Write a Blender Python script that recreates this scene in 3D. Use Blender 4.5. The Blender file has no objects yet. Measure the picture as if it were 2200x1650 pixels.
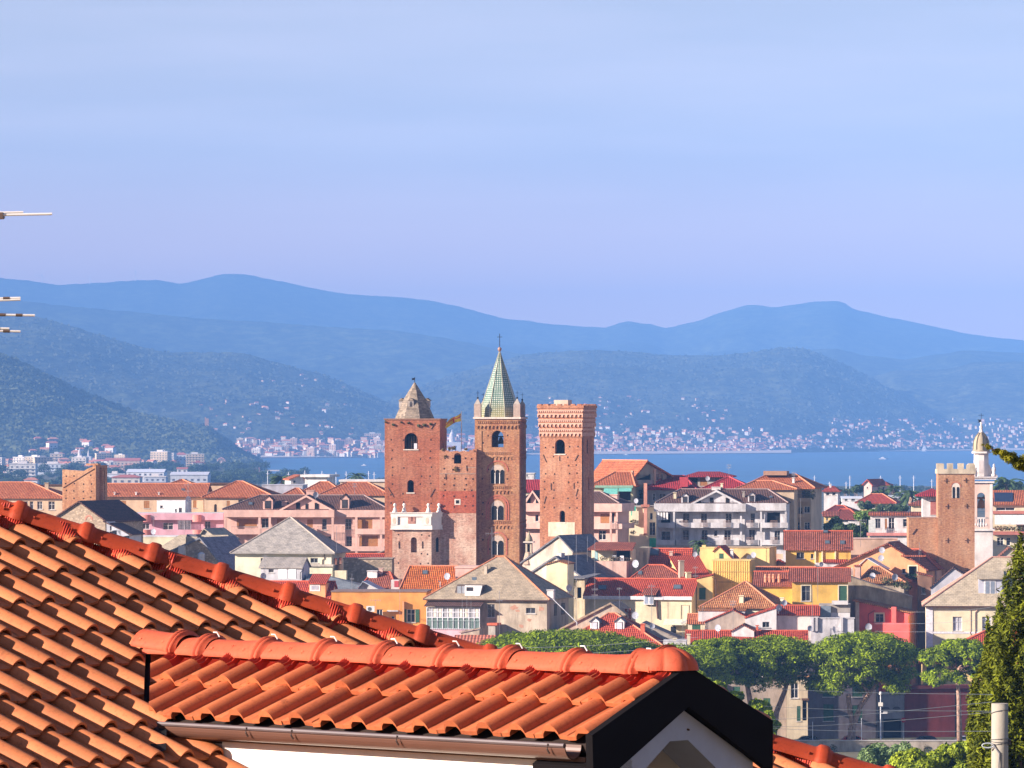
import bpy, math, random
import numpy as np
from mathutils import Vector
from mathutils.geometry import tessellate_polygon
random.seed(7); RS = np.random.RandomState(7)
rad = math.radians
# ------------------------------------------------------------------ camera, sky, sun, exposure
F, HY, CZ = 11000.0, 920.0, 50.0          # focal length in photo pixels, horizon row, eye height
sc = bpy.context.scene
COL = sc.collection
cam = bpy.data.objects.new('camera', bpy.data.cameras.new('camera'))
COL.objects.link(cam); sc.camera = cam
cam.location = (0, 0, CZ); cam.rotation_euler = (rad(90), 0, 0)
cam.data.sensor_width = 36; cam.data.lens = 36 * F / 2200
cam.data.shift_y = (HY - 825) / 2200
cam.data.clip_start = 1; cam.data.clip_end = 120000
SUN_H = Vector((-.935, -.355, 0)).normalized(); SUN_EL = rad(20.5)
world = bpy.data.worlds.new('World'); sc.world = world; world.use_nodes = True
wn = world.node_tree; bg = wn.nodes['Background']
sky = wn.nodes.new('ShaderNodeTexSky'); sky.sky_type = 'NISHITA'; sky.sun_disc = False
sky.sun_elevation = SUN_EL; sky.sun_rotation = math.atan2(SUN_H.x, SUN_H.y)
sky.altitude = 50; sky.air_density = 1.3; sky.dust_density = 1.2; sky.ozone_density = 3.5
# faint high veils of cloud, by direction
tc = wn.nodes.new('ShaderNodeTexCoord'); mp = wn.nodes.new('ShaderNodeMapping'); mp.inputs['Scale'].default_value = (3.0, 3.0, 26.0)
nz = wn.nodes.new('ShaderNodeTexNoise'); nz.inputs['Scale'].default_value = 3.4; nz.inputs['Detail'].default_value = 4
mr = wn.nodes.new('ShaderNodeMapRange'); mr.inputs[1].default_value = .42; mr.inputs[2].default_value = .68
mr.inputs[3].default_value = 0; mr.inputs[4].default_value = .38
mx = wn.nodes.new('ShaderNodeMixRGB'); mx.inputs[2].default_value = (3.9, 4.1, 5.7, 1)
L = wn.links.new
L(tc.outputs['Generated'], mp.inputs[0]); L(mp.outputs[0], nz.inputs[0]); L(nz.outputs['Fac'], mr.inputs[0])
L(mr.outputs[0], mx.inputs[0]); L(sky.outputs[0], mx.inputs[1]); tn = wn.nodes.new('ShaderNodeMixRGB'); tn.blend_type = 'MULTIPLY'; tn.inputs[0].default_value = 1; tn.inputs[2].default_value = (.66, .70, .90, 1)
L(mx.outputs[0], tn.inputs[1])
# pale dusty band low over the horizon
sp_ = wn.nodes.new('ShaderNodeSeparateXYZ'); L(tc.outputs['Generated'], sp_.inputs[0])
hz_ = wn.nodes.new('ShaderNodeMapRange'); hz_.inputs[1].default_value = .05; hz_.inputs[2].default_value = .16; hz_.inputs[3].default_value = 1; hz_.inputs[4].default_value = 0; hz_.interpolation_type = 'SMOOTHSTEP'
L(sp_.outputs[2], hz_.inputs[0]); vb = wn.nodes.new('ShaderNodeMixRGB'); vb.inputs[1].default_value = (6.3, 6.3, 7.0, 1); vb.inputs[2].default_value = (9.0, 8.3, 8.8, 1); L(mr.outputs[0], vb.inputs[0]); hb = wn.nodes.new('ShaderNodeMixRGB'); L(vb.outputs[0], hb.inputs[2]); L(hz_.outputs[0], hb.inputs[0]); L(tn.outputs[0], hb.inputs[1]); 
h2_ = wn.nodes.new('ShaderNodeMapRange'); h2_.inputs[1].default_value = .018; h2_.inputs[2].default_value = .058; h2_.inputs[3].default_value = 1; h2_.inputs[4].default_value = 0; h2_.interpolation_type = 'SMOOTHSTEP'
L(sp_.outputs[2], h2_.inputs[0]); h3_ = wn.nodes.new('ShaderNodeMixRGB'); h3_.inputs[2].default_value = (15.5, 9.6, 6.8, 1); L(h2_.outputs[0], h3_.inputs[0]); L(hb.outputs[0], h3_.inputs[1]); L(h3_.outputs[0], bg.inputs[0])
bg.inputs[1].default_value = .050
sd = bpy.data.lights.new('sun', 'SUN'); sd.energy = 5.0; sd.angle = rad(.55); sd.color = (1, .85, .75)
sun = bpy.data.objects.new('sun', sd); COL.objects.link(sun)
sdir = (SUN_H * math.cos(SUN_EL) + Vector((0, 0, math.sin(SUN_EL)))).normalized()
sun.rotation_euler = sdir.to_track_quat('Z', 'Y').to_euler(); sun.location = (-30, -20, 90)
vs = sc.view_settings; vs.view_transform = 'Standard'; vs.look = 'None'; vs.gamma = 1; vs.exposure = 1.42
sc.cycles.use_denoising = True
sc.cycles.max_bounces = 5; sc.cycles.diffuse_bounces = 3; sc.cycles.transparent_max_bounces = 6
sc.cycles.volume_bounces = 0; sc.cycles.caustics_reflective = False; sc.cycles.caustics_refractive = False

# ------------------------------------------------------------------ helpers
def K(px, py, Y):                       # the point at depth Y seen at photo pixel px, py
    return Vector(((px - 1100) / F * Y, Y, CZ - (py - HY) / F * Y))
def tag(o, label=None, cat=None, group=None, kind=None):
    if label: o['label'] = label
    if cat: o['category'] = cat
    if group: o['group'] = group
    if kind: o['kind'] = kind
    return o
def empty(name, loc, rz=0, label=None, cat=None, group=None):
    o = bpy.data.objects.new(name, None); COL.objects.link(o)
    o.empty_display_size = .5; o.location = loc; o.rotation_euler = (0, 0, rz)
    return tag(o, label, cat, group)
def copy_tree(o, parent=None):
    c = o.copy(); COL.objects.link(c)
    if parent: c.parent = parent
    for ch in o.children: copy_tree(ch, c)
    return c

class MB:
    def __init__(s): s.v = []; s.f = []
    def face(s, pts):
        n = len(s.v); s.v += [tuple(p) for p in pts]; s.f.append(tuple(range(n, n + len(pts))))
    def add(s, vs_, fs_):
        n = len(s.v); s.v += [tuple(p) for p in vs_]; s.f += [tuple(i + n for i in q) for q in fs_]
    def box(s, x0, x1, y0, y1, z0, z1):
        if x0 > x1: x0, x1 = x1, x0
        if y0 > y1: y0, y1 = y1, y0
        if z0 > z1: z0, z1 = z1, z0
        s.add([(x0,y0,z0),(x1,y0,z0),(x1,y1,z0),(x0,y1,z0),(x0,y0,z1),(x1,y0,z1),(x1,y1,z1),(x0,y1,z1)],
              [(0,3,2,1),(4,5,6,7),(0,1,5,4),(1,2,6,5),(2,3,7,6),(3,0,4,7)]); return s
    def prism(s, poly, y0, y1):         # poly in x,z counter-clockwise seen from -y
        n = len(poly)
        s.add([(x, y0, z) for x, z in poly] + [(x, y1, z) for x, z in poly],
              [tuple(range(n)), tuple(range(2*n-1, n-1, -1))] + [(i, n+i, n+(i+1) % n, (i+1) % n) for i in range(n)]); return s
    def prismx(s, poly, x0, x1):        # poly in y,z
        n = len(poly)
        s.add([(x0, y, z) for y, z in poly] + [(x1, y, z) for y, z in poly],
              [tuple(range(n-1, -1, -1)), tuple(range(n, 2*n))] + [(i, (i+1) % n, n+(i+1) % n, n+i) for i in range(n)]); return s
    def prismz(s, poly, z0, z1):
        n = len(poly)
        s.add([(x, y, z0) for x, y in poly] + [(x, y, z1) for x, y in poly],
              [tuple(range(n-1, -1, -1)), tuple(range(n, 2*n))] + [(i, (i+1) % n, n+(i+1) % n, n+i) for i in range(n)]); return s
    def tube(s, pts, r, n=6, taper=None):
        pts = [Vector(p) for p in pts]; rings = []
        for i, p in enumerate(pts):
            d = (pts[min(i+1, len(pts)-1)] - pts[max(i-1, 0)]).normalized()
            a = d.cross(Vector((0, 0, 1)));
            if a.length < 1e-3: a = Vector((1, 0, 0))
            a.normalize(); b = d.cross(a); rr = r[i] if isinstance(r, (list, tuple)) else r
            rings.append([p + (a*math.cos(2*math.pi*k/n) + b*math.sin(2*math.pi*k/n))*rr for k in range(n)])
        vs_ = [q for g in rings for q in g]
        fs_ = [(i*n+k, i*n+(k+1) % n, (i+1)*n+(k+1) % n, (i+1)*n+k) for i in range(len(pts)-1) for k in range(n)]
        fs_ += [tuple(range(n-1, -1, -1)), tuple(range((len(pts)-1)*n, len(pts)*n))]
        s.add(vs_, fs_); return s
    def lathe(s, prof, cx=0, cy=0, n=12, rot=0):
        m = len(prof)
        vs_ = [(cx + r*math.cos(rot+2*math.pi*k/n), cy + r*math.sin(rot+2*math.pi*k/n), z) for r, z in prof for k in range(n)]
        fs_ = [(i*n+k, i*n+(k+1) % n, (i+1)*n+(k+1) % n, (i+1)*n+k) for i in range(m-1) for k in range(n)]
        fs_ += [tuple(range(n-1, -1, -1)), tuple(range((m-1)*n, m*n))]
        s.add(vs_, fs_); return s
    def slab(s, faces, t):              # roof faces (lists of 3-D points, seen from above ccw) given thickness t downwards
        key = lambda p: tuple(round(c, 3) for c in p); edges = {}
        for fc in faces:
            s.face(fc); s.face([(p[0], p[1], p[2]-t) for p in reversed(fc)])
            for i in range(len(fc)):
                a, b = fc[i], fc[(i+1) % len(fc)]; edges[(key(a), key(b))] = (a, b)
        for (ka, kb), (a, b) in edges.items():
            if (kb, ka) not in edges:
                s.face([a, (a[0], a[1], a[2]-t), (b[0], b[1], b[2]-t), b])
        return s
    def panel(s, outer, holes, y0, th): # wall in x,z with openings
        polys = [[Vector((x, z, 0)) for x, z in p] for p in [outer] + holes]
        flat = [q for p in polys for q in p]
        tris = tessellate_polygon(polys)
        for t in tris:
            a, b, c = [flat[i] for i in t]
            if (b-a).cross(c-a).z < 0: b, c = c, b
            s.face([(q.x, y0, q.y) for q in (a, b, c)]); s.face([(q.x, y0+th, q.y) for q in (a, c, b)])
        for p in polys:
            n = len(p)
            for i in range(n):
                a, b = p[i], p[(i+1) % n]
                s.face([(a.x, y0, a.y), (b.x, y0, b.y), (b.x, y0+th, b.y), (a.x, y0+th, a.y)])
        return s
    def xf(s, fn): s.v = [tuple(fn(Vector(p))) for p in s.v]; return s
    def build(s, name, mat, parent=None, smooth=False, loc=None):
        me = bpy.data.meshes.new(name); me.from_pydata(s.v, [], s.f); me.update()
        if len(s.f) < 60000:
            uv = me.uv_layers.new(name='UVMap'); co = s.v; data = np.zeros((len(me.loops), 2), 'f')
            for p in me.polygons:
                n = p.normal
                if abs(n.z) > .98: ux, uy, uz, vx, vy, vz = 1, 0, 0, 0, 1, 0
                else:
                    l = math.hypot(n.x, n.y); ux, uy, uz = -n.y/l, n.x/l, 0
                    vx, vy, vz = n.y*uz-n.z*uy, n.z*ux-n.x*uz, n.x*uy-n.y*ux
                for li, vi in zip(p.loop_indices, p.vertices):
                    x, y, z = co[vi]; data[li] = (x*ux+y*uy+z*uz, x*vx+y*vy+z*vz)
            uv.data.foreach_set('uv', data.ravel())
        me.materials.append(mat)
        if smooth: me.polygons.foreach_set('use_smooth', [True]*len(me.polygons))
        o = bpy.data.objects.new(name, me); COL.objects.link(o)
        if parent: o.parent = parent
        if loc is not None: o.location = loc
        return o
def arch(cx, z0, w, h, n=8, pointed=False):   # opening outline; z0 sill, h full height
    r = w/2; zs = z0 + h - r; pts = [(cx-r, z0), (cx+r, z0)]
    for i in range(n+1):
        a = math.pi*i/n; pts.append((cx + r*math.cos(a), zs + r*math.sin(a)*(1.25 if pointed else 1)))
    return pts
def rect(x0, z0, x1, z1): return [(x0, z0), (x1, z0), (x1, z1), (x0, z1)]

# ------------------------------------------------------------------ materials
def newmat(name, rough=.9, spec=.25):
    m = bpy.data.materials.new(name); m.use_nodes = True; b = m.node_tree.nodes['Principled BSDF']
    b.inputs['Roughness'].default_value = rough; b.inputs['Specular IOR Level'].default_value = spec
    return m, m.node_tree, b
def c4(c, k=1): return (min(1, c[0]*k), min(1, c[1]*k), min(1, c[2]*k), 1)
def node(nt, t, **kw):
    n = nt.nodes.new(t)
    for k, v in kw.items():
        if k.startswith('i_'): n.inputs[k[2:].replace('_', ' ')].default_value = v
        else: setattr(n, k, v)
    return n
def noise(nt, vec, scale, detail=5, rough=.6):
    n = node(nt, 'ShaderNodeTexNoise', i_Scale=scale, i_Detail=detail, i_Roughness=rough)
    if vec is not None: nt.links.new(vec, n.inputs['Vector'])
    return n.outputs['Fac']
def ramp(nt, fac, stops):
    r = nt.nodes.new('ShaderNodeValToRGB'); e = r.color_ramp.elements
    while len(e) < len(stops): e.new(.5)
    for q, (p, c) in zip(e, stops): q.position = p; q.color = c if len(c) == 4 else (*c, 1)
    nt.links.new(fac, r.inputs[0]); return r.outputs[0]
def mix(nt, fac, a, b, mode='MIX'):
    m = nt.nodes.new('ShaderNodeMixRGB'); m.blend_type = mode
    for i, x in ((0, fac), (1, a), (2, b)):
        if hasattr(x, 'links'): nt.links.new(x, m.inputs[i])
        elif i == 0: m.inputs[0].default_value = x
        else: m.inputs[i].default_value = x if len(x) == 4 else (*x, 1)
    return m.outputs[0]
def bump(nt, b, h, s=.5, d=.02):
    n = node(nt, 'ShaderNodeBump', i_Strength=s, i_Distance=d); nt.links.new(h, n.inputs['Height']); nt.links.new(n.outputs[0], b.inputs['Normal'])
def mapping(nt, src, scale):
    m = nt.nodes.new('ShaderNodeMapping'); m.inputs['Scale'].default_value = scale; nt.links.new(src, m.inputs[0]); return m.outputs[0]
CACHE = {}
def plaster(c, stain=.35, rough=.92):
    k = ('p', c, stain)
    if k in CACHE: return CACHE[k]
    m, nt, b = newmat('plaster', rough); o = node(nt, 'ShaderNodeTexCoord').outputs['Object']
    n1 = noise(nt, o, .35, 6); n2 = noise(nt, mapping(nt, o, (.7, .7, .22)), 1.0, 6, .7); n3 = noise(nt, o, 7, 3)
    col = ramp(nt, n1, [(.3, c4(c, .72)), (.52, c4(c)), (.75, c4(c, 1.12))])
    st = ramp(nt, n2, [(.34, (1-stain*.8, 1-stain*.84, 1-stain*.88)), (.58, (1, 1, 1))])
    col = mix(nt, 1, col, st, 'MULTIPLY')
    col = mix(nt, .5, col, ramp(nt, n3, [(.35, (.88, .87, .86)), (.6, (1, 1, 1))]), 'MULTIPLY')
    nt.links.new(col, b.inputs['Base Color']); bump(nt, b, n3, .25, .02); CACHE[k] = m; return m
def plain(c, rough=.7, spec=.3, metal=0, var=.15):
    k = ('c', c, rough, metal)
    if k in CACHE: return CACHE[k]
    m, nt, b = newmat('paint', rough, spec); o = node(nt, 'ShaderNodeTexCoord').outputs['Object']
    col = ramp(nt, noise(nt, o, 2.5, 5), [(.35, c4(c, 1-var)), (.65, c4(c, 1+var))])
    nt.links.new(col, b.inputs['Base Color']); b.inputs['Metallic'].default_value = metal; CACHE[k] = m; return m
def tiles(c1, c2, w=.30, h=.42, patch=(.45, .4, .36), amt=.4, wave=True):
    k = ('t', c1, c2, w, h, amt)
    if k in CACHE: return CACHE[k]
    m, nt, b = newmat('roof_tiles', .85); t = node(nt, 'ShaderNodeTexCoord'); u = t.outputs['UV']; o = t.outputs['Object']
    br = node(nt, 'ShaderNodeTexBrick', offset=0.0, squash=1.0)
    for n_, v_ in (('Scale', 1), ('Brick Width', w), ('Row Height', h), ('Mortar Size', .05), ('Mortar Smooth', .3), ('Color1', c4(c1)), ('Color2', c4(c2)), ('Mortar', c4(c1, .30))):
        br.inputs[n_].default_value = v_
    nt.links.new(u, br.inputs[0])
    n1 = noise(nt, o, .5, 6); n2 = noise(nt, o, 3.0, 4)
    col = mix(nt, ramp(nt, n1, [(.42, (0, 0, 0)), (.68, (amt, amt, amt))]), br.outputs[0], patch, 'MULTIPLY')
    col = mix(nt, .8, col, ramp(nt, n2, [(.32, (.50, .47, .45)), (.5, (.95, .95, .95)), (.68, (1.25, 1.22, 1.18))]), 'MULTIPLY')
    nt.links.new(col, b.inputs['Base Color'])
    wv = node(nt, 'ShaderNodeTexWave', wave_type='BANDS', bands_direction='X'); nt.links.new(u, wv.inputs[0]); wv.inputs['Scale'].default_value = .3142/w
    sx = nt.nodes.new('ShaderNodeSeparateXYZ'); nt.links.new(u, sx.inputs[0])
    md = node(nt, 'ShaderNodeMath', operation='DIVIDE'); nt.links.new(sx.outputs[1], md.inputs[0]); md.inputs[1].default_value = -h
    fr = node(nt, 'ShaderNodeMath', operation='FRACT'); nt.links.new(md.outputs[0], fr.inputs[0])
    ad = node(nt, 'ShaderNodeMath', operation='MULTIPLY_ADD'); nt.links.new(fr.outputs[0], ad.inputs[0]); ad.inputs[1].default_value = .8
    nt.links.new(wv.outputs['Fac'], ad.inputs[2]); bump(nt, b, ad.outputs[0], .8, .07); CACHE[k] = m; return m
def slate(c, k2=.7):
    k = ('s', c, k2)
    if k in CACHE: return CACHE[k]
    m, nt, b = newmat('stone_slates', .9); t = node(nt, 'ShaderNodeTexCoord'); u = t.outputs['UV']; o = t.outputs['Object']
    br = node(nt, 'ShaderNodeTexBrick', offset=.5)
    for n_, v_ in (('Scale', 1), ('Brick Width', .55), ('Row Height', .34), ('Mortar Size', .02), ('Mortar Smooth', .5), ('Color1', c4(c)), ('Color2', c4(c, k2)), ('Mortar', c4(c, .4))):
        br.inputs[n_].default_value = v_
    nt.links.new(u, br.inputs[0])
    col = mix(nt, .9, br.outputs[0], ramp(nt, noise(nt, o, .8, 8, .7), [(.32, (.62, .62, .6)), (.5, (.95, .95, .95)), (.72, (1.3, 1.27, 1.2))]), 'MULTIPLY')
    col = mix(nt, .6, col, ramp(nt, noise(nt, mapping(nt, u, (.6, 3.0, 1)), 1.5, 5, .7), [(.35, (.7, .7, .7)), (.6, (1.1, 1.1, 1.1))]), 'MULTIPLY')
    nt.links.new(col, b.inputs['Base Color']); bump(nt, b, br.outputs['Fac'], .5, .03); CACHE[k] = m; return m
def brick(c1, c2, light=(.55, .42, .33), lamt=.5, scale=1.0):
    k = ('b', c1, c2, light, lamt)
    if k in CACHE: return CACHE[k]
    m, nt, b = newmat('old_brick', .95, .1); t = node(nt, 'ShaderNodeTexCoord'); u = t.outputs['UV']; o = t.outputs['Object']
    br = node(nt, 'ShaderNodeTexBrick', offset=.5)
    for n_, v_ in (('Scale', 1), ('Brick Width', .50), ('Row Height', .17), ('Mortar Size', .018), ('Mortar Smooth', .6), ('Color1', c4(c1)), ('Color2', c4(c2)), ('Mortar', c4(light, .8))):
        br.inputs[n_].default_value = v_
    nt.links.new(u, br.inputs[0])
    pa = ramp(nt, noise(nt, o, .22, 7, .62), [(.42, (0, 0, 0)), (.66, (lamt, lamt, lamt))])
    sp = ramp(nt, noise(nt, mapping(nt, o, (1, 1, 1.8)), 2.6, 6, .75), [(.30, (.28, .25, .25)), (.44, (.82, .80, .78)), (.56, (1.0, 1.0, 1.0)), (.70, (1.6, 1.55, 1.45))])
    col = mix(nt, pa, br.outputs[0], light)
    col = mix(nt, 1, col, sp, 'MULTIPLY')
    col = mix(nt, .55, col, ramp(nt, noise(nt, mapping(nt, o, (1.2, 1.2, .12)), 1.1, 5), [(.36, (.6, .56, .54)), (.58, (1, 1, 1))]), 'MULTIPLY')
    nt.links.new(col, b.inputs['Base Color']); bump(nt, b, noise(nt, o, 4, 5), .6, .06); CACHE[k] = m; return m
def rubble(c):
    k = ('r', c)
    if k in CACHE: return CACHE[k]
    m, nt, b = newmat('rubble_stone', .95, .1); o = node(nt, 'ShaderNodeTexCoord').outputs['Object']
    vo = node(nt, 'ShaderNodeTexVoronoi', i_Scale=2.6); nt.links.new(mapping(nt, o, (1, 1, 1.6)), vo.inputs['Vector'])
    col = ramp(nt, vo.outputs['Color'], [(.1, c4(c, .6)), (.5, c4(c)), (.9, c4(c, 1.35))])
    col = mix(nt, ramp(nt, vo.outputs['Distance'], [(.0, (0, 0, 0)), (.5, (.55, .55, .55))]), col, c4(c, .45))
    nt.links.new(col, b.inputs['Base Color']); bump(nt, b, vo.outputs['Distance'], .5, .05); CACHE[k] = m; return m
def foliage(c1, c2, c3=None, ns=.5):
    k = ('f', c1, c2, ns)
    if k in CACHE: return CACHE[k]
    m, nt, b = newmat('foliage', .75, .2); o = node(nt, 'ShaderNodeTexCoord').outputs['Object']
    gi = node(nt, 'ShaderNodeNewGeometry').outputs['Random Per Island']
    a = node(nt, 'ShaderNodeMath', operation='MULTIPLY_ADD'); nt.links.new(gi, a.inputs[0]); a.inputs[1].default_value = .45
    nt.links.new(noise(nt, o, ns, 3), a.inputs[2])
    col = ramp(nt, a.outputs[0], [(.45, c4(c1)), (.95, c4(c2))])
    nt.links.new(col, b.inputs['Base Color']); b.inputs['Subsurface Weight'].default_value = 0
    tr = node(nt, 'ShaderNodeBsdfTranslucent'); nt.links.new(col, tr.inputs[0]); ms = node(nt, 'ShaderNodeMixShader'); ms.inputs[0].default_value = .15
    out = nt.nodes['Material Output']; nt.links.new(b.outputs[0], ms.inputs[1]); nt.links.new(tr.outputs[0], ms.inputs[2]); nt.links.new(ms.outputs[0], out.inputs[0])
    CACHE[k] = m; return m
def glassm():
    if 'g' in CACHE: return CACHE['g']
    m, nt, b = newmat('window_glass', .12, .6); o = node(nt, 'ShaderNodeTexCoord').outputs['Object']
    nt.links.new(ramp(nt, noise(nt, o, .6, 2), [(.4, (.012, .014, .018)), (.7, (.05, .055, .065))]), b.inputs['Base Color']); CACHE['g'] = m; return m
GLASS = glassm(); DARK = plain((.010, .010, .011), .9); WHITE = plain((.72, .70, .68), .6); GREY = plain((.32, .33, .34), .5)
METAL = plain((.45, .46, .48), .35, .5, .8); GREEN = plain((.035, .10, .055), .7); BROWN = plain((.10, .055, .035), .7)
def trunk_mat():
    m, nt, b = newmat('bark', .95, .1); o = node(nt, 'ShaderNodeTexCoord').outputs['Object']
    nt.links.new(ramp(nt, noise(nt, mapping(nt, o, (2, 2, .7)), 2.5, 6, .7), [(.35, (.15, .09, .065)), (.6, (.52, .35, .26))]), b.inputs['Base Color'])
    bump(nt, b, noise(nt, o, 6, 4), .8, .06); return m
BARK = trunk_mat()
# ------------------------------------------------------------------ setting: ground, sea, hills
def gz(X, Y):                           # height of the plain and of the slope the camera's house stands on
    if Y < 60: h = 38
    elif Y < 620: t = (Y-60)/560; h = 38 + (4.8-38)*(1-(1-t)**1.6)
    else: h = 4.8
    if 745 < Y < 1010:                  # the old town stands on a low mound
        ss = lambda a, b, x: (lambda t: t*t*(3-2*t))(max(0, min(1, (x-a)/(b-a))))
        h += 11.5*ss(748, 772, Y)*(1-ss(930, 1000, Y))*(1-ss(12, 27, X))
    px = 1100 + X/max(Y, 1)*F
    cy = 4050 if px > 700 else (4550 if px > 560 else (5600 if px > 500 else 8600))
    if Y > cy: h = max(-3, 4.8 - (Y-cy)*.03)
    return h
def grid(name, ks, ys, fz, mat, parent=None):
    nx, ny = len(ks), len(ys); v = []
    for y in ys:
        for k in ks: v.append((k*y, y, fz(k*y, y)))
    f = [(j*nx+i, j*nx+i+1, (j+1)*nx+i+1, (j+1)*nx+i) for j in range(ny-1) for i in range(nx-1)]
    m = MB(); m.v = v; m.f = f; return m.build(name, mat, parent, smooth=True)
def ground_mat():
    m, nt, b = newmat('ground', .95, .1); o = node(nt, 'ShaderNodeTexCoord').outputs['Object']
    col = ramp(nt, noise(nt, o, .02, 8), [(.35, (.05, .07, .03)), (.5, (.10, .10, .06)), (.65, (.20, .18, .13))])
    nt.links.new(col, b.inputs['Base Color']); return m
ks = np.linspace(-.45, .45, 46)
ys = np.concatenate([np.linspace(-60, 0, 3), np.linspace(20, 620, 26), np.linspace(640, 1020, 48), np.linspace(1100, 4000, 18), np.linspace(4100, 9200, 40), [12000, 20000, 40000]])
NX = 91; XS = np.linspace(-.5, .5, NX); v = []
for y in ys:
    for k in XS:
        w = max(abs(y), 260); v.append((k*w, y, gz(k*w, y)))
m = MB(); m.v = v; m.f = [(j*NX+i, j*NX+i+1, (j+1)*NX+i+1, (j+1)*NX+i) for j in range(len(ys)-1) for i in range(NX-1)]
tag(m.build('ground', ground_mat(), smooth=True), kind='structure')
def sea_mat():
    m, nt, b = newmat('sea_water', .32, .5); o = node(nt, 'ShaderNodeTexCoord').outputs['Object']
    n = noise(nt, mapping(nt, o, (.012, .004, 1)), 1.0, 6)
    nt.links.new(ramp(nt, n, [(.35, (.008, .078, .18)), (.65, (.02, .13, .27))]), b.inputs['Base Color'])
    bump(nt, b, noise(nt, mapping(nt, o, (.25, .1, 1)), 1.0, 4), .35, 1.0); return m
m = MB(); m.face([(-9000, 3900, 0), (9000, 3900, 0), (9000, 13500, 0), (-9000, 13500, 0)]); tag(m.build('sea', sea_mat()), kind='structure')

def hill_mat(c1, c2, c3, s=1.0):
    m, nt, b = newmat('wooded_hillside', .95, .05); o = node(nt, 'ShaderNodeTexCoord').outputs['Object']
    n1 = noise(nt, o, .004*s, 8, .7); n2 = noise(nt, mapping(nt, o, (1, .5, 1.4)), .035*s*1.3, 5, .75); n3 = noise(nt, o, .0016*s, 4)
    col = ramp(nt, n1, [(.36, c4(c1)), (.52, c4(c2)), (.64, c4(c2, 1.2)), (.74, c4(c3))])
    col = mix(nt, 1, col, ramp(nt, n2, [(.36, (.12, .14, .16)), (.5, (.8, .8, .8)), (.62, (1.9, 1.9, 1.5))]), 'MULTIPLY')
    col = mix(nt, 1, col, ramp(nt, n3, [(.35, (.6, .62, .7)), (.65, (1.35, 1.3, 1.2))]), 'MULTIPLY')
    nt.links.new(col, b.inputs['Base Color']); return m
def interp(pts, x):
    return float(np.interp(x, [p[0] for p in pts], [p[1] for p in pts]))
def vn(x, y, seed=0):                   # smooth value noise
    xi, yi = math.floor(x), math.floor(y); fx, fy = x-xi, y-yi
    fx, fy = fx*fx*(3-2*fx), fy*fy*(3-2*fy)
    def h(a, b):
        q = math.sin(a*127.1 + b*311.7 + seed*74.7)*43758.5453; return q - math.floor(q)
    return (h(xi, yi)*(1-fx)+h(xi+1, yi)*fx)*(1-fy)+(h(xi, yi+1)*(1-fx)+h(xi+1, yi+1)*fx)*fy
class Hill:
    def __init__(s, crest, Yf, Yc, Yb, amp, sc_, seed, foot=None):
        s.crest, s.Yf, s.Yc, s.Yb, s.amp, s.sc, s.seed, s.foot = crest, Yf, Yc, Yb, amp, sc_, seed, foot
    def z(s, X, Y):
        px = 1100 + X/Y*F; Yf = interp(s.foot, px) if s.foot else s.Yf
        cz = CZ - (interp(s.crest, px)-HY)/F*s.Yc
        if Y <= s.Yc: t = max(0, (Y-Yf)/(s.Yc-Yf))
        else: t = max(0, (s.Yb-Y)/(s.Yb-s.Yc))
        t = min(1, t); g = t**.9 if Y <= s.Yc else t
        sp = 0; a = 1; q = s.sc
        for i in range(4):
            sp += a*(abs(vn(X/q, Y/q*.6, s.seed+i)*2-1)*-2+1); a *= .5; q *= .47
        env = math.sin(math.pi*min(1, t))*.9 if Y <= s.Yc else .4*math.sin(math.pi*t)
        lim = max(0, cz)
        z = cz*g + sp*s.amp*env*min(1, lim/60)
        z += (vn(X/18*1.0, Y/25, 9)-.5)*min(1, t*8)*4.0*min(1, lim/20)
        if Y < s.Yc:                    # never above its own crest line as seen across the bay
            z = min(z, CZ + (cz-CZ)*Y/s.Yc - (1-t)*lim*.02 + (vn(X/14, 0, 4)-.5)*5)
        return max(z, -2) if t > 0 else -3
    def build(s, mat, px0, px1, nx, ny):
        kk = (np.linspace(px0, px1, nx)-1100)/F
        y0 = min(p[1] for p in s.foot) if s.foot else s.Yf
        yy = list(np.linspace(y0-20, s.Yc, ny)) + list(np.linspace(s.Yc, s.Yb, 6))[1:]
        return tag(grid('hills', kk, yy, s.z, mat), kind='structure')
    def hit(s, px, py):                 # where the sight line through px, py meets this hill
        k = (px-1100)/F; y = (min(p[1] for p in s.foot) if s.foot else s.Yf)
        while y < s.Yc:
            zr = CZ-(py-HY)/F*y
            if s.z(k*y, y) >= zr: return Vector((k*y, y, zr))
            y += 12
        return None
far = hill_mat((.04, .055, .035), (.06, .075, .045), (.15, .14, .10), .5)
mid = hill_mat((.038, .052, .036), (.075, .085, .052), (.22, .19, .13), 1)
near = hill_mat((.025, .042, .022), (.075, .095, .045), (.20, .20, .10), 2.5)
H1 = Hill([(-600,600),(0,597),(60,603),(125,613),(200,608),(300,602),(340,601),(390,611),(440,598),(480,589),(500,588),(530,590),(580,600),(640,612),(700,625),(750,632),(880,640),(940,648),(1000,662),(1080,684),(1130,688),(1190,698),(1300,704),(1330,694),(1350,690),(1400,697),(1425,706),(1450,701),(1500,690),(1545,672),(1600,656),(1630,655),(1665,661),(1720,652),(1760,648),(1795,646),(1815,652),(1835,665),(1870,673),(1950,690),(2020,704),(2080,718),(2200,732),(2500,760),(2900,780)], 15500, 21000, 24500, 60, 1500, 1)
H1.build(far, -500, 2700, 200, 46)
H2 = Hill([(-600,610),(0,640),(120,655),(300,672),(430,684),(550,690),(700,702),(850,710),(930,722),(1000,735),(1100,757),(1180,770),(1300,775),(1400,770),(1560,762),(1700,752),(1800,748),(1850,762),(1950,772),(2010,762),(2080,752),(2200,758),(2500,740),(2900,760)], 12500, 15800, 18500, 45, 900, 5)
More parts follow.
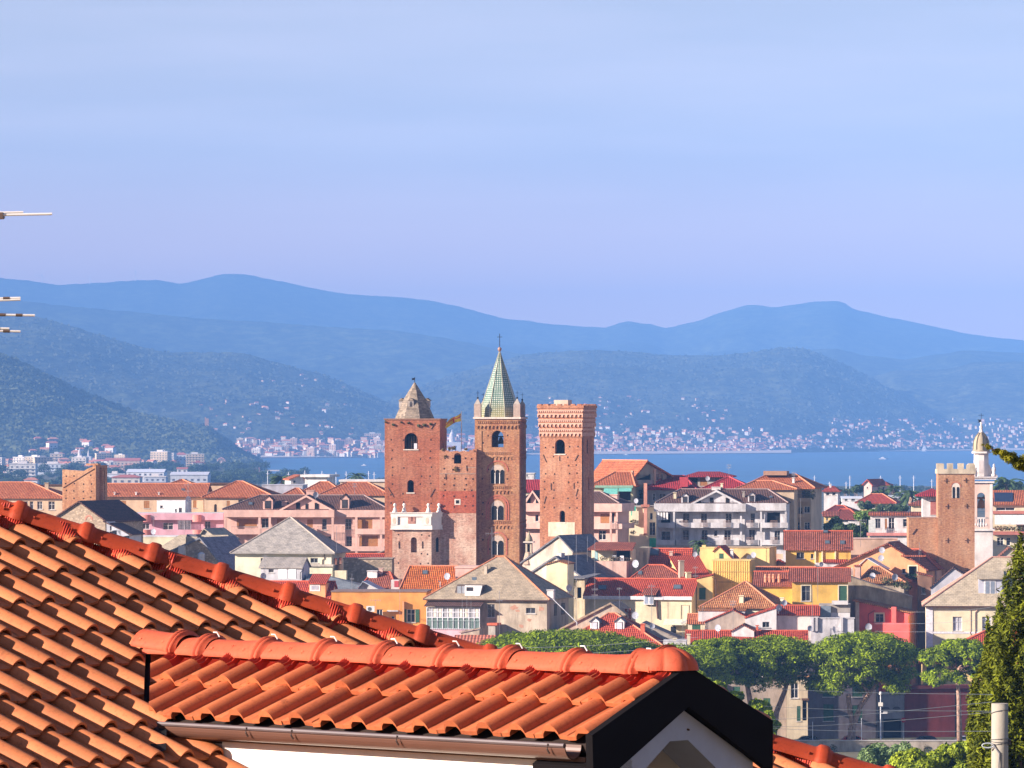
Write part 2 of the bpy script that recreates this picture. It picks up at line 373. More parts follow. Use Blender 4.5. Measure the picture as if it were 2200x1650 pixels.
H2.build(far, -500, 2700, 200, 40)
H4 = Hill([(-600,985),(700,985),(850,850),(950,812),(1020,790),(1080,775),(1130,762),(1200,755),(1260,752),(1350,756),(1440,764),(1530,763),(1600,758),(1680,746),(1730,748),(1800,775),(1850,800),(1900,828),(1950,855),(2000,885),(2060,915),(2120,940),(2200,962),(2900,980)], 0, 12800, 14800, 26, 620, 11,
          foot=[(-600,8600),(560,8600),(830,8650),(1130,9500),(1280,9950),(1600,10300),(1850,10900),(2100,11300),(2900,11600)])
H4.build(mid, 600, 2300, 240, 70)
H6 = Hill([(-600,985),(1700,985),(1780,950),(1830,840),(1860,812),(1920,797),(2000,795),(2050,790),(2090,778),(2200,776),(2500,770),(2900,800)], 11600, 13900, 15500, 24, 600, 21)
H6.build(mid, 1650, 2700, 110, 50)
H3 = Hill([(-600,640),(0,671),(75,680),(150,700),(250,730),(310,748),(370,757),(430,757),(500,758),(540,762),(590,778),(640,790),(690,803),(740,822),(800,850),(860,875),(930,905),(1000,930),(1060,985),(2900,990)], 0, 11300, 13000, 24, 600, 31, foot=[(-600,8700),(560,8700),(830,8800),(1060,9600),(2900,9800)])
H3.build(mid, -500, 1120, 230, 70)
H5 = Hill([(-600,600),(-200,690),(0,757),(60,783),(140,824),(230,862),(300,888),(340,898),(400,908),(440,914),(455,922),(480,941),(510,962),(535,975),(560,990),(590,1003),(640,1006),(2900,1010)], 6700, 7600, 8500, 7, 260, 41)
H5.build(near, -500, 640, 330, 70)
for H_ in (H4, H3):                     # built-up strip of low ground behind the beach of the far shore
    pass

# pale beach and breakwaters
def beach(px0, px1, Y0, Y1, label):
    m = MB(); n = 24
    for i in range(n):
        a, b = px0+(px1-px0)*i/n, px0+(px1-px0)*(i+1)/n; ya, yb = Y0+(Y1-Y0)*i/n, Y0+(Y1-Y0)*(i+1)/n
        p = [K(a, 0, ya), K(b, 0, yb), K(b, 0, yb+500), K(a, 0, ya+500)]
        p = [(q.x, q.y, 2.0+(3.5 if j > 1 else 0)) for j, q in enumerate(p)]
        m.face(p); m.face([(p[0][0], p[0][1], -1), (p[1][0], p[1][1], -1), p[1], p[0]])
    tag(m.build('beach', plain((.55, .47, .40), .9), smooth=False), kind='structure')
beach(560, 1130, 8450, 8950, ''); beach(1131, 1700, 9350, 10050, ''); beach(1700, 2500, 10800, 11500, '')
# ------------------------------------------------------------------ the near house: tiled roof, dormer, hip and ridge tiles
import bmesh
def terracotta(name, c1, c2, dark=.35):
    m, nt, b = newmat(name, .72, .28); o = node(nt, 'ShaderNodeTexCoord').outputs['Object']
    gi = node(nt, 'ShaderNodeNewGeometry').outputs['Random Per Island']
    col = ramp(nt, gi, [(0, c4(c1, .86)), (.35, c4(c1)), (.7, c4(c2)), (1, c4(c2, 1.10))])
    col = mix(nt, .8, col, ramp(nt, noise(nt, o, 1.6, 7, .65), [(.30, (.58, .54, .52)), (.46, (.96, .95, .94)), (.7, (1.12, 1.08, 1.04))]), 'MULTIPLY')
    col = mix(nt, .7, col, ramp(nt, noise(nt, o, 55, 3, .6), [(.30, (.72, .68, .66)), (.48, (1, 1, 1))]), 'MULTIPLY')
    col = mix(nt, ramp(nt, noise(nt, o, 9, 4, .7), [(.62, (0, 0, 0)), (.72, (.6, .6, .6))]), col, c4(c1, .45))
    nt.links.new(col, b.inputs['Base Color']); bump(nt, b, noise(nt, o, 130, 3), .35, .003); return m
TERRA = terracotta('terracotta_tile', (.41, .132, .048), (.48, .16, .06))
TERRAB = terracotta('terracotta_tile_red', (.42, .11, .04), (.47, .13, .047))
RIDGE = terracotta('terracotta_ridge', (.34, .042, .013), (.40, .055, .017))  # hip caps: grazing light put into the base as a darker red
RIDGEB = terracotta('terracotta_ridge_light', (.45, .075, .033), (.51, .095, .042))
FLASH = plain((.36, .030, .012), .6)
HB = Vector((-.8, 26.0, 37.5))          # base of the house
a_ = .72738596; th = rad(23.2); TW, TL = .2, .35
Ud = Vector((math.sin(a_), math.cos(a_), 0)); Dh = Vector((math.cos(a_), -math.sin(a_), 0)); Zv = Vector((0, 0, 1))
PA = Vector((-2.8273, 26.47, -.5753+CZ)); PB = Vector((-1.7177, 25.3097, -1.2097+CZ))
DA = Dh*math.cos(th)-Zv*math.sin(th); DB = -Ud*math.cos(th)-Zv*math.sin(th); DC = Ud*math.cos(th)-Zv*math.sin(th)
NA = Ud.cross(DA); NA *= 1 if NA.z > 0 else -1
NB = Dh.cross(DB); NB *= 1 if NB.z > 0 else -1
NC = Dh.cross(DC); NC *= 1 if NC.z > 0 else -1
PA0 = PA - NA*.084; PB0 = PB - NB*.084
EB = PB0 + DB*TL                          # eave line of the dormer (nose row), at ridge coordinate 0
HW = .635                                 # half width of the dormer from eave to ridge
house = empty('house', HB, 0, 'cream house in the foreground with an orange tiled hip roof and a small gabled dormer', 'house')
def rel(m): return m.xf(lambda p: p - HB)
def prof(s):
    b = .050; s = abs(s)
    return .049*(1-(s/b)**2)**.62 if s < b else -.003*math.sin(math.pi*(s-b)/(TW-2*b)*1.0)
SMP = [-.100, -.085, -.070, -.058, -.050, -.047, -.042, -.03, -.015, 0, .015, .03, .042, .047, .050, .058, .070, .085, .100]
def tile_field(P0, A, D, N, cols, rows, thick=.020, flat=.016):
    m = MB(); n = len(SMP)
    for r in rows:
        for j in cols(r):
            du = random.uniform(-.0018, .0018); dl = random.uniform(-.002, .002); rot = random.uniform(-.004, .004)
            ts = [((r-1)*TL-.05, 0.0), ((r-1)*TL+.12, .017), (r*TL-.012+random.uniform(-.003, .003), .038), (r*TL+random.uniform(-.003, .003), .036)]
            vs_ = []
            for t, lift in ts:
                for s in SMP: vs_.append(P0 + A*(j*TW+s+du+rot*(t-r*TL)) + D*t + N*(prof(s)+lift+dl))
            tn, ln = ts[-1]
            low = lambda s: min(prof(s)-thick, flat)
            for s in SMP: vs_.append(P0 + A*(j*TW+s+du) + D*(tn-.001) + N*(low(s)+ln+dl))
            for s in SMP: vs_.append(P0 + A*(j*TW+s+du) + D*(tn-.12) + N*(low(s)+ln+dl-.006))
            fs_ = [(k*n+i, k*n+i+1, (k+1)*n+i+1, (k+1)*n+i) for k in range(5) for i in range(n-1)]
            m.add(vs_, fs_)
    return m
def fix(m, cuts, name, mat, parent, drop=None, flip=False):
    bm = bmesh.new(); V = [bm.verts.new(p) for p in m.v]
    for f in m.f: bm.faces.new([V[i] for i in f])
    for co, no, clear in cuts:
        bmesh.ops.bisect_plane(bm, geom=bm.verts[:]+bm.edges[:]+bm.faces[:], plane_co=co, plane_no=no, clear_outer=clear)
    if drop:
        dl = [f for f in bm.faces if drop(f.calc_center_median())]
        bmesh.ops.delete(bm, geom=dl, context='FACES')
    for v in bm.verts: v.co -= HB
    bmesh.ops.recalc_face_normals(bm, faces=bm.faces[:])
    me = bpy.data.meshes.new(name); bm.to_mesh(me); bm.free(); me.materials.append(mat)
    me.polygons.foreach_set('use_smooth', [True]*len(me.polygons))
    me.set_sharp_from_angle(angle=rad(50))
    o = bpy.data.objects.new(name, me); COL.objects.link(o); o.parent = parent; return o
# hip line of the main roof, in plane coordinates (U, slope)
hipU = lambda d: .661 + (d+.339)*.903
hip0 = PA0 + Ud*hipU(-2.4) + DA*(-2.4); hip1 = PA0 + Ud*hipU(4.6) + DA*4.6; hipd = (hip1-hip0).normalized()
hipn = Vector((hipd.y, -hipd.x, 0)).normalized(); hipn *= 1 if hipn.dot(Ud) > 0 else -1
valn = NA.cross(NB).normalized(); valn *= 1 if valn.z < 0 else -1
# a point of the valley line: where plane A meets the dormer's front plane
def plane3(p1, n1, p2, n2, p3, n3):
    d = n1.dot(n2.cross(n3)); return (n2.cross(n3)*n1.dot(p1) + n3.cross(n1)*n2.dot(p2) + n1.cross(n2)*n3.dot(p3))/d
VP = plane3(PA0, NA, PB0, NB, Vector((0, 25.2, 0)), Vector((0, 1, 0)))
vpl = valn.cross(Zv).normalized(); vpl *= 1 if vpl.dot(Dh) > 0 else -1      # horizontal normal of the vertical valley plane, towards the dormer
wallU = (EB-PA0).dot(Ud) + .09
ridgeU = (EB-PA0).dot(Ud) + HW
fieldA = tile_field(PA0, Ud, DA, NA, lambda r: range(-24, min(26, int((hipU(r*TL)+.2)/TW)+1)), range(-6, 13), .013, .06)
fix(fieldA, [(hip0-hipn*.055, hipn, True), (VP-vpl*.015, vpl, False), (PA0+Ud*wallU, Ud, False), (PA0+Ud*(wallU+1.06), Ud, False), (PA0+Ud*ridgeU, Ud, False), (EB+Dh*1.3, Dh, False)], 'roof_tiles', TERRA, house,
    drop=lambda c: (c-VP+vpl*.015).dot(vpl) > 0 and wallU < (c-PA0).dot(Ud) < (wallU+1.06 if (c-EB).dot(Dh) > 1.3 else ridgeU))
# tiles of the dormer, front and back slope
RV = 3.05                                 # ridge coordinate of the verge
fieldB = tile_field(PB0, Dh, DB, NB, lambda r: range(-4, 16), range(0, 2))
ridge0 = EB + Ud*HW + Zv*HW*math.tan(th)
fix(fieldB, [(VP+vpl*.012, -vpl, True), (EB+Dh*(RV-.01), Dh, True), (ridge0-Ud*.01, Ud, True)], 'dormer_tiles', TERRAB, house)
PC0 = EB + Ud*2*HW - DC*TL
fix(tile_field(PC0, Dh, DC, NC, lambda r: range(-6, 16), range(0, 2)), [(EB+Dh*(RV-.01), Dh, True), (ridge0+Ud*.01, -Ud, True)], 'dormer_tiles', TERRAB, house)
# decks below the tiles
m = MB()
def q4(P, A, D, u0, u1, t0, t1, N, h): return [P+A*u0+D*t0+N*h, P+A*u1+D*t0+N*h, P+A*u1+D*t1+N*h, P+A*u0+D*t1+N*h]
DK = plain((.035, .022, .018), .9)
h = -.018
pts = [PA0+Ud*-4.9+DA*-2.2+NA*h, PA0+Ud*(hipU(-2.2)-.03)+DA*-2.2+NA*h, PA0+Ud*(hipU(4.2)-.03)+DA*4.2+NA*h, PA0+Ud*-4.9+DA*4.2+NA*h]
m.face(pts); m.face([p-NA*.12 for p in reversed(pts)])
for i in range(4): m.face([pts[i], pts[i]-NA*.12, pts[(i+1) % 4]-NA*.12, pts[(i+1) % 4]])
fix(m, [(VP+vpl*.2, vpl, False), (PA0+Ud*(wallU+.02), Ud, False), (PA0+Ud*(wallU+1.04), Ud, False), (PA0+Ud*ridgeU, Ud, False), (EB+Dh*1.3, Dh, False)], 'roof_deck', DK, house, drop=lambda c: (c-VP-vpl*.2).dot(vpl) > 0 and wallU+.02 < (c-PA0).dot(Ud) < (wallU+1.04 if (c-EB).dot(Dh) > 1.3 else ridgeU))
m = MB(); c_ = [EB+Ud*.2+Dh*.6, EB+Ud*1.1+Dh*.6, EB+Ud*1.1+Dh*4.6, EB+Ud*.2+Dh*4.6]; m.prismz([(p.x, p.y) for p in c_][::-1], EB.z-1.6, EB.z-1.5); rel(m).build('loggia_floor', plain((.18, .11, .08), .9), house)
m = MB()
for P, D, N in ((PB0, DB, NB), (PC0, DC, NC)):
    q = q4(P, Dh, D, -.3 if P is PB0 else 0, RV-.02, -.368, TL-.03, N, -.012); m.face(q); m.face([p-N*.05 for p in reversed(q)])
    for i in range(4): m.face([q[i], q[i]-N*.05, q[(i+1) % 4]-N*.05, q[(i+1) % 4]])
bmd = rel(m); fixm = MB(); fixm.v = [Vector(p)+HB for p in bmd.v]; fixm.f = bmd.f
fix(fixm, [(VP+vpl*.05, -vpl, True)], 'dormer_deck', DK, house)
# valley strip between main roof and dormer, blackened for the shade in the gap
m = MB(); vd = valn if valn.y < 0 else -valn
v0, v1 = VP - vd*.9 + Zv*.006, VP + vd*.75 + Zv*.006
m.face([v0-vpl*.05-Zv*.03, v0+vpl*.0-Zv*.0, v1-Zv*.0, v1-vpl*.05-Zv*.03]); m.face([v0, v0+vpl*.10+Zv*.03, v1+vpl*.10+Zv*.03, v1])
rel(m).build('valley_gutter', plain((.004, .004, .006), .8, .2), house)
# the far slope behind the hip
m = MB(); t2 = tiles((.45, .15, .07), (.5, .2, .09), .2, .35)
a0, a1 = hip0, hip1; b1 = hip1 + DC*2.6; b0 = hip0 + DC*(2.6+ (hip1-hip0).dot(Ud)/math.cos(th))
m.slab([[a0, a1, b1, b0][::-1] if (a1-a0).cross(b1-a0).z < 0 else [a0, a1, b1, b0]], .1); rel(m).build('rear_slope', t2, house)
# pleated flashing below hip and ridge tiles
def flashing(P0, axis, down, N, heightf, length, width, off, dn0=.03):
    m = MB(); n = int(length/.0065); vs_ = []
    for i in range(n+1):
        s = i*length/n; rib = .0035*(1 if i % 2 else -1)
        for k in range(4):
            d = dn0 + width*k/3; p = P0 + axis*s + down*d
            vs_.append(p + N*(heightf(p)+off+rib + (.035 if k == 0 else (.012 if k == 1 else 0))))
    m.add(vs_, [(i*4+k, (i+1)*4+k, (i+1)*4+k+1, i*4+k+1) for i in range(n) for k in range(3)])
    return rel(m)
def hA(p):
    u = (p-PA0).dot(Ud); s = (u+TW/2) % TW - TW/2; t = (p-PA0).dot(DA); return max(prof(s), .0) + .031*((t/TL) % 1)
def hB(p):
    u = (p-PB0).dot(Dh); s = (u+TW/2) % TW - TW/2; t = (p-PB0).dot(DB); return max(prof(s), .0) + .031*((t/TL) % 1)
dnA = NA.cross(hipd); dnA *= 1 if dnA.dot(Ud) < 0 else -1
flashing(hip0, hipd, dnA, NA, hA, 7.2, .105, .010).build('hip_flashing', FLASH, house)
r0s = (VP-EB).dot(Dh) - .42
flashing(ridge0+Dh*(r0s+.12), Dh, DB, NB, hB, RV-r0s-.13, .115, .008).build('ridge_flashing', FLASH, house)
# hip and ridge tiles
def cap_tile(P, ax, length, up, side, mat, name, parent, r=.100, hgt=.088, jitter=.004):
    m = MB(); na = 15; xs = ([(-.012, 0), (0, .0), (.10, .0), (.45, .0), (.80, .0), (.835, .004), (.855, .014), (.87, .019), (.92, .022), (.97, .022), (1.0, .020), (1.012, .016), (1.018, .008)] if name == 'ridge_tile' and mat is RIDGE else
          [(-.012, 0), (0, .003), (.02, .0), (.10, .0), (.55, -.001), (.74, .003), (.84, .010), (.89, .020), (.915, .026), (.95, .027), (.962, .018), (.975, .016), (.99, .022), (1.01, .022), (1.02, .014)])
    vs_ = []; ja = random.uniform(-jitter, jitter); jb = random.uniform(-.004, .004)
    for t, dr in xs:
        for i in range(na):
            a = rad(-100 + 200*i/(na-1)); rr = dr
            wing = .012*max(0, abs(math.sin(a))-.9)/.1
            vs_.append(P + ax*(t*length) + side*((r+rr+wing)*math.sin(a)+ja*t) + up*((hgt+rr)*math.cos(a)*(1 if abs(a) < 1.57 else .6)+jb*t))
    m.add(vs_, [(k*na+i, k*na+i+1, (k+1)*na+i+1, (k+1)*na+i) for k in range(len(xs)-1) for i in range(na-1)])
    # end lip
    k = len(xs)-1; n0 = len(m.v)
    vs2 = []
    for i in range(na):
        a = rad(-100 + 200*i/(na-1)); vs2.append(P + ax*(1.07*length) + side*((r+.004)*math.sin(a)+ja) + up*((hgt+.002)*math.cos(a)*(1 if abs(a) < 1.57 else .6)+jb))
    m.v += [tuple(p) for p in vs2]
    for i in range(na-1): m.f.append((k*na+i, k*na+i+1, n0+i+1, n0+i))
    for t in (.17, .72):                    # little fixing lugs on the flanks
        for sg in (-1, 1):
            c = P + ax*(t*length) + side*(sg*r*.93) + up*(hgt*.38); e = .008
            m.add([c-ax*e+up*e*1.4, c+ax*e+up*e*1.4, c-up*e*1.6, c+side*(sg*.012)], [(0, 2, 3), (2, 1, 3), (1, 0, 3)])
    return rel(m).build(name, mat, parent, smooth=True)
upH = hipd.cross(hipn).normalized(); upH *= 1 if upH.z > 0 else -1
ln = .373
hip = empty('hip_ridge', (0, 0, 0)); hip.parent = house
s0 = (Vector(((38-1100)/F*27.2, 27.2, CZ-(1126-HY)/F*27.2))-hip0).dot(hipd)
k = -5
while s0 + ln*k < (hip1-hip0).length - .4:
    if s0 + ln*k > -.2: cap_tile(hip0 + hipd*(s0+ln*k-ln*.96) + upH*.046, hipd, ln, upH, hipn, RIDGE, 'ridge_tile', hip, r=.088, hgt=.070)
    k += 1
rdg = empty('dormer_ridge', (0, 0, 0)); rdg.parent = house
ln = .404; s = RV - .22 - ln
CLIP = plain((.75, .72, .68), .4)
while s > r0s - .1:
    cap_tile(ridge0 + Dh*s + Zv*.026, Dh, ln, Zv, Ud, RIDGEB, 'ridge_tile', rdg, r=.094, hgt=.074)
    m = MB(); c = ridge0 + Dh*(s+ln*1.06) + Zv*.134
    m.tube([c-Dh*.02-Ud*.012, c-Ud*.006, c-Zv*.022+Dh*.012], .0035, 5); rel(m).build('tile_clip', CLIP, rdg)
    s -= ln
cap_tile(ridge0 + Dh*(r0s-.08) + Zv*.062, Dh*.98-Zv*.06, .30, Zv, Ud, RIDGEB, 'ridge_tile', rdg, r=.096, hgt=.074)
# scalloped end cap
m = MB(); nu, nv = 60, 14; c = ridge0 + Dh*(RV-.12) + Zv*.04; vs_ = []
m_x = [i/ nv for i in range(nv+1)]
for i in range(nu+1):
    az = math.pi*i/nu - math.pi/2        # around the vertical, front half and sides
    for j in range(nv+1):
        el = math.pi/2*j/nv; rib = 1+.15*abs(math.sin(az*3.5+.4))**.6*math.cos(el*.7)
        vs_.append(c + (Dh*math.cos(az)*.155 + Ud*math.sin(az)*.118)*math.cos(el)**.8*rib + Zv*(math.sin(el)*.105*(.9+.1*rib)))
m.add(vs_, [(i*(nv+1)+j, (i+1)*(nv+1)+j, (i+1)*(nv+1)+j+1, i*(nv+1)+j+1) for i in range(nu) for j in range(nv)])
rel(m).build('end_cap', RIDGEB, rdg, smooth=True)
cap_tile(ridge0 + Dh*(RV-.20-.06) + Zv*.045, Dh, .17, Zv, Ud, RIDGEB, 'ridge_tile', rdg)
# gutter with brackets
GUT = plain((.115, .055, .038), .38, .5, 0, .08)
def along(poly, r0, r1, name, mat, closed=True, base=EB, parent=house):   # profile in (-U, z) swept along the ridge direction
    m = MB(); n = len(poly)
    vs_ = [base + Dh*r + Ud*u + Zv*z for r in (r0, r1) for u, z in poly]
    fs_ = [(i, (i+1) % n, n+(i+1) % n, n+i) for i in range(n if closed else n-1)] + [tuple(range(n-1, -1, -1)), tuple(range(n, 2*n))]
    m.add(vs_, fs_); return rel(m).build(name, mat, parent)
gp = [(-.025+.060*math.cos(a), -.008+.066*math.sin(a)) for a in [math.pi+math.pi*i/14 for i in range(15)]]
gi = [(-.025+.054*math.cos(a), -.008+.060*math.sin(a)) for a in [math.pi+math.pi*i/14 for i in range(15)]][::-1]
gl = .34
g = along(gp+gi, gl, RV-.10, 'gutter', GUT)
for p in g.data.polygons: p.use_smooth = False
m = MB(); m.tube([EB+Dh*gl+Ud*-.086-Zv*.006, EB+Dh*(RV-.10)+Ud*-.086-Zv*.006], .011, 8); rel(m).build('rim', plain((.10, .075, .075), .4, .5), g).parent = g
along([(.01, -.062), (.13, -.062), (.13, -.084), (.01, -.084)], gl+.1, RV-.06, 'soffit_board', plain((.14, .07, .04), .7))
for rr in (.95, 1.93, 2.86, 1.25):
    m = MB(); m.tube([EB+Dh*rr+Ud*(-.098)-Zv*.0, EB+Dh*rr+Ud*(-.103)-Zv*.025, EB+Dh*(rr+.004)+Ud*(-.092)-Zv*.045], .0045, 5)
    o = rel(m).build('bracket', plain((.06, .04, .035), .5), g)
# walls of the dormer and of the house
WCR = plaster((.86, .80, .70), .06); WBL = plaster((.34, .355, .40), .10)  # WBL: white gable wall, its shade mixed into a grey-blue base
along([(.07, -.085), (.30, -.085), (.30, -2.6), (.07, -2.6)], .62, RV-.03, 'front_wall', WCR)
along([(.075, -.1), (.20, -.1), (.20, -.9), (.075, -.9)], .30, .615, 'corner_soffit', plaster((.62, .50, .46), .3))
# gable: dark verge boards and the framed opening
BOARD = plain((.006, .005, .006), .9, .1)
def gable(poly, r0, r1, name, mat, holes=None):
    m = MB()
    mm = MB(); mm.panel(poly, holes or [], 0, r1-r0)
    mm.v = [EB + Dh*(r0+(r1-r0)-y) + Ud*x + Zv*z for x, y, z in mm.v]
    return rel(mm).build(name, mat, house)
tt = math.tan(th); apz = HW*tt
gable([(-.035, -.20), (.0, -.19), (HW, apz-.125), (2*HW-.02, -.19), (2*HW-.02, .055), (HW, apz+.06), (-.045, .045)], RV-.01, RV+.03, 'verge_board', BOARD)
gable([(-.02, -.14), (HW, apz-.07), (2*HW, -.14), (2*HW, -.10), (HW, apz-.03), (-.02, -.10)], RV-.35, RV-.012, 'verge_soffit', BOARD)
ib = .155
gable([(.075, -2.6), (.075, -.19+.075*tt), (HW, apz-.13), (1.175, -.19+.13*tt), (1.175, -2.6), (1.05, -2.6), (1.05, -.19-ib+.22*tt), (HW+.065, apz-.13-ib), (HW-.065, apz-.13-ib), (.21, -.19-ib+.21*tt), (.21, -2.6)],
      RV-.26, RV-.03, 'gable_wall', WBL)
m = MB()
gable([(.302, -2.6), (.302, -.15), (HW, apz-.10), (1.06, -.22), (1.06, -2.6)], RV-1.1, RV-1.05, 'loggia_back', plaster((.03, .024, .016), .2))  # back wall blackened, the shade inside the opening put into its colour
along([(1.071, .0), (1.16, -.04), (1.16, -2.6), (1.071, -2.6)], .4, RV-.261, 'rear_wall', WCR)
m = MB(); m.tube([EB+Dh*(RV-.035)+Ud*(HW+.06)+Zv*(apz-.235), EB+Dh*(RV-.02)+Ud*(HW+.063)+Zv*(apz-.238)], .005, 5); rel(m).build('hook', BROWN, house)
# body of the house below the roof
m = MB(); c = [PA0+Ud*u+Dh*d for u, d in ((-4.4, -2.4), (3.0, -2.4), (3.0, 3.6), (-4.4, 3.6))]
m.prismz([(p.x, p.y) for p in c][::-1], 36.5, 47.2); rel(m).build('house_wall', WCR, house)

# ------------------------------------------------------------------ television aerial at the left edge
AL = plain((.80, .76, .70), .35, .5, .3); ALD = plain((.10, .07, .06), .5)
Ya = 21.0; base = K(-190, 1500, Ya); top = K(-190, 380, Ya)
aer = empty('tv_aerial', (top.x, top.y, 46.2), 0, 'white rods of a television aerial reaching in from the left edge above the tiled roof', 'aerial')
ra = lambda m: m.xf(lambda p: p - Vector((top.x, top.y, 46.2)))
m = MB(); m.tube([(top.x, Ya, 46.2), top], .022, 10); ra(m).build('mast', AL, aer)
m = MB(); m.box(K(-200, 0, Ya).x, K(22, 0, Ya).x, Ya-.25, Ya-.21, K(0, 474, Ya).z, K(0, 465, Ya).z); ra(m).build('boom', GREY, aer)
for (xa, ya, xb, yb, dy) in ((-330, 463, 50, 456, .3), (-300, 468, 112, 459.5, -.26)):
    m = MB(); m.tube([K(xa, ya, Ya+dy), K(xb, yb, Ya+dy)], .0052, 8); ra(m).build('rod', AL, aer)
m = MB(); m.box(K(11, 0, Ya).x, K(20, 0, Ya).x, Ya-.27, Ya-.22, K(0, 476, Ya).z, K(0, 462, Ya).z); ra(m).build('clamp', ALD, aer)
for (x1, y1, x0, y0, n) in ((44, 640, -150, 645, 3), (44, 643.5, -150, 650, 0), (75, 677.5, -150, 674, 6), (44, 712, -150, 708, 3), (20, 706, -150, 703, 2)):
    m = MB(); m.tube([K(x0, y0, Ya-.2), K(x1, y1, Ya-.2)], .0048, 8); o = ra(m).build('rod', AL, aer)
    for i in range(n):
        t = .12 + i*.16; xa = x1-(x1-x0)*t; m = MB()
        pa, pb = K(xa, y1+(y0-y1)*t, Ya-.2), K(xa-14, y1+(y0-y1)*(t+.07), Ya-.2); m.tube([pa, pb], .0062, 8); ra(m).build('insulator', ALD, o)
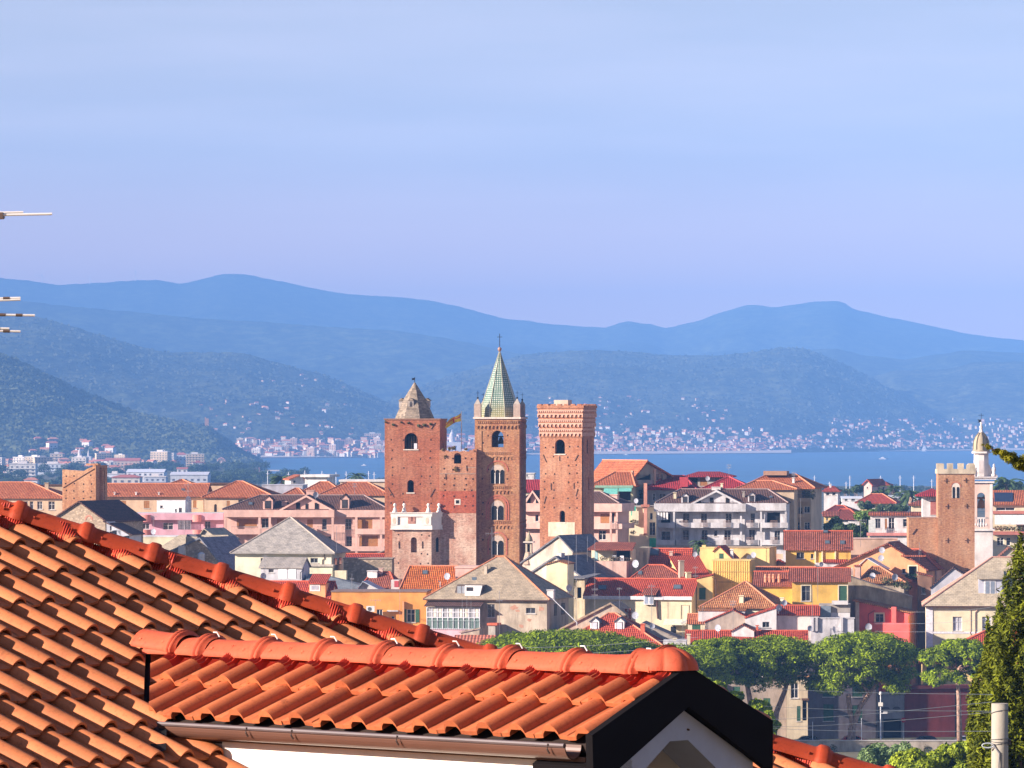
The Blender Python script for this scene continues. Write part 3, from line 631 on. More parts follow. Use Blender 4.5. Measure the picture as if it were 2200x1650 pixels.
# ------------------------------------------------------------------ builders for buildings
DY = 48                                  # the old town stands this much behind the street
class House:
    """front wall spans photo columns px0..px1 with its near right corner at depth Y; turned by r degrees so that the right side shows"""
    def __init__(s, name, label, cat, px0, px1, Y, r, dep, zg=4.5, group=None):
        Y = Y+DY; s.Y, s.r, s.D = Y, rad(r), dep; c, q = math.cos(s.r), math.sin(s.r)
        k0, k1 = (px0-1100)/F, (px1-1100)/F
        s.FR = Vector((k1*Y, Y, 0)); s.W = (s.FR.x-k0*Y)/(c+k0*q)
        s.FL = s.FR - Vector((c, -q, 0))*s.W; s.ax = Vector((c, -q, 0)); s.ay = Vector((q, c, 0)); s.zg = zg
        s.T = empty(name, (s.FL.x, s.FL.y, zg), -s.r, label, cat, group); s.roofp = None
    def x(s, px, y=0):
        k = (px-1100)/F; O = s.FL + s.ay*y
        return (k*O.y-O.x)/(s.ax.x-k*s.ax.y)
    def z(s, py, x=None, y=0):
        if x is None: x = s.W
        Yq = s.FL.y + s.ax.y*x + s.ay.y*y
        return CZ-(py-HY)/F*Yq - s.zg
    def ys(s, px):                       # depth coordinate on the right side wall
        k = (px-1100)/F; return (k*s.FR.y-s.FR.x)/(s.ay.x-k*s.ay.y)
    def rc(s, p, y=0): return (s.x(p[0], y), s.z(p[3], s.x(p[0], y), y), s.x(p[2], y), s.z(p[1], s.x(p[2], y), y))
    def fbox(s, px0, py0, px1, py1, y0, y1, name, mat, parent=None):
        x0, z0, x1, z1 = s.rc((px0, py0, px1, py1), y0); m = MB(); m.box(x0, x1, y0, y1, z0, z1); return m.build(name, mat, parent or s.T)
    def fpoly(s, pts, y0, y1, name, mat, parent=None, holes=()):
        f = lambda P: [(s.x(a, y0), s.z(b, s.x(a, y0), y0)) for a, b in P]
        o = f(pts); ar = sum(o[i][0]*o[(i+1) % len(o)][1]-o[(i+1) % len(o)][0]*o[i][1] for i in range(len(o)))
        if ar < 0: o = o[::-1]
        m = MB(); m.panel(o, [f(h) for h in holes], y0, y1-y0); return m.build(name, mat, parent or s.T)
    def walls(s, mat, eave, wins=(), side=(), apex=None, eaver=None, top=None, basement=0):
        """wins: (px0,py0,px1,py1,kind). kinds: d dark glass, w white frame, g green shutters open, c closed green shutters, o open dark, a arched, b brown shutter"""
        H = s.z(eave); HR = s.z(eaver) if eaver else H; s.H = H; th_ = .32
        outer = [(0, 0), (s.W, 0), (s.W, HR)]
        if apex: outer.append((s.x(apex[0]), s.z(apex[1], s.x(apex[0]))))
        outer.append((0, H)); holes = []; s.wn = []
        for w in wins:
            x0, z0, x1, z1 = s.rc(w[:4]); x0, x1 = max(x0, .05), min(x1, s.W-.05)
            holes.append(arch((x0+x1)/2, z0, x1-x0, z1-z0) if w[4] == 'a' else rect(x0, z0, x1, z1)); s.wn.append((x0, z0, x1, z1, w[4]))
        m = MB(); m.panel(outer, holes, 0, th_)
        D = s.D
        m.add([(0, th_, 0), (0, D, 0), (0, D, H), (0, th_, H), (th_, th_, 0), (th_, D, 0), (th_, D, H), (th_, th_, H)], [(1, 0, 3, 2), (4, 5, 6, 7)])
        m.add([(s.W, th_, 0), (s.W, D, 0), (s.W, D, HR), (s.W, th_, HR)], [(0, 1, 2, 3)])
        b = [(x, D, z) for x, z in outer]; m.face(b[::-1])
        s.wall = m.build('wall', mat, s.T)
        for q in s.wn: s.window(*q)
        for w in side:
            y0, y1 = s.ys(w[0]), s.ys(w[2]); z0, z1 = CZ-(w[3]-HY)/F*s.Y-s.zg, CZ-(w[1]-HY)/F*s.Y-s.zg
            m = MB(); m.box(s.W+.003, s.W+.06, y0, y1, z0, z1); fr = m.build('window', WHITE if w[4] == 'w' else BROWN, s.T)
            m = MB(); m.box(s.W+.05, s.W+.075, y0+.1, y1-.1, z0+.1, z1-.1); m.build('pane', GREEN if w[4] == 'c' else GLASS, fr)
        return s
    def window(s, x0, z0, x1, z1, kind, y=0):
        w, h = x1-x0, z1-z0; t = .07; yf = y+.14
        fm = {'w': WHITE, 'g': WHITE, 'a': BROWN, 'd': GREY, 'c': GREEN, 'o': GREY, 'b': BROWN, 's': WHITE}[kind]
        m = MB()
        if kind == 'o':
            m.box(x0-.02, x1+.02, y+.5, y+.56, z0, z1); m.build('window', DARK, s.T); return
        m.box(x0, x0+t, yf, yf+.06, z0, z1); m.box(x1-t, x1, yf, yf+.06, z0, z1); m.box(x0+t, x1-t, yf, yf+.06, z1-t, z1); m.box(x0+t, x1-t, yf, yf+.06, z0, z0+t)
        if w > .9: m.box((x0+x1)/2-t/2, (x0+x1)/2+t/2, yf-.003, yf+.06, z0+t, z1-t)
        if h > 1.2: m.box(x0+t, x1-t, yf+.003, yf+.055, z0+h*.62, z0+h*.62+t*.7)
        fr = m.build('window', fm, s.T)
        m = MB(); m.box(x0+.01, x1-.01, yf+.062, yf+.09, z0+.01, z1-.01); m.build('pane', plain((.46, .47, .52), .3) if kind == 's' else GLASS, fr)
        if kind != 'a':
            m = MB(); m.box(x0-.12, x1+.12, y-.10, y+.0, z0-.12, z0-.003); m.build('sill', plain((.5, .47, .43), .8), fr)
        if kind == 'g':
            for sg in (0, 1):
                m = MB(); a = x0-w*.5 if sg == 0 else x1+.02; m.box(a, a+w*.48, y-.07, y-.01, z0, z1); m.build('shutter', GREEN, fr)
        if kind in 'cb':
            m = MB(); m.box(x0+.02, (x0+x1)/2-.01, y+.03, y+.07, z0+.02, z1-.02); m.box((x0+x1)/2+.01, x1-.02, y+.03, y+.07, z0+.02, z1-.02)
            m.build('shutter', GREEN if kind == 'c' else plain((.34, .15, .05), .7), fr)
    def caps(s, lines, mat, r=.13):
        for a, b in lines:
            m = MB(); a, b = Vector(a)+Vector((0, 0, .03)), Vector(b)+Vector((0, 0, .03)); m.tube([a, b], r, 6); m.build('ridge_cap', mat, s.rf)
    def roof(s, kind, mat, ridge, rx=None, o=.5, t=.16, cap=None, parent=None, eave=None, eaver=None, drop=.12, x0=0, x1=None, y0=0, D=None, apexx=None):
        W = s.W if x1 is None else x1; D = s.D if D is None else D
        ze = (s.z(eave) if eave else s.H)
        yr = (y0+D)/2
        if kind in ('hip', 'pyr', 'gx'): zr = s.z(ridge, W/2, yr)
        else: zr = s.z(ridge, W/2, 0)
        sl = (zr-ze)/max(.1, (yr-y0)); L0, R0, F0, B0 = x0-o, W+o, y0-o, D+o; zo = ze - .02
        m = MB(); V = lambda x, y, z: (x, y, z)
        if kind == 'hip' or kind == 'pyr':
            if rx: a, b = s.x(rx[0], yr), s.x(rx[1], yr)
            else: a = b = W/2
            A, B, C, E_ = V(L0, F0, zo), V(R0, F0, zo), V(R0, B0, zo), V(L0, B0, zo); P, Q = V(a, yr, zr), V(b, yr, zr)
            if abs(b-a) < .05: fs_ = [[A, B, P], [B, C, P], [C, E_, P], [E_, A, P]]; lines = [(A, P), (B, P), (C, P), (E_, P)]
            else: fs_ = [[A, B, Q, P], [B, C, Q], [C, E_, P, Q], [E_, A, P]]; lines = [(A, P), (B, Q), (P, Q), (C, Q), (E_, P)]
        elif kind == 'gx':
            A, B, C, E_ = V(L0, F0, zo), V(R0, F0, zo), V(R0, B0, zo), V(L0, B0, zo); P, Q = V(L0, yr, zr), V(R0, yr, zr)
            fs_ = [[A, B, Q, P], [C, E_, P, Q]]; lines = [(P, Q)]
            g = MB()
            for xx in (x0+.001, W-.001): g.prismx([(y0, ze-.02), (D, ze-.02), (yr, zr-t-.05)], xx-.1 if xx > x0+1 else xx, xx if xx > x0+1 else xx+.1)
            g.build('gable', s.wall.data.materials[0], parent or s.T)
        elif kind == 'gy':
            ax_ = s.x(apexx) if apexx else W/2; zer = s.z(eaver) if eaver else ze
            sL = (zr-ze)/(ax_-x0); sR = (zr-zer)/(W-ax_)
            A, E_ = V(L0, F0, ze-sL*o+t), V(L0, B0, ze-sL*o+t); B, C = V(R0, F0, zer-sR*o+t), V(R0, B0, zer-sR*o+t); P, Q = V(ax_, F0, zr+t), V(ax_, B0, zr+t)
            fs_ = [[A, P, Q, E_], [P, B, C, Q]]; lines = [(P, Q)]
        elif kind == 'shed':                # rises to the back
            zb = s.z(ridge, W/2, D)
            A, B, C, E_ = V(L0, F0, zo), V(R0, F0, zo), V(R0, B0, zb), V(L0, B0, zb); fs_ = [[A, B, C, E_]]; lines = []
            g = MB(); g.prismx([(y0+.1, ze-.1), (D, ze-.1), (D, zb-t-.02)], x0+.02, W-.02); g.build('gable', s.wall.data.materials[0], parent or s.T)
        elif kind == 'shedx':               # slopes down to the right
            zer = s.z(eaver); A, B, C, E_ = V(L0, F0, ze+t), V(R0, F0, zer+t), V(R0, B0, zer+t), V(L0, B0, ze+t); fs_ = [[A, B, C, E_]]; lines = []
        elif kind == 'flat':
            z1 = zr; m.box(L0, R0, F0, B0, ze, z1); s.rf = m.build('roof', mat, parent or s.T); return s
        m.slab(fs_, t); s.rf = m.build('roof', mat, parent or s.T)
        s.pl = (ze, zr, y0, yr)
        if cap: s.caps(lines, cap)
        return s
    def onroof(s, px, py):               # local point on the front slope
        ze, zr, y0, yr = s.pl; y = y0
        for i in range(6):
            x = s.x(px, y); z = s.z(py, x, y); y = y0+(z-ze)/(zr-ze)*(yr-y0)
        return x, y, z
    def sky(s, px0, py0, px1, py1):
        a = s.onroof(px0, py1); b = s.onroof(px1, py1); c = s.onroof(px1, py0); d = s.onroof(px0, py0); up = Vector((0, -.12, .16)); m = MB()
        P = [Vector(q) for q in (a, b, c, d)]; T_ = [p+up for p in P]; m.face(T_)
        for i in range(4): m.face([P[i], P[(i+1) % 4], T_[(i+1) % 4], T_[i]])
        o = m.build('skylight', plain((.10, .10, .11), .5), s.rf); ce = sum(T_, Vector())/4
        m = MB(); m.face([ce+(p-ce)*.75+Vector((0, -.01, .015)) for p in T_]); m.build('pane', glass_sky(), o)
    def chim(s, px0, py0, px1, py1, mat, y=None, cap=True):
        if y is None:
            try: y = s.onroof((px0+px1)/2, py1)[1]
            except Exception: y = 1
        y = max(.3, min(y, s.D-.8)); x0, z0, x1, z1 = s.rc((px0, py0, px1, py1), y); w = x1-x0
        m = MB(); m.box(x0, x1, y, y+max(.5, w), z0-.6, z1-(.25 if cap else 0)); c = m.build('chimney', mat, s.rf if s.rf else s.T)
        if cap:
            m = MB(); m.box(x0-.08, x1+.08, y-.08, y+max(.5, w)+.08, z1-.12, z1); m.box(x0+.08, x1-.08, y+.06, y+max(.5, w)-.06, z1-.25, z1-.12); m.build('cap', mat, c)
        return c
def glass_sky():
    if 'gs' in CACHE: return CACHE['gs']
    m, nt, b = newmat('skylight_glass', .15, .8); b.inputs['Base Color'].default_value = (.10, .13, .15, 1); CACHE['gs'] = m; return m
def dish(px, py, r, Y, label, turn=0, mat=None):
    Y += DY; p = K(px, py, Y); R_ = r*Y/F; t = empty('satellite_dish', (p.x, p.y, p.z-R_*1.2), rad(turn), label, 'satellite dish', 'satellite dishes on the roofs')
    m = MB(); n = 16; vs_ = []
    rings = [(0, .0), (.35, .03), (.7, .10), (1, .20)]
    for k, (a, d) in enumerate(rings[1:]):
        for i in range(n): vs_.append((math.cos(2*math.pi*i/n)*a*R_, -d*R_-.02, math.sin(2*math.pi*i/n)*a*R_*1.06+R_*1.2))
    c = len(vs_); vs_.append((0, -.02, R_*1.2)); m.add(vs_, [(c, (i+1) % n, i) for i in range(n)] + [(k*n+i, k*n+(i+1) % n, (k+1)*n+(i+1) % n, (k+1)*n+i) for k in range(2) for i in range(n)])
    vb = [(x, y+.03, z) for x, y, z in vs_]; m.add(vb, [(c, i, (i+1) % n) for i in range(n)] + [(k*n+i, (k+1)*n+i, (k+1)*n+(i+1) % n, k*n+(i+1) % n) for k in range(2) for i in range(n)])
    m.build('dish', mat or plain((.42, .44, .50), .5), t)
    m = MB(); m.tube([(0, -.05, R_*.3), (.05*R_, -.7*R_, R_*1.05)], .02, 5); m.box(-.05, .12, -.75*R_-.05, -.75*R_+.08, R_*1.0, R_*1.15); m.build('feed_arm', GREY, t)
    m = MB(); m.tube([(0, .12, -R_*.6), (0, .12, R_*1.2)], .03, 6); m.tube([(0, .12, R_*1.2), (0, .0, R_*1.2)], .03, 6); m.build('mount', GREY, t)
def aerial(px, py0, py1, Y, label, els=(.03, .12), w=22, tilt=0):
    Y += DY; a, b = K(px, py1, Y), K(px+tilt, py0, Y); t = empty('roof_aerial', a, 0, label, 'aerial', 'television aerials on the roofs'); d = b-a
    m = MB(); m.tube([(0, 0, -.5), tuple(d)], .028, 6); m.build('mast', METAL, t); s = Y/F
    for e in els:
        c = Vector(tuple(d*(1-e))); m = MB(); L_ = w*s
        m.tube([c-Vector((L_*.5, -.2, 0)), c+Vector((L_*.5, -.2, 0))], .022, 5)
        for i in range(6):
            x = -L_*.5+L_*i/5; m.tube([c+Vector((x, -.35, -.0)), c+Vector((x, .35, 0))], .012, 4); m.tube([c+Vector((x, 0, -.18)), c+Vector((x, 0, .18))], .014, 4)
        m.build('boom', METAL, t)

# ------------------------------------------------------------------ the medieval towers
BR1 = brick((.42, .135, .07), (.29, .09, .05), (.48, .25, .15), .5)
BR2 = brick((.48, .195, .10), (.36, .135, .07), (.55, .33, .21), .6)
BR3 = brick((.46, .21, .10), (.35, .14, .075), (.52, .33, .18), .6)
BRL = brick((.55, .30, .21), (.42, .19, .13), (.70, .54, .42), 1.0)
BR5 = brick((.50, .25, .13), (.42, .19, .10), (.56, .36, .22), .7)
STONE = plain((.62, .55, .47), .9, .1); PALE = plaster((.74, .68, .58), .3)
class Tower(House):
    def shaft(s, mat, top, wins=(), sidewins=(), D=None, th_=.9):
        s.H = s.z(top); D = s.D; holes = [arch(s.x(cx), s.z(pb, s.x(cx)), w*s.Y/F, (pb-pt)*s.Y/F) for cx, pt, pb, w in wins]
        m = MB(); m.panel(rect(0, 0, s.W, s.H), holes, 0, th_)
        # right side with its openings, back with openings so that one can look through the belfry
        sh = []
        for cx, pt, pb, w in sidewins:
            y = s.ys(cx); sh.append(arch(y, CZ-(pb-HY)/F*s.Y-s.zg, w, (pb-pt)*s.Y/F))
        n0 = len(m.v); m.panel(rect(th_+.002, 0, D, s.H), sh, 0, th_)
        for i in range(n0, len(m.v)): x, y, z = m.v[i]; m.v[i] = (s.W-y, x, z)
        bk = [h for h, w in zip(holes, wins) if w[3] > 20]
        n0 = len(m.v); m.panel(rect(0, 0, s.W-th_-.002, s.H), bk, D-th_-.002, th_-.01)
        m.box(0, th_, th_+.002, D-th_-.003, 0, s.H)
        m.box(th_, s.W-th_, th_, D-th_, s.H-.4, s.H-.02)
        s.wall = m.build('wall', mat, s.T); s.rf = s.wall
    def holes(s, cols, rows, y=-.004):
        for i, py in enumerate(rows):
            for px in cols:
                jx, jy = random.uniform(-2, 2), random.uniform(-1.5, 1.5)
                if random.random() < .15: continue
                x = s.x(px+jx); z = s.z(py+jy, x); m = MB(); m.box(x-.12, x+.12, y, .06, z-.13, z+.13)
                m.build('putlog_hole', plain((.03, .018, .014), .95), s.T)
    def frieze(s, px0, px1, pya, n, mat, d=.22, blind=True, side=True):
        """row of small hanging arches with a dentil band above, at photo row pya (top of the dentils)"""
        x0, x1 = s.x(px0), s.x(px1); z = s.z(pya); u = s.Y/F
        m = MB(); w = (x1-x0)/n
        for i in range(n*2):
            xa = x0+(i+.2)*w/2; m.box(xa, xa+w*.28, -d*.7, .01, z-6.5*u, z-2.2*u)
        m.box(x0, x1, -d, .01, z-2.2*u, z)
        for i in range(n):
            c = x0+(i+.5)*w; pts = []
            zt, zb = z-9*u, z-18*u
            for k in range(7):
                a = math.pi*k/6; pts.append((c+w*.36*math.cos(a), zb+3*u+w*.40*math.sin(a)))
            o = [(c-w*.5, zb), (c-w*.36, zb)] + pts[::-1] + [(c+w*.36, zb), (c+w*.5, zb), (c+w*.5, zt), (c-w*.5, zt)]
            oo = [(c-w*.5, zt), (c-w*.5, zb)] + [(c-w*.34, zb)] + pts[::-1] + [(c+w*.34, zb), (c+w*.5, zb), (c+w*.5, zt)]
            m.panel(oo[::-1] if False else oo, [], -d, d)
        if side:
            D = s.D; ns = max(3, int(D/w))
            m.box(s.W, s.W+d, 0, D, z-2.2*u, z)
            for i in range(ns):
                ya = D*(i+.25)/ns; m.box(s.W, s.W+d*.8, ya, ya+D/ns*.5, z-17*u, z-9*u); m.box(s.W, s.W+d*.6, ya, ya+D/ns*.3, z-6.5*u, z-2.2*u)
        m.build('arched_frieze', mat, s.T)
    def anchors(s, lines):
        for (a, b, c, d) in lines:
            x, x2 = s.x(a), s.x(c); m = MB(); m.tube([(x, -.05, s.z(b, x)), (x2, -.05, s.z(d, x2))], .07, 5); m.build('wall_anchor', plain((.13, .07, .045), .8), s.T)
    def ledge(s, cx, py, w):
        x = s.x(cx); h = w*s.Y/F/2+.15; m = MB(); m.box(x-h, x+h, -.12, .2, s.z(py, x)-.18, s.z(py, x)-.003); m.build('sill', STONE, s.T)

YT = 790.0
# --- tower with the stone spire roof
T1 = Tower('brick_tower', 'broad brick tower with a pyramid stone roof, behind the white clock parapet', 'tower', 826.5, 945, YT, 7, 8.4)
T1.shaft(BR1, 902, [(883, 930, 965, 29), (882, 1031, 1058, 14)], [(952, 945, 962, 1.0)])
m = MB(); T = T1; u = (YT+DY)/F
m.box(-.12, T.W+.12, -.12, T.D+.12, T.H, T.H+.22); m.build('coping', plain((.25, .13, .08), .9), T.T)
def frustum(m, x0, x1, y0, y1, z0, z1, s_):
    cx, cy = (x0+x1)/2, (y0+y1)/2; a, b = (x1-x0)/2*s_, (y1-y0)/2*s_
    m.add([(x0,y0,z0),(x1,y0,z0),(x1,y1,z0),(x0,y1,z0),(cx-a,cy-b,z1),(cx+a,cy-b,z1),(cx+a,cy+b,z1),(cx-a,cy+b,z1)], [(4,5,6,7),(0,1,5,4),(1,2,6,5),(2,3,7,6),(3,0,4,7),(3,2,1,0)])
ST1 = slate((.33, .27, .205), .55)
cxp, rf = T.x(891, T.D/2), None
zb, zm, zt = T.z(899.5, T.W/2, T.D/2), T.z(858, T.W/2, T.D/2), T.z(822, T.W/2, T.D/2)
m = MB(); hw = 41*u; hm_ = 22*u; cy = T.D/2; oc = []
for (hh, zz, ch) in ((hw, zb, .42), (hm_*1.05, zm, .42), (.12, zt, .42)):
    ring = [(-1, -ch), (-ch, -1), (ch, -1), (1, -ch), (1, ch), (ch, 1), (-ch, 1), (-1, ch)]
    oc.append([(cxp+a*hh, cy+b*hh, zz) for a, b in ring])
m.add(oc[0]+oc[1]+oc[2], [(k*8+i, k*8+(i+1) % 8, (k+1)*8+(i+1) % 8, (k+1)*8+i) for k in range(2) for i in range(8)] + [tuple(range(16, 24))])
rf = m.build('spire_roof', ST1, T.T)
m = MB(); m.box(cxp-hw-.1, cxp+hw+.1, cy-hw-.1, cy+hw+.1, zb-.28, zb-.002); m.build('roof_base', STONE, rf)
for dx, dy in ((-4, -1), (27, 0), (-28, 0)):
    m = MB(); x = cxp+dx*u; w = 5.5*u; yf = cy-hm_*1.35 if dy else cy-.5
    m.box(x-w, x+w, yf, yf+2.2*(1 if dy else .7), T.z(876, T.W/2, cy), T.z(861, T.W/2, cy)); d = m.build('dormer', plain((.40, .36, .32), .9), rf)
    m = MB(); m.prism([(x-w*1.3, T.z(861, T.W/2, cy)), (x+w*1.3, T.z(861, T.W/2, cy)), (x, T.z(855, T.W/2, cy))], yf-.15, yf+2.4); m.build('dormer_roof', ST1, d)
    if dy: m = MB(); m.prism(arch(x, T.z(874, T.W/2, cy), w*1.1, 11*u), yf-.03, yf+.02); m.build('dormer_window', GLASS, d)
m = MB(); m.tube([(cxp, cy, zt-.2), (cxp, cy, zt+.9)], .05, 6); v = m.build('weather_vane', DARK, T.T)
m = MB(); z = zt+.42; m.add([(cxp, cy, z), (cxp, cy, z+.36), (cxp-.55, cy+.02, z+.30), (cxp-.38, cy, z+.18), (cxp-.55, cy, z+.0)], [(0, 1, 2, 3, 4), (4, 3, 2, 1, 0)]); m.build('pennant', DARK, v)
T1.holes([842, 866, 905, 926], [945, 968, 985, 1005, 1022, 1040, 1062, 1080]); T1.anchors([(926, 922, 935, 908), (834, 1048, 846, 1068), (934, 1050, 924, 1068)])
T1.ledge(883, 965, 29); T1.ledge(882, 1058, 14)
# grille in the big opening
m = MB(); x = T1.x(883); z0 = T1.z(965, x)
for i in range(5): m.box(x-.85+i*.42, x-.80+i*.42, .5, .54, z0, z0+2.1)
for i in range(4): m.box(x-1, x+1, .5, .54, z0+.2+i*.32, z0+.23+i*.32)
m.build('grille', BROWN, T1.T); m = MB(); m.box(x+.45, x+.95, .35, .40, z0+.05, z0+.95); m.build('notice_board', plain((.6, .62, .68), .6), T1.T)
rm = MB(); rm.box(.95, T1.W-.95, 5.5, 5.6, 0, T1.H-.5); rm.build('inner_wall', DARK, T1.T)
# plants on the top courses
def leafcloud(name, lobes, n, size, mat, parent=None, up=.25, loc=None, flat=1.0, seed=None, shell=.55):
    rs = np.random.RandomState(seed if seed is not None else random.randint(0, 1 << 30))
    lb = np.array([(c[0], c[1], c[2], r[0], r[1], r[2]) for c, r in lobes]); wgt = (lb[:, 3]*lb[:, 4]*lb[:, 5])**(2/3.); wgt /= wgt.sum()
    id_ = rs.choice(len(lb), n, p=wgt); d = rs.normal(size=(n, 3)); d /= np.linalg.norm(d, axis=1)[:, None]
    rr = 1 - shell*rs.rand(n)**2.0
    p = lb[id_, :3] + d*lb[id_, 3:]*rr[:, None]
    nr = d + rs.normal(size=(n, 3))*.55 + np.array([0, 0, up]); nr /= np.linalg.norm(nr, axis=1)[:, None]
    t = np.cross(nr, rs.normal(size=(n, 3))); t /= np.linalg.norm(t, axis=1)[:, None]; b = np.cross(nr, t)
    s_ = size*(.55+.9*rs.rand(n))[:, None]; t = t*s_; b = b*s_*.62*flat
    q = np.stack([p-t, p-b*.8-t*.15, p+t, p+b], 1).reshape(-1, 3)
    me = bpy.data.meshes.new(name); me.vertices.add(4*n); me.vertices.foreach_set('co', q.ravel().astype('f'))
    me.loops.add(4*n); me.loops.foreach_set('vertex_index', np.arange(4*n)); me.polygons.add(n)
    me.polygons.foreach_set('loop_start', np.arange(0, 4*n, 4)); me.polygons.foreach_set('loop_total', np.full(n, 4)); me.update(calc_edges=True)
    me.materials.append(mat); o = bpy.data.objects.new(name, me); COL.objects.link(o)
    if parent: o.parent = parent
    if loc is not None: o.location = loc
    if name in ('wall_plants', 'wall_weeds', 'ivy', 'balcony_plants', 'potted_plants', 'roof_garden'): o['kind'] = 'stuff'
    return o
WEED = foliage((.05, .09, .03), (.16, .13, .06))
lb = [((T1.x(px), -.15, T1.z(py)), (r*u, .2, r*u*.8)) for px, py, r in ((845, 912, 3), (900, 914, 4), (912, 913, 4), (925, 911, 3), (878, 908, 3), (862, 907, 2), (828, 906, 2))]
leafcloud('wall_plants', lb, 260, .14, WEED, T1.T)
# lower apse-like block with the clock parapet
B = Tower('tower_base', 'light brick lower block with one arched window carrying the white clock parapet', 'building', 843, 927, YT-1.9, 7, 1.9)
B.shaft(BRL, 1134, [(889, 1154, 1187, 13)], [], th_=.7); B.holes([858, 905, 920], [1150, 1168, 1190, 1210]); B.anchors([(857, 1163, 857, 1178), (907, 1163, 907, 1178)])
cd = 1.55; m = MB(); m.prismz([(B.W+.002, 0), (B.W+cd, 1.75), (B.W+.002, 1.75)], 0, B.H); q = m.build('chamfer_wall', BRL, B.T)
m = MB(); z0, z1 = B.z(1186), B.z(1154); e = Vector((cd, 1.75, 0)).normalized(); nn = Vector((e.y, -e.x, 0)); c = Vector((B.W+cd*.52, 1.75*.52, 0)); pts = [c+e*t+Vector((0, 0, z)) for t, z in ((-.28, z0), (.28, z0), (.28, z1-.3), (0, z1), (-.28, z1-.3))]
m.add([tuple(p_+nn*.05) for p_ in pts]+[tuple(p_+nn*.003) for p_ in pts], [(0, 1, 2, 3, 4)]+[(i, 5+i, 5+(i+1) % 5, (i+1) % 5) for i in range(5)]); m.build('window', DARK, q)
CP = plaster((.82, .77, .70), .12)
zlo, zhi = B.z(1136), B.z(1103); x0, x1 = B.x(840), B.x(929)
def cpoly(g): return [(x0-g, -.35-g), (x1+g*.4, -.35-g), (x1+cd+g, 1.55), (x1+cd+g, 1.9), (x0-g, 1.9)]
m = MB(); m.prismz(cpoly(0), B.z(1110), zhi); m.prismz(cpoly(0), zlo, B.z(1128)); m.prismz(cpoly(-.15), B.z(1128)+.003, B.z(1110)-.003); pr = m.build('clock_parapet', CP, B.T)
m = MB(); m.prismz(cpoly(.12), zhi+.002, zhi+.14); m.prismz(cpoly(.1), zlo-.15, zlo-.003); m.build('cornice', CP, pr)
for pa, pb in ((841, 855), (910, 927)):
    m = MB(); m.box(B.x(pa), B.x(pb), -.42, -.351, B.z(1128)+.01, B.z(1109)-.01); q = m.build('pilaster', CP, pr)
    c = (B.x(pa)+B.x(pb))/2; m = MB(); zc = B.z(1119); m.prism([(c+.28*math.cos(a), zc+.55*math.sin(a)) for a in [2*math.pi*i/16 for i in range(16)]], -.44, -.421); m.build('medallion', plain((.62, .50, .38), .8), q)
xc = B.x(885); zc = B.z(1115.5); m = MB(); m.box(xc-.62, xc+.62, -.26, -.201, B.z(1125), B.z(1106)); ck = m.build('clock_face', plain((.42, .20, .15), .9), pr)
for i in range(12):
    a = math.pi*i/6; m = MB(); m.box(xc+.5*math.sin(a)-.03, xc+.5*math.sin(a)+.03, -.285, -.263, zc+.52*math.cos(a)-.03, zc+.52*math.cos(a)+.03); m.build('hour_mark', plain((.8, .75, .66), .8), ck)
m = MB(); m.tube([(xc, -.30, zc), (xc+.02, -.30, zc+.42)], .035, 5); m.build('clock_hand', DARK, ck); m = MB(); m.tube([(xc, -.305, zc), (xc-.03, -.305, zc-.3)], .03, 5); m.build('clock_hand', DARK, ck)
for px, y in ((848, -.2), (868, .9), (920, -.2), (943, 1.1)):
    m = MB(); x = B.x(px, y); zf = zhi+.14
    m.lathe([(.42, zf+.002), (.42, zf+.2), (.30, zf+.3), (.26, zf+.7), (.12, zf+.85), (.12, zf+.95), (.24, zf+1.05), (.28, zf+1.25), (.2, zf+1.45), (.03, zf+1.52)], x, y+.2, 10); m.build('finial', CP, pr, smooth=True)
# --- the low middle tower
T2 = Tower('brick_tower', 'lower flat topped brick tower with a flag mast, left of the campanile', 'tower', 944, 1023, YT-1.3, 7, 7.8)
T2.shaft(BR2, 972, [(983, 973, 996, 16)], [], th_=.7)
m = MB(); n = 16                         # crumbling top
for i in range(n):
    xa = T2.W*i/n; h = .15+.5*vn(i*.6, 3, 2)+ (.25 if i < 4 else 0); m.box(xa+.001, xa+T2.W/n, .0, .7, T2.H+.001, T2.H+h*.7)
m.box(T2.W-.7, T2.W, .72, T2.D, T2.H+.001, T2.H+.55); m.build('ruined_top', BR2, T2.T)
m = MB(); x = T2.x(1000); m.box(x-.01, T2.x(1022), -.006, .0, T2.z(1005), T2.z(1003.5)); m.box(0, T2.W, -.05, -.002, T2.z(1018.5), T2.z(1017)); m.build('string_course', plain((.30, .22, .17), .9), T2.T)
m = MB(); m.box(.02, T2.W-.02, -.03, -.003, T2.z(1102), T2.z(1055)); m.build('brick_band', brick((.46, .115, .06), (.40, .09, .05), (.50, .2, .12), .3), T2.T)
m = MB(); m.box(.01, T2.W-.01, -.05, -.003, 0, T2.z(1103)); m.build('plaster_remains', BRL, T2.T)
m = MB(); x = T2.x(983); z = T2.z(1078); m.box(x-.5, x+.5, -.06, -.031, z-.5, z+.45); w_ = m.build('window', STONE, T2.T); m = MB(); m.box(x-.28, x+.28, -.075, -.061, z-.3, z+.25); m.build('pane', DARK, w_)
T2.holes([955, 975, 1000, 1015], [985, 1008, 1028, 1042, 1053, 1066, 1088], -.035); T2.anchors([(957, 1018, 958, 1030), (1002, 1000, 1003, 1012)])
leafcloud('wall_plants', [((T2.x(px), -.05, T2.z(py)), (r*u, .2, r*u*.9)) for px, py, r in ((980, 1008, 6), (957, 981, 4), (975, 962, 5), (966, 964, 4), (1001, 965, 3), (952, 966, 3))], 320, .15, foliage((.10, .09, .03), (.26, .17, .06)), T2.T)
rm = MB(); rm.box(.75, T2.W-.75, 3, 3.1, 0, T2.H-.5); rm.build('inner_wall', DARK, T2.T)
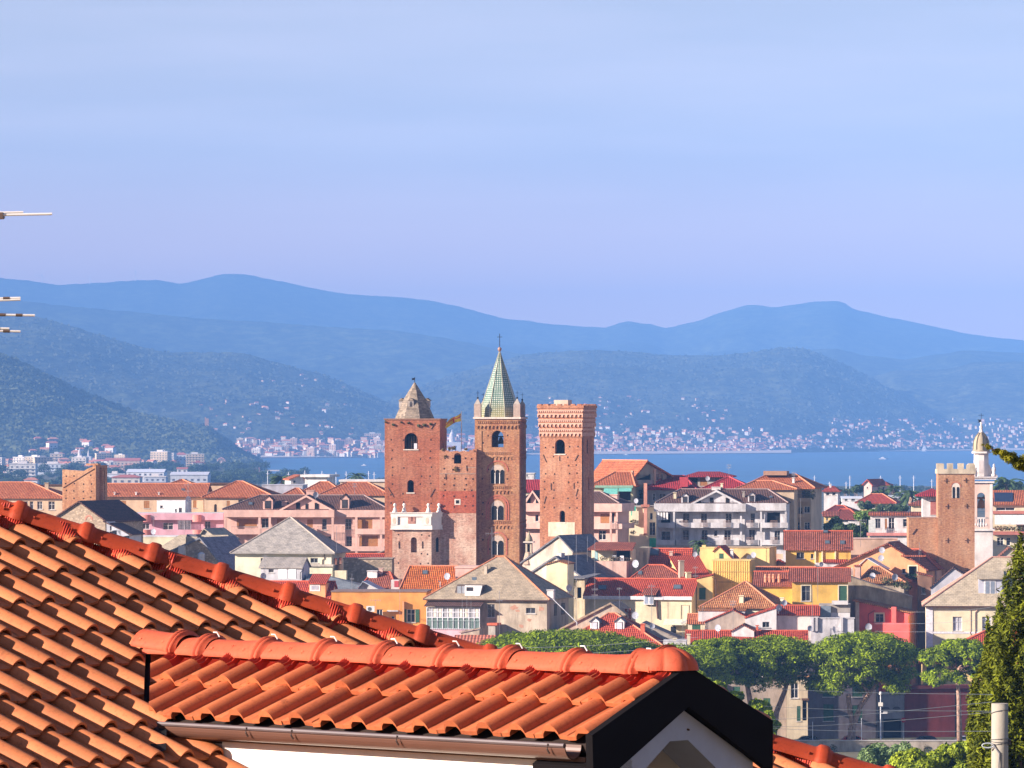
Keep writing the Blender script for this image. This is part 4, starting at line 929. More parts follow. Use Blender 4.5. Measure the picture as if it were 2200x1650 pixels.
# flag and mast
fy = YT+7+DY; a = K(991, 968, fy); fl = empty('flagpole', (a.x, a.y, a.z), 0, 'white mast flying the yellow and red flag above the low brick tower', 'flagpole')
m = MB(); m.tube([(0, 0, -1), (0, 0, 85*u)], .055, 8); m.tube([(.15, 0, -1), (.05, 0, 70*u)], .012, 4); m.build('mast', plain((.7, .7, .72), .5), fl)
nu, nv = 22, 12
def flagpt(i, j):
    t = i/nu; w = j/nv
    # hangs from the mast, blown to the left and down
    x = -t*33*u - .12*math.sin(w*3); z = 82*u - t*22*u*(1-.12*math.sin(t*3)) - w*(17*u)*(1-.30*t) - 1.2*u*math.sin(t*7+w*2); y = .28*math.sin(t*9+w*2.2)
    return (x, y, z)
# cross of the flag: four yellow quarters, red cross, with red fringes as cloth pieces
def cloth(i0, i1, j0, j1, name, mat, par):
    m = MB(); 
    for i in range(i0, i1):
        for j in range(j0, j1):
            q = [flagpt(i, j), flagpt(i+1, j), flagpt(i+1, j+1), flagpt(i, j+1)]; m.face(q); m.face([(x, y+.012, z) for x, y, z in q[::-1]])
    return m.build(name, mat, par)
FY_, FR_ = plain((.95, .70, .04), .7), plain((.72, .05, .04), .7)
fo = cloth(0, nu, 0, 0, 'flag', FY_, fl) if False else None
fo = cloth(0, 9, 0, 4, 'flag', FY_, fl)
for (a, b, c, d, mt) in ((9, 11, 0, 4, FR_), (11, 22, 0, 4, FY_), (0, 22, 4, 6, FR_), (0, 9, 6, 12, FY_), (9, 11, 6, 12, FR_), (11, 22, 6, 12, FY_)):
    cloth(a, b, c, d, 'flag_field', mt, fo)
# --- campanile with the tiled spire
T3 = Tower('campanile', 'tall brick bell tower with stacked arched windows and a pointed green and white tiled spire', 'bell tower', 1020, 1116, YT-.75, 8, 7.9)
T3.shaft(BR3, 900, [(1069, 925, 961, 26)], [(1121, 930, 960, 1.1), (1121, 1010, 1040, 1.0)], th_=.8)
T = T3
def bifora(cx, pt, pb, w, n, band, ped):
    """window of n narrow lights under one round arch, with white columns"""
    x = T.x(cx); z0, z1 = T.z(pb, x), T.z(pt, x); hw_ = w*u/2
    m = MB(); m.prism(arch(x, z0, w*u+.0, z1-z0, 12), -.02, -.004); o = m.build('window', plain((.50, .40, .32), .9), T.T)
    ww = 2*hw_/n*.84
    for i in range(n):
        c = x-hw_+2*hw_*(i+.5)/n; m = MB(); m.prism(arch(c, z0+.02, ww, (z1-z0)*(.72 if n > 1 else .9), 8), -.06, -.022); m.build('light', DARK, o)
    for i in range(n-1):
        c = x-hw_+2*hw_*(i+1)/n; m = MB(); m.lathe([(.10, z0+.02), (.07, z0+.15), (.07, z0+(z1-z0)*.5), (.14, z0+(z1-z0)*.56)], c, -.10, 8); m.build('column', plain((.75, .72, .68), .7), o)
    for i, k in enumerate(band):
        m = MB(); R0, R1 = hw_+k*u, hw_+(k+3)*u; zs = z1-hw_; pts = [(x+R1*math.cos(math.pi*q/14), zs+R1*math.sin(math.pi*q/14)) for q in range(15)] + [(x-R0*math.cos(math.pi*q/14), zs+R0*math.sin(math.pi*q/14)) for q in range(15)]
        if ped: pts = [(x+R1, z0)] + pts[:15] + [(x-R1, z0), (x-R0, z0)] + pts[15:] + [(x+R0, z0)]
        m.panel(pts, [], -.07, .066); m.build('arch_band', plain((.42, .13, .08), .9), o)
bifora(1069, 998, 1039, 30, 3, (6,), False); bifora(1069, 1075, 1117, 27, 2, (4, 9), True); bifora(1069, 1150, 1192, 27, 2, (5,), True)
T3.frieze(1025, 1114, 903, 11, BR3, .18); T3.frieze(1025, 1114, 970, 11, BR3, .12); T3.frieze(1025, 1114, 1043, 11, BR3, .12); T3.frieze(1025, 1114, 1118, 11, BR3, .12)
m = MB(); m.box(-.25, T.W+.25, -.25, T.D+.25, T.H, T.H+.3); m.build('cornice', STONE, T.T)
for a, b in ((0, 1.15), (T.W-1.15, T.W)):
    m = MB(); m.box(a, b, -.10, -.003, 0, T.z(925)); m.build('corner_strip', BR3, T.T)
T3.holes([1036, 1050, 1090, 1104], [935, 952, 985, 1008, 1030, 1056, 1080, 1105, 1135, 1160, 1180], -.006)
# glazed spire
def spire_mat():
    m, nt, b = newmat('glazed_spire_tiles', .35, .5); t = node(nt, 'ShaderNodeTexCoord'); uvn = t.outputs['UV']; o = t.outputs['Object']
    br = node(nt, 'ShaderNodeTexBrick', offset=0.0)
    for n_, v_ in (('Scale', 1), ('Brick Width', .36), ('Row Height', .36), ('Mortar Size', .07), ('Mortar Smooth', .3), ('Color1', (.50, .54, .46, 1)), ('Color2', (.34, .42, .34, 1)), ('Mortar', (.03, .10, .07, 1))):
        br.inputs[n_].default_value = v_
    nt.links.new(uvn, br.inputs[0])
    sz = nt.nodes.new('ShaderNodeSeparateXYZ'); nt.links.new(o, sz.inputs[0])
    mrg = nt.nodes.new('ShaderNodeMapRange'); mrg.inputs[1].default_value = T3.H; mrg.inputs[2].default_value = T3.H+3.4; mrg.inputs[3].default_value = 1; mrg.inputs[4].default_value = 0; nt.links.new(sz.outputs[2], mrg.inputs[0])
    mm = node(nt, 'ShaderNodeMath', operation='MULTIPLY'); nt.links.new(mrg.outputs[0], mm.inputs[0]); nt.links.new(noise(nt, o, 1.3, 4), mm.inputs[1])
    mm2 = node(nt, 'ShaderNodeMath', operation='MULTIPLY'); nt.links.new(mm.outputs[0], mm2.inputs[0]); mm2.inputs[1].default_value = 1.3
    col = mix(nt, mm2.outputs[0], br.outputs[0], (.36, .27, .08)); nt.links.new(col, b.inputs['Base Color']); return m
zc = T.H+.3; cx3, cy3 = T.x(1073.5, T.D/2), T.D/2; zt3 = T.z(756, T.W/2, T.D/2); R3 = 41*u
m = MB(); rot = math.pi/8; n = 8
prof3 = [(R3/math.cos(math.pi/8)*.98, zc+.002), (R3*1.0, zc+1.6), (.08, zt3)]
vs_ = [(cx3+r*math.cos(rot+2*math.pi*k/n), cy3+r*math.sin(rot+2*math.pi*k/n), z) for r, z in prof3 for k in range(n)]
m.add(vs_, [(i*n+k, i*n+(k+1) % n, (i+1)*n+(k+1) % n, (i+1)*n+k) for i in range(2) for k in range(n)]); sp = m.build('spire', spire_mat(), T.T)
for k in range(8):
    a = rot+2*math.pi*k/8; m = MB(); m.tube([(cx3+(r+.02)*math.cos(a), cy3+(r+.02)*math.sin(a), z) for r, z in prof3], [.09, .08, .05], 5); m.build('spire_rib', plain((.38, .36, .26), .6), sp)
m = MB(); zo = zt3-.1; m.lathe([(.08, zo), (.12, zo+.15), (.30, zo+.40), (.34, zo+.62), (.22, zo+.82), (.05, zo+.9)], cx3, cy3, 12); ob = m.build('orb', plain((.30, .17, .12), .5, .5), T.T, smooth=True)
m = MB(); m.tube([(cx3, cy3, zo+.85), (cx3, cy3, T.z(717, T.W/2, cy3))], .05, 6); zz = T.z(724, T.W/2, cy3); m.tube([(cx3-.42, cy3, zz), (cx3+.42, cy3, zz)], .045, 6); m.build('cross', DARK, ob)
for px, y in ((1026.5, .6), (1038.5, T.D-.5), (1111, .6), (1122, T.D-.6)):
    x = T.x(px, y); w = .55 if y < 3 else .45; top = 868 if y < 3 else 872
    m = MB(); m.box(x-w, x+w, y-w, y+w, T.H+.302, T.H+2.4); pn = m.build('pinnacle', plain((.40, .31, .25), .9), T.T)
    m = MB(); zz = T.z(top-12, x, y); m.lathe([(w*1.35, T.H+2.402), (.06, zz)], x, y, 4, math.pi/4); m.build('pinnacle_roof', plain((.36, .32, .27), .9), pn)
    m = MB(); m.lathe([(.04, zz-.1), (.16, zz), (.16, zz+.15), (.03, zz+.28)], x, y, 8); m.tube([(x, y, zz+.2), (x, y, zz+1.25)], .03, 5); m.tube([(x-.25, y, zz+.9), (x+.25, y, zz+.9)], .03, 5); m.build('pinnacle_cross', DARK, pn)
# bell and beam seen in the belfry
m = MB(); x = T.x(1069); z = T.z(925, x); m.lathe([(.55, z-2.2), (.5, z-2.0), (.34, z-1.5), (.28, z-1.2), (.05, z-1.1)], x, 4, 14); m.tube([(x-2.5, 4, z-1.0), (x+2.5, 4, z-1.0)], .12, 6); m.build('bell', plain((.10, .08, .05), .5), T.T, smooth=True)
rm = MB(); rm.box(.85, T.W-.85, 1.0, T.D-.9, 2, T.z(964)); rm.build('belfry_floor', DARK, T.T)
# --- battlemented tower
T4 = Tower('brick_tower', 'tall brick tower with battlements and three bands of hanging arches, right of the campanile', 'tower', 1160, 1250, YT-2, 17, 7.2)
T4.shaft(BR2, 940, [(1203, 944, 975, 22), (1208, 1097, 1122, 12)], [(1262, 944, 975, .9), (1265, 1025, 1053, .7)], th_=.8)
T = T4
zz = [T.z(p) for p in (940, 917, 897, 877)]
for i, (za, ex) in enumerate(zip(zz, (.10, .20, .30))):
    m = MB(); m.box(-ex, T.W+ex, -ex, T.D+ex, za+.003, zz[i+1]-.003 if i < 3 else za+1); m.build('corbelled_storey', BR2, T.T)
for i, py in enumerate((880.5, 901, 921)):
    ex = (.30, .20, .10)[i]; n0 = 11
    x0, x1 = -ex, T.W+ex; z = T.z(py); m = MB(); w = (x1-x0)/n0; d = .16
    m.box(x0-.1, x1+.1, -ex-d, -ex-.002, z-2*u, z)
    for q in range(n0*2): m.box(x0+(q+.2)*w/2, x0+(q+.2)*w/2+w*.28, -ex-d*.8, -ex-.002, z-5.5*u, z-2*u)
    for q in range(n0):
        c = x0+(q+.5)*w; zt_, zb_ = z-8*u, z-16*u
        pts = [(c+w*.34*math.cos(math.pi*k/6), zb_+2.5*u+w*.36*math.sin(math.pi*k/6)) for k in range(7)]
        m.panel([(c-w*.5, zt_), (c-w*.5, zb_), (c-w*.34, zb_)] + pts[::-1] + [(c+w*.34, zb_), (c+w*.5, zb_), (c+w*.5, zt_)], [], -ex-d, d-.002)
    D = T.D; ns = 9
    m.box(T.W+ex+.002, T.W+ex+d, -ex, D+ex, z-2*u, z)
    for q in range(ns):
        ya = -ex+(D+2*ex)*(q+.25)/ns; m.box(T.W+ex+.002, T.W+ex+d, ya, ya+(D+2*ex)/ns*.5, z-16*u, z-8*u); m.box(T.W+ex+.002, T.W+ex+d*.7, ya, ya+.25, z-5.5*u, z-2*u)
    m.build('arched_frieze', plain((.60, .36, .26), .9), T.T)
ex = .42; zb_ = zz[3]; zt_ = T.z(868); m = MB()
m.box(-ex, T.W+ex, -ex, -ex+.5, zb_, zb_+.45); m.box(-ex, T.W+ex, T.D+ex-.5, T.D+ex, zb_, zb_+.45); m.box(T.W+ex-.5, T.W+ex, -ex+.502, T.D+ex-.502, zb_, zb_+.45); m.box(-ex, -ex+.5, -ex+.502, T.D+ex-.502, zb_, zb_+.45); m.box(-ex+.5, T.W+ex-.5, -ex+.5, T.D+ex-.5, zb_, zb_+.1)
pp = m.build('parapet', BR2, T.T)
nm = 7; w = (T.W+2*ex)/nm
for i in range(nm):
    for yy in (-ex, T.D+ex-.5):
        m = MB(); m.box(-ex+i*w+w*.08, -ex+i*w+w*.70, yy, yy+.5, zb_+.452, zt_); m.build('merlon', BR2, pp)
nm2 = 7; w2 = (T.D+2*ex)/nm2
for i in range(1, nm2):
    for xx in (-ex, T.W+ex-.5):
        m = MB(); m.box(xx, xx+.5, -ex+i*w2, -ex+i*w2+w2*.6, zb_+.452, zt_); m.build('merlon', BR2, pp)
m = MB(); xa, xb = T.x(1192, 3), T.x(1222, 3); m.box(xa, xb, 2.5, 4.8, zb_+.11, T.z(859)); hb = m.build('roof_hut', plaster((.62, .50, .38), .3), T.T)
m = MB(); m.prism([(T.x(1150, -.1)*0+T.x(1178), T.z(1153)), (T.x(1235), T.z(1153)), (T.x(1235), T.z(1122)), (T.x(1178), T.z(1122))], -.05, -.004); m.build('plaster_patch', plaster((.72, .62, .46), .35), T.T)
T4.holes([1172, 1190, 1222, 1240], [960, 982, 1000, 1018, 1036, 1052, 1070, 1090]); T4.anchors([(1167, 977, 1174, 993), (1242, 977, 1235, 990), (1202, 980, 1202, 990), (1184, 1038, 1184, 1052), (1233, 1038, 1233, 1050), (1173, 1066, 1169, 1082), (1241, 1052, 1237, 1066)])
T4.ledge(1203, 975, 22); T4.ledge(1208, 1122, 12)
m = MB(); m.tube([(T.W+.06, .35, 0), (T.W+.06, .35, T.z(925))], .09, 6); m.build('drainpipe', plain((.05, .04, .04), .6), T.T)
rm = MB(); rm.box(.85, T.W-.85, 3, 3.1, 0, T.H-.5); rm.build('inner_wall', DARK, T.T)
# --- battlemented tower at the right with its low wing
YR = 770.0; u5 = (YR+DY)/F
T5 = Tower('brick_tower', 'ochre brick tower with pale battlements and a twin arched window, before the white belfry', 'tower', 2015.5, 2094, YR, 2, 6.5)
T5.shaft(BR5, 1018, [], [], th_=.7); T = T5
m = MB(); ex = .16; m.box(-ex, T.W+ex, -ex, T.D+ex, T.H, T.z(1008)); cr = m.build('battlements', plaster((.60, .52, .38), .45), T.T)
for a, b in ((2013, 2028), (2036, 2047), (2058, 2068), (2076, 2081), (2084, 2095)):
    m = MB(); m.box(T.x(a), T.x(b), -ex, -ex+.5, T.z(1008)+.002, T.z(996 if a < 2060 else 998)); m.build('merlon', plaster((.60, .52, .38), .45), cr)
for i in range(4):
    m = MB(); m.box(T.W*i/3.4, T.W*i/3.4+1.0, T.D+ex-.5, T.D+ex, T.z(1008)+.002, T.z(996)); m.build('merlon', plaster((.60, .52, .38), .45), cr)
u = u5
def light(cx, pt, pb, w, name):
    x = T5.x(cx); z0, z1 = T5.z(pb, x), T5.z(pt, x); m = MB(); m.prism(arch(x, z0, w*u5, z1-z0), -.05, -.022); return m
x = T5.x(2053.5); m = MB(); m.prism(arch(x, T5.z(1070, x), 17*u5, 33*u5, 10), -.02, -.003); o = m.build('window', plain((.70, .62, .52), .9), T5.T)
light(2049, 1046, 1070, 5.5, '').build('light', DARK, o); light(2058, 1046, 1070, 5.5, '').build('light', DARK, o)
m = MB(); R0, R1 = 9*u5, 12*u5; zs = T5.z(1046, x); m.panel([(x+R1*math.cos(math.pi*q/12), zs+R1*math.sin(math.pi*q/12)) for q in range(13)] + [(x-R0*math.cos(math.pi*q/12), zs+R0*math.sin(math.pi*q/12)) for q in range(13)], [], -.06, .055); m.build('arch_band', plain((.45, .18, .10), .9), o)
for px, py in ((2033, 1033), (2075, 1032), (2036, 1088), (2077, 1087), (2036, 1161), (2078, 1161), (2079, 1226)):
    m = MB(); x = T5.x(px); z = T5.z(py, x); m.tube([(x-5*u5, -.05, z), (x+5*u5, -.05, z)], .055, 5); m.tube([(x, -.055, z-5*u5), (x, -.055, z+5*u5)], .055, 5); m.build('wall_anchor', plain((.12, .06, .04), .8), T5.T)
Wg = House('brick_wing', 'low windowless brick block with a flat top, built against the ochre tower', 'building', 1952, 2014.5, YR+1, 2, 7)
Wg.walls(BR5, 1113); Wg.roof('flat', plain((.35, .22, .15), .9), 1112, o=.05)
m = MB(); m.tube([(Wg.x(1960), -.05, Wg.z(1148)), (Wg.x(1969), -.05, Wg.z(1136))], .08, 5); m.build('wall_anchor', plain((.10, .05, .03), .8), Wg.T)
# --- baroque belfry behind it
YB = 848.0; ub = YB/F
BT = empty('belfry', tuple(K(2108, 920, YB).xy) + (4.5,), rad(-6), 'white and pink baroque bell tower with a domed lantern, behind the ochre battlemented tower', 'bell tower')
def pz(py): return CZ-(py-HY)*ub-4.5
WB = plaster((.76, .70, .66), .12); PB_ = plaster((.70, .52, .44), .2)
def sq(h, z0, z1, ch=0): 
    p = [(-h, -h+ch), (-h+ch, -h), (h-ch, -h), (h, -h+ch), (h, h-ch), (h-ch, h), (-h+ch, h), (-h, h-ch)] if ch else [(-h, -h), (h, -h), (h, h), (-h, h)]
    return MB().prismz(p, z0, z1)
h1 = 25*ub; WH = WB
# upper storey with the tall arched bell opening: open frame of four corner piers and arches
def pierbox(h, z0, z1, zs, ow, mat, name):
    th_ = .5; m = MB()
    for i in range(4):
        n0 = len(m.v); e = th_ if i % 2 else 0
        m.panel(rect(-h+e+(.002 if e else 0), z0, h-e-(.002 if e else 0), z1), [arch(0, zs[0], ow, zs[1]-zs[0])], -h, th_)
        c, s_ = round(math.cos(i*math.pi/2)), round(math.sin(i*math.pi/2))
        for k in range(n0, len(m.v)): x, y, z = m.v[k]; m.v[k] = (x*c-y*s_, x*s_+y*c, z)
    return m.build(name, mat, BT)
sq(h1, 0, pz(1140)).build('lower_shaft', WB, BT); pierbox(h1*.97, pz(1139), pz(1038), (pz(1132), pz(1058)), 17*ub, PB_, 'bell_storey')
for z_, e, t_ in ((1140, .5, 4), (1037, .45, 3), (1030, .9, 4), (1026, 1.25, 2)):
    sq(h1+e*.6, pz(z_), pz(z_-t_)).build('cornice', WB, BT)
for sx in (-1, 1):
    for sy in (-1, 1):
        m = MB(); m.box(sx*h1*.99-.45*(sx > 0), sx*h1*.99+.45*(sx < 0), sy*h1*1.0-.5*(sy > 0), sy*h1+.5*(sy < 0), pz(1136.2), pz(1038.2)); m.build('pilaster', WB, BT)
m = MB()
for i in range(5): m.lathe([(.10, pz(1132)), (.22, pz(1127)), (.08, pz(1120)), (.14, pz(1114))], -.9+i*.45, -h1*.9, 8)
m.box(-1.3, 1.3, -h1*.97, -h1*.88, pz(1114)+.005, pz(1111)); m.build('balustrade', WB, BT)
m = MB(); m.lathe([(.75, pz(1092)), (.65, pz(1088)), (.45, pz(1076)), (.2, pz(1072))], 0, 0, 12); m.box(-2, 2, -.1, .1, pz(1072), pz(1068)); m.build('bell', plain((.25, .14, .05), .5), BT)
h2 = 15.5*ub
def pl(m): return m
sq(h2, pz(1023.5), pz(974), .7).build('lantern', WB, BT)
for i in range(4):
    m = MB(); m.prism(arch(0, pz(1016), 9*ub, 28*ub), -h2-.03, -h2-.003)
    c, s_ = math.cos(i*math.pi/2), math.sin(i*math.pi/2); m.xf(lambda p: Vector((p.x*c-p.y*s_, p.x*s_+p.y*c, p.z))); m.build('blind_arch', plaster((.66, .60, .58), .2), BT)
sq(h2+.35, pz(974)+.003, pz(970), .6).build('cornice', WB, BT)
m = MB(); R_ = 17*ub; m.lathe([(R_*1.14, pz(970)+.005), (R_*1.0, pz(966)), (R_*.99, pz(958)), (R_*.92, pz(948)), (R_*.72, pz(939)), (R_*.40, pz(932)), (R_*.2, pz(929))], 0, 0, 24); dm = m.build('dome', plaster((.42, .36, .24), .4), BT, smooth=True)
for k in range(8):
    a = math.pi/4*k+.2; m = MB(); m.tube([((r+.03)*R_*math.cos(a), (r+.03)*R_*math.sin(a), pz(z)) for r, z in ((1.0, 966), (.99, 958), (.92, 948), (.72, 939), (.40, 932), (.2, 929))], .09, 5); m.build('dome_rib', plain((.16, .13, .09), .8), dm)
m = MB(); m.lathe([(.30, pz(930)), (.42, pz(928)), (.25, pz(926)), (.22, pz(920)), (.34, pz(918)), (.10, pz(912)), (.2, pz(909)), (.03, pz(906))], 0, 0, 10); fn = m.build('finial', WB, BT, smooth=True)
m = MB(); m.tube([(0, 0, pz(908)), (0, 0, pz(888))], .035, 5); m.tube([(-.45, 0, pz(892)), (.45, 0, pz(892))], .03, 5); m.prism([(-.62, pz(908)), (-.05, pz(907)), (-.05, pz(902)), (-.62, pz(901)), (-.4, pz(904.5))], -.02, .02); m.build('weather_vane', DARK, fn)
for sx in (1, -1):
    m = MB(); x = sx*(h1+.2); m.lathe([(.42, pz(1023.5)), (.42, pz(1019)), (.2, pz(1016)), (.36, pz(1010)), (.30, pz(1005)), (.12, pz(1002)), (.2, pz(999)), (.05, pz(996))], x, -h1+.4, 10); m.build('urn', WB, BT, smooth=True)
    m = MB(); m.prism([(sx*h2, pz(1023.4)), (sx*(h2+1.6), pz(1023.4)), (sx*(h2+.7), pz(1012)), (sx*h2, pz(995))], -.4, .4); m.build('volute', WB, BT)
# --- the ruined brick tower at the left
TL_ = Tower('brick_tower', 'squat ruined brick tower with a broken sloping top, among the roofs at the left', 'tower', 134, 206, 800, 15, 5.6)
TL_.H = TL_.z(1012); T = TL_; m = MB()
outer = [(0, 0), (T.W, 0), (T.W, T.z(1000)), (T.x(202), T.z(998)), (T.x(199), T.z(1003)), (T.x(190), T.z(1006)), (T.x(180), T.z(1012)), (T.x(168), T.z(1011)), (T.x(150), T.z(1010)), (T.x(140), T.z(1009)), (0, T.z(1009))]
m.panel(outer, [], 0, .8); m.box(T.W-.8, T.W, .802, T.D, 0, T.z(1000)); m.box(0, .8, .802, T.D, 0, T.z(1012)); m.box(.802, T.W-.802, T.D-.8, T.D, 0, T.z(1012)); m.box(.8, T.W-.8, .8, T.D-.8, T.z(1020)-.3, T.z(1020))
T.wall = m.build('wall', BR5, T.T); T.holes([143, 160, 178, 196], [1022, 1040, 1055, 1070])
m = MB(); m.tube([(T.x(136), -.04, T.z(1048)), (T.x(203), -.04, T.z(1007))], .09, 5); m.build('roof_trace', plain((.20, .10, .06), .9), T.T)
m = MB(); m.box(T.W-2.0, T.W+.05, .81, 2.2, T.z(1000)+.002, T.z(996)); m.build('broken_top', BR5, T.T)
for yy in (1.0, 2.1):
    m = MB(); m.box(T.W+.003, T.W+.5, yy+.9, yy+1.5, 0, T.z(1003+yy*2)); m.build('buttress', BR5, T.T)
# ------------------------------------------------------------------ the old town, house by house
ORA = tiles((.56, .16, .07), (.68, .24, .11)); RED = tiles((.50, .075, .04), (.60, .11, .055), amt=.25); MAG = tiles((.40, .035, .045), (.46, .05, .06), .34, .5, amt=.12)
DRK = tiles((.16, .085, .07), (.20, .11, .09), amt=.3); BRN = tiles((.46, .17, .07), (.62, .30, .13), amt=.6); RBR = tiles((.36, .10, .06), (.46, .15, .09), amt=.5)
RUST = tiles((.58, .14, .03), (.66, .22, .05), amt=.5)
SLG = slate((.40, .37, .33), .78); SLT = slate((.38, .31, .22), .8); SLB = slate((.20, .20, .22), .75); SLK = slate((.50, .42, .30), .85)
CO, CR, CD = plain((.60, .24, .13), .8), plain((.55, .12, .06), .8), plain((.30, .22, .20), .8)
PEACH = plaster((.66, .48, .32), .25); CREAM = plaster((.74, .66, .46), .2); PINK = plaster((.72, .46, .38), .2); LILAC = plaster((.62, .36, .42), .2); CORAL = plaster((.70, .28, .24), .2)
WHT = plaster((.74, .72, .70), .3); YEL = plaster((.80, .50, .11), .2); YEL2 = plaster((.78, .58, .24), .25); ORG = plaster((.78, .34, .09), .2); ORG2 = plaster((.74, .38, .18), .3)
CONC = plaster((.64, .63, .64), .45); GPL = plaster((.42, .38, .33), .5); STN = plaster((.52, .44, .34), .55); TAN = plaster((.54, .42, .29), .25); PKR = plaster((.72, .14, .12), .2)
RUB = rubble((.46, .36, .26)); LPK = plaster((.66, .46, .38), .4)
def H(name, label, px0, px1, Y, r, dep, cat='house', **k): return House(name, label, cat, px0, px1, Y, r, dep, **k)
# --- left, back row
h = H('house', 'peach house with an orange hip roof and white shutters at the left edge', -90, 136, 930, 5, 12)
h.walls(PEACH, 1069, [(52, 1077, 60, 1094, 'w'), (64, 1077, 72, 1094, 'w'), (80, 1077, 91, 1094, 'w'), (104, 1077, 118, 1095, 'w'), (10, 1077, 22, 1095, 'w')]); h.roof('hip', ORA, 1036, (-20, 66), cap=CO); h.chim(96, 1037, 104, 1052, TAN)
h = H('attic_block', 'small flat roofed beige attic block behind the hip roof left of the ruined tower', 96, 140, 950, 4, 8, 'building'); h.walls(TAN, 1043); h.roof('flat', BROWN, 1041, o=.3)
h = H('house', 'long peach building under a straight orange tiled roof, right of the squat ruined tower', 215, 437, 938, 4, 12)
h.walls(PEACH, 1067, [(227, 1077, 233, 1090, 'w'), (259, 1076, 271, 1092, 'b'), (309, 1076, 321, 1092, 'b'), (357, 1076, 367, 1090, 'b'), (415, 1075, 422, 1091, 'b')]); h.roof('gx', ORA, 1039, cap=CO)
for px in (246, 292, 341): h.chim(px-1.5, 1057, px+1.5, 1065, WHT)
h.sky(390, 1051, 397, 1055); m = MB(); m.tube([(h.x(215), -.55, h.H-.1), (h.x(437), -.55, h.H-.1)], .08, 5); m.build('gutter', BROWN, h.rf)
h = H('house', 'small orange pyramid roof peeping over the long peach building', 366, 410, 965, 4, 5); h.walls(PEACH, 1040); h.roof('pyr', ORA, 1030, cap=CO)
h = H('attic_block', 'beige rooftop block with aerials behind the join of two orange roofs at the left', 430, 500, 955, 4, 6, 'building'); h.walls(PEACH, 1040, [(436, 1045, 441, 1052, 'd')]); h.roof('flat', BROWN, 1037.5, o=.4)
h = H('house', 'peach house under a broad orange hip roof, behind the left end of the pink building', 439, 588, 925, 6, 13)
h.walls(PEACH, 1068, [(460, 1083, 466, 1100, 'a'), (487, 1076, 494, 1092, 'b'), (512, 1073, 522, 1086, 'd')]); h.roof('hip', ORA, 1034, (508, 522), cap=CO)
h = H('rooftop_shed', 'plain white box with two tiny windows on the terrace before the long peach building', 337, 398, 915, 10, 5, 'building')
h.walls(WHT, 1076, [(344, 1086, 350, 1092, 'd'), (376, 1093, 380, 1102, 'd'), (384, 1091, 391, 1102, 'd')]); h.roof('flat', WHT, 1075, o=.05)
h = H('house', 'lilac pink house with coral rounded balconies below the white rooftop box', 255, 480, 905, 4, 11)
h.walls(LILAC, 1103, [(305, 1124, 321, 1137, 'w'), (350, 1123, 372, 1138, 'w'), (383, 1119, 410, 1140, 'd'), (440, 1120, 452, 1136, 'd'), (283, 1124, 296, 1138, 'b')]); h.roof('flat', CONC, 1102.5, o=.02)
h.fbox(283, 1103, 480, 1117, -.9, -.003, 'terrace_parapet', LILAC)
for a, b in ((304, 325), (415, 434)):
    x = (h.x(a)+h.x(b))/2; w = (h.x(b)-h.x(a))/2
    for z0, z1 in ((1121, 1106), (1152, 1138)):
        m = MB(); m.prismz([(x+w*math.cos(math.pi+math.pi*i/10), -.9+w*.7*math.sin(math.pi+math.pi*i/10)) for i in range(11)], h.z(z0), h.z(z1)); m.build('round_balcony', CORAL, h.T)
h.fbox(283, 1138, 480, 1150, -.85, -.003, 'balcony', LILAC)
m = MB()
for i in range(10): x = h.x(384+i*2.9); m.box(x-.03, x+.03, -.85, -.8, h.z(1138), h.z(1117))
m.build('awning_poles', plain((.5, .45, .5), .6), h.T)
# the large pink building with balconies
h = H('apartment_building', 'long salmon pink apartment building with dark roof and dormers, left of the tall towers', 481, 832, 893, 4, 13, 'apartment building'); pk = h
h.walls(PINK, 1094, [(509, 1115, 552, 1131, 'b'), (562, 1114, 578, 1134, 'd'), (595, 1114, 610, 1131, 'b'), (630, 1116, 642, 1134, 'd'), (660, 1116, 672, 1134, 'b'), (692, 1115, 702, 1138, 'd'), (742, 1115, 755, 1137, 'd'), (768, 1114, 800, 1136, 'b'), (744, 1152, 756, 1176, 'd'), (772, 1152, 812, 1174, 'b'), (700, 1152, 712, 1176, 'd')])
h.roof('hip', DRK, 1064, (560, 782), cap=CD, o=.3)
h.fbox(481, 1096, 718, 1111, -1.5, -.003, 'terrace_parapet', PINK); h.fbox(718.5, 1096, 832, 1111, -.5, -.003, 'terrace_parapet', PINK)
h.fbox(496, 1137, 681, 1148, -1.4, -.004, 'balcony', PINK); h.fbox(766, 1136, 828, 1148, -.9, -.004, 'balcony', PINK); h.fbox(690, 1174, 826, 1184, -.9, -.005, 'balcony', PINK)
for px in (482, 555, 577, 712): h.fbox(px, 1111.2, px+5, 1190, -1.45, -1.1, 'pillar', PINK)
for px in (763, 816): h.fbox(px, 1111.2, px+5, 1190, -.85, -.5, 'pillar', PINK)
def rail(h, px0, px1, pt, pb, y, mat=None, n=None, name='railing'):
    x0, x1 = h.x(px0, y), h.x(px1, y); z0, z1 = h.z(pb, x0), h.z(pt, x0); m = MB(); m.box(x0, x1, y-.02, y+.02, z1-.05, z1); m.box(x0, x1, y-.02, y+.02, z0, z0+.05)
    n = n or int((x1-x0)/.28)
    for i in range(n+1): x = x0+(x1-x0)*i/n; m.box(x-.018, x+.018, y-.015, y+.015, z0+.05, z1-.05)
    return m.build(name, mat or plain((.16, .12, .11), .6), h.T)
rail(h, 681, 712, 1131, 1147, -1.3); rail(h, 735, 765, 1131, 1147, -.7); rail(h, 497, 560, 1131, 1137, -1.3); rail(h, 700, 765, 1168, 1182, -.8)
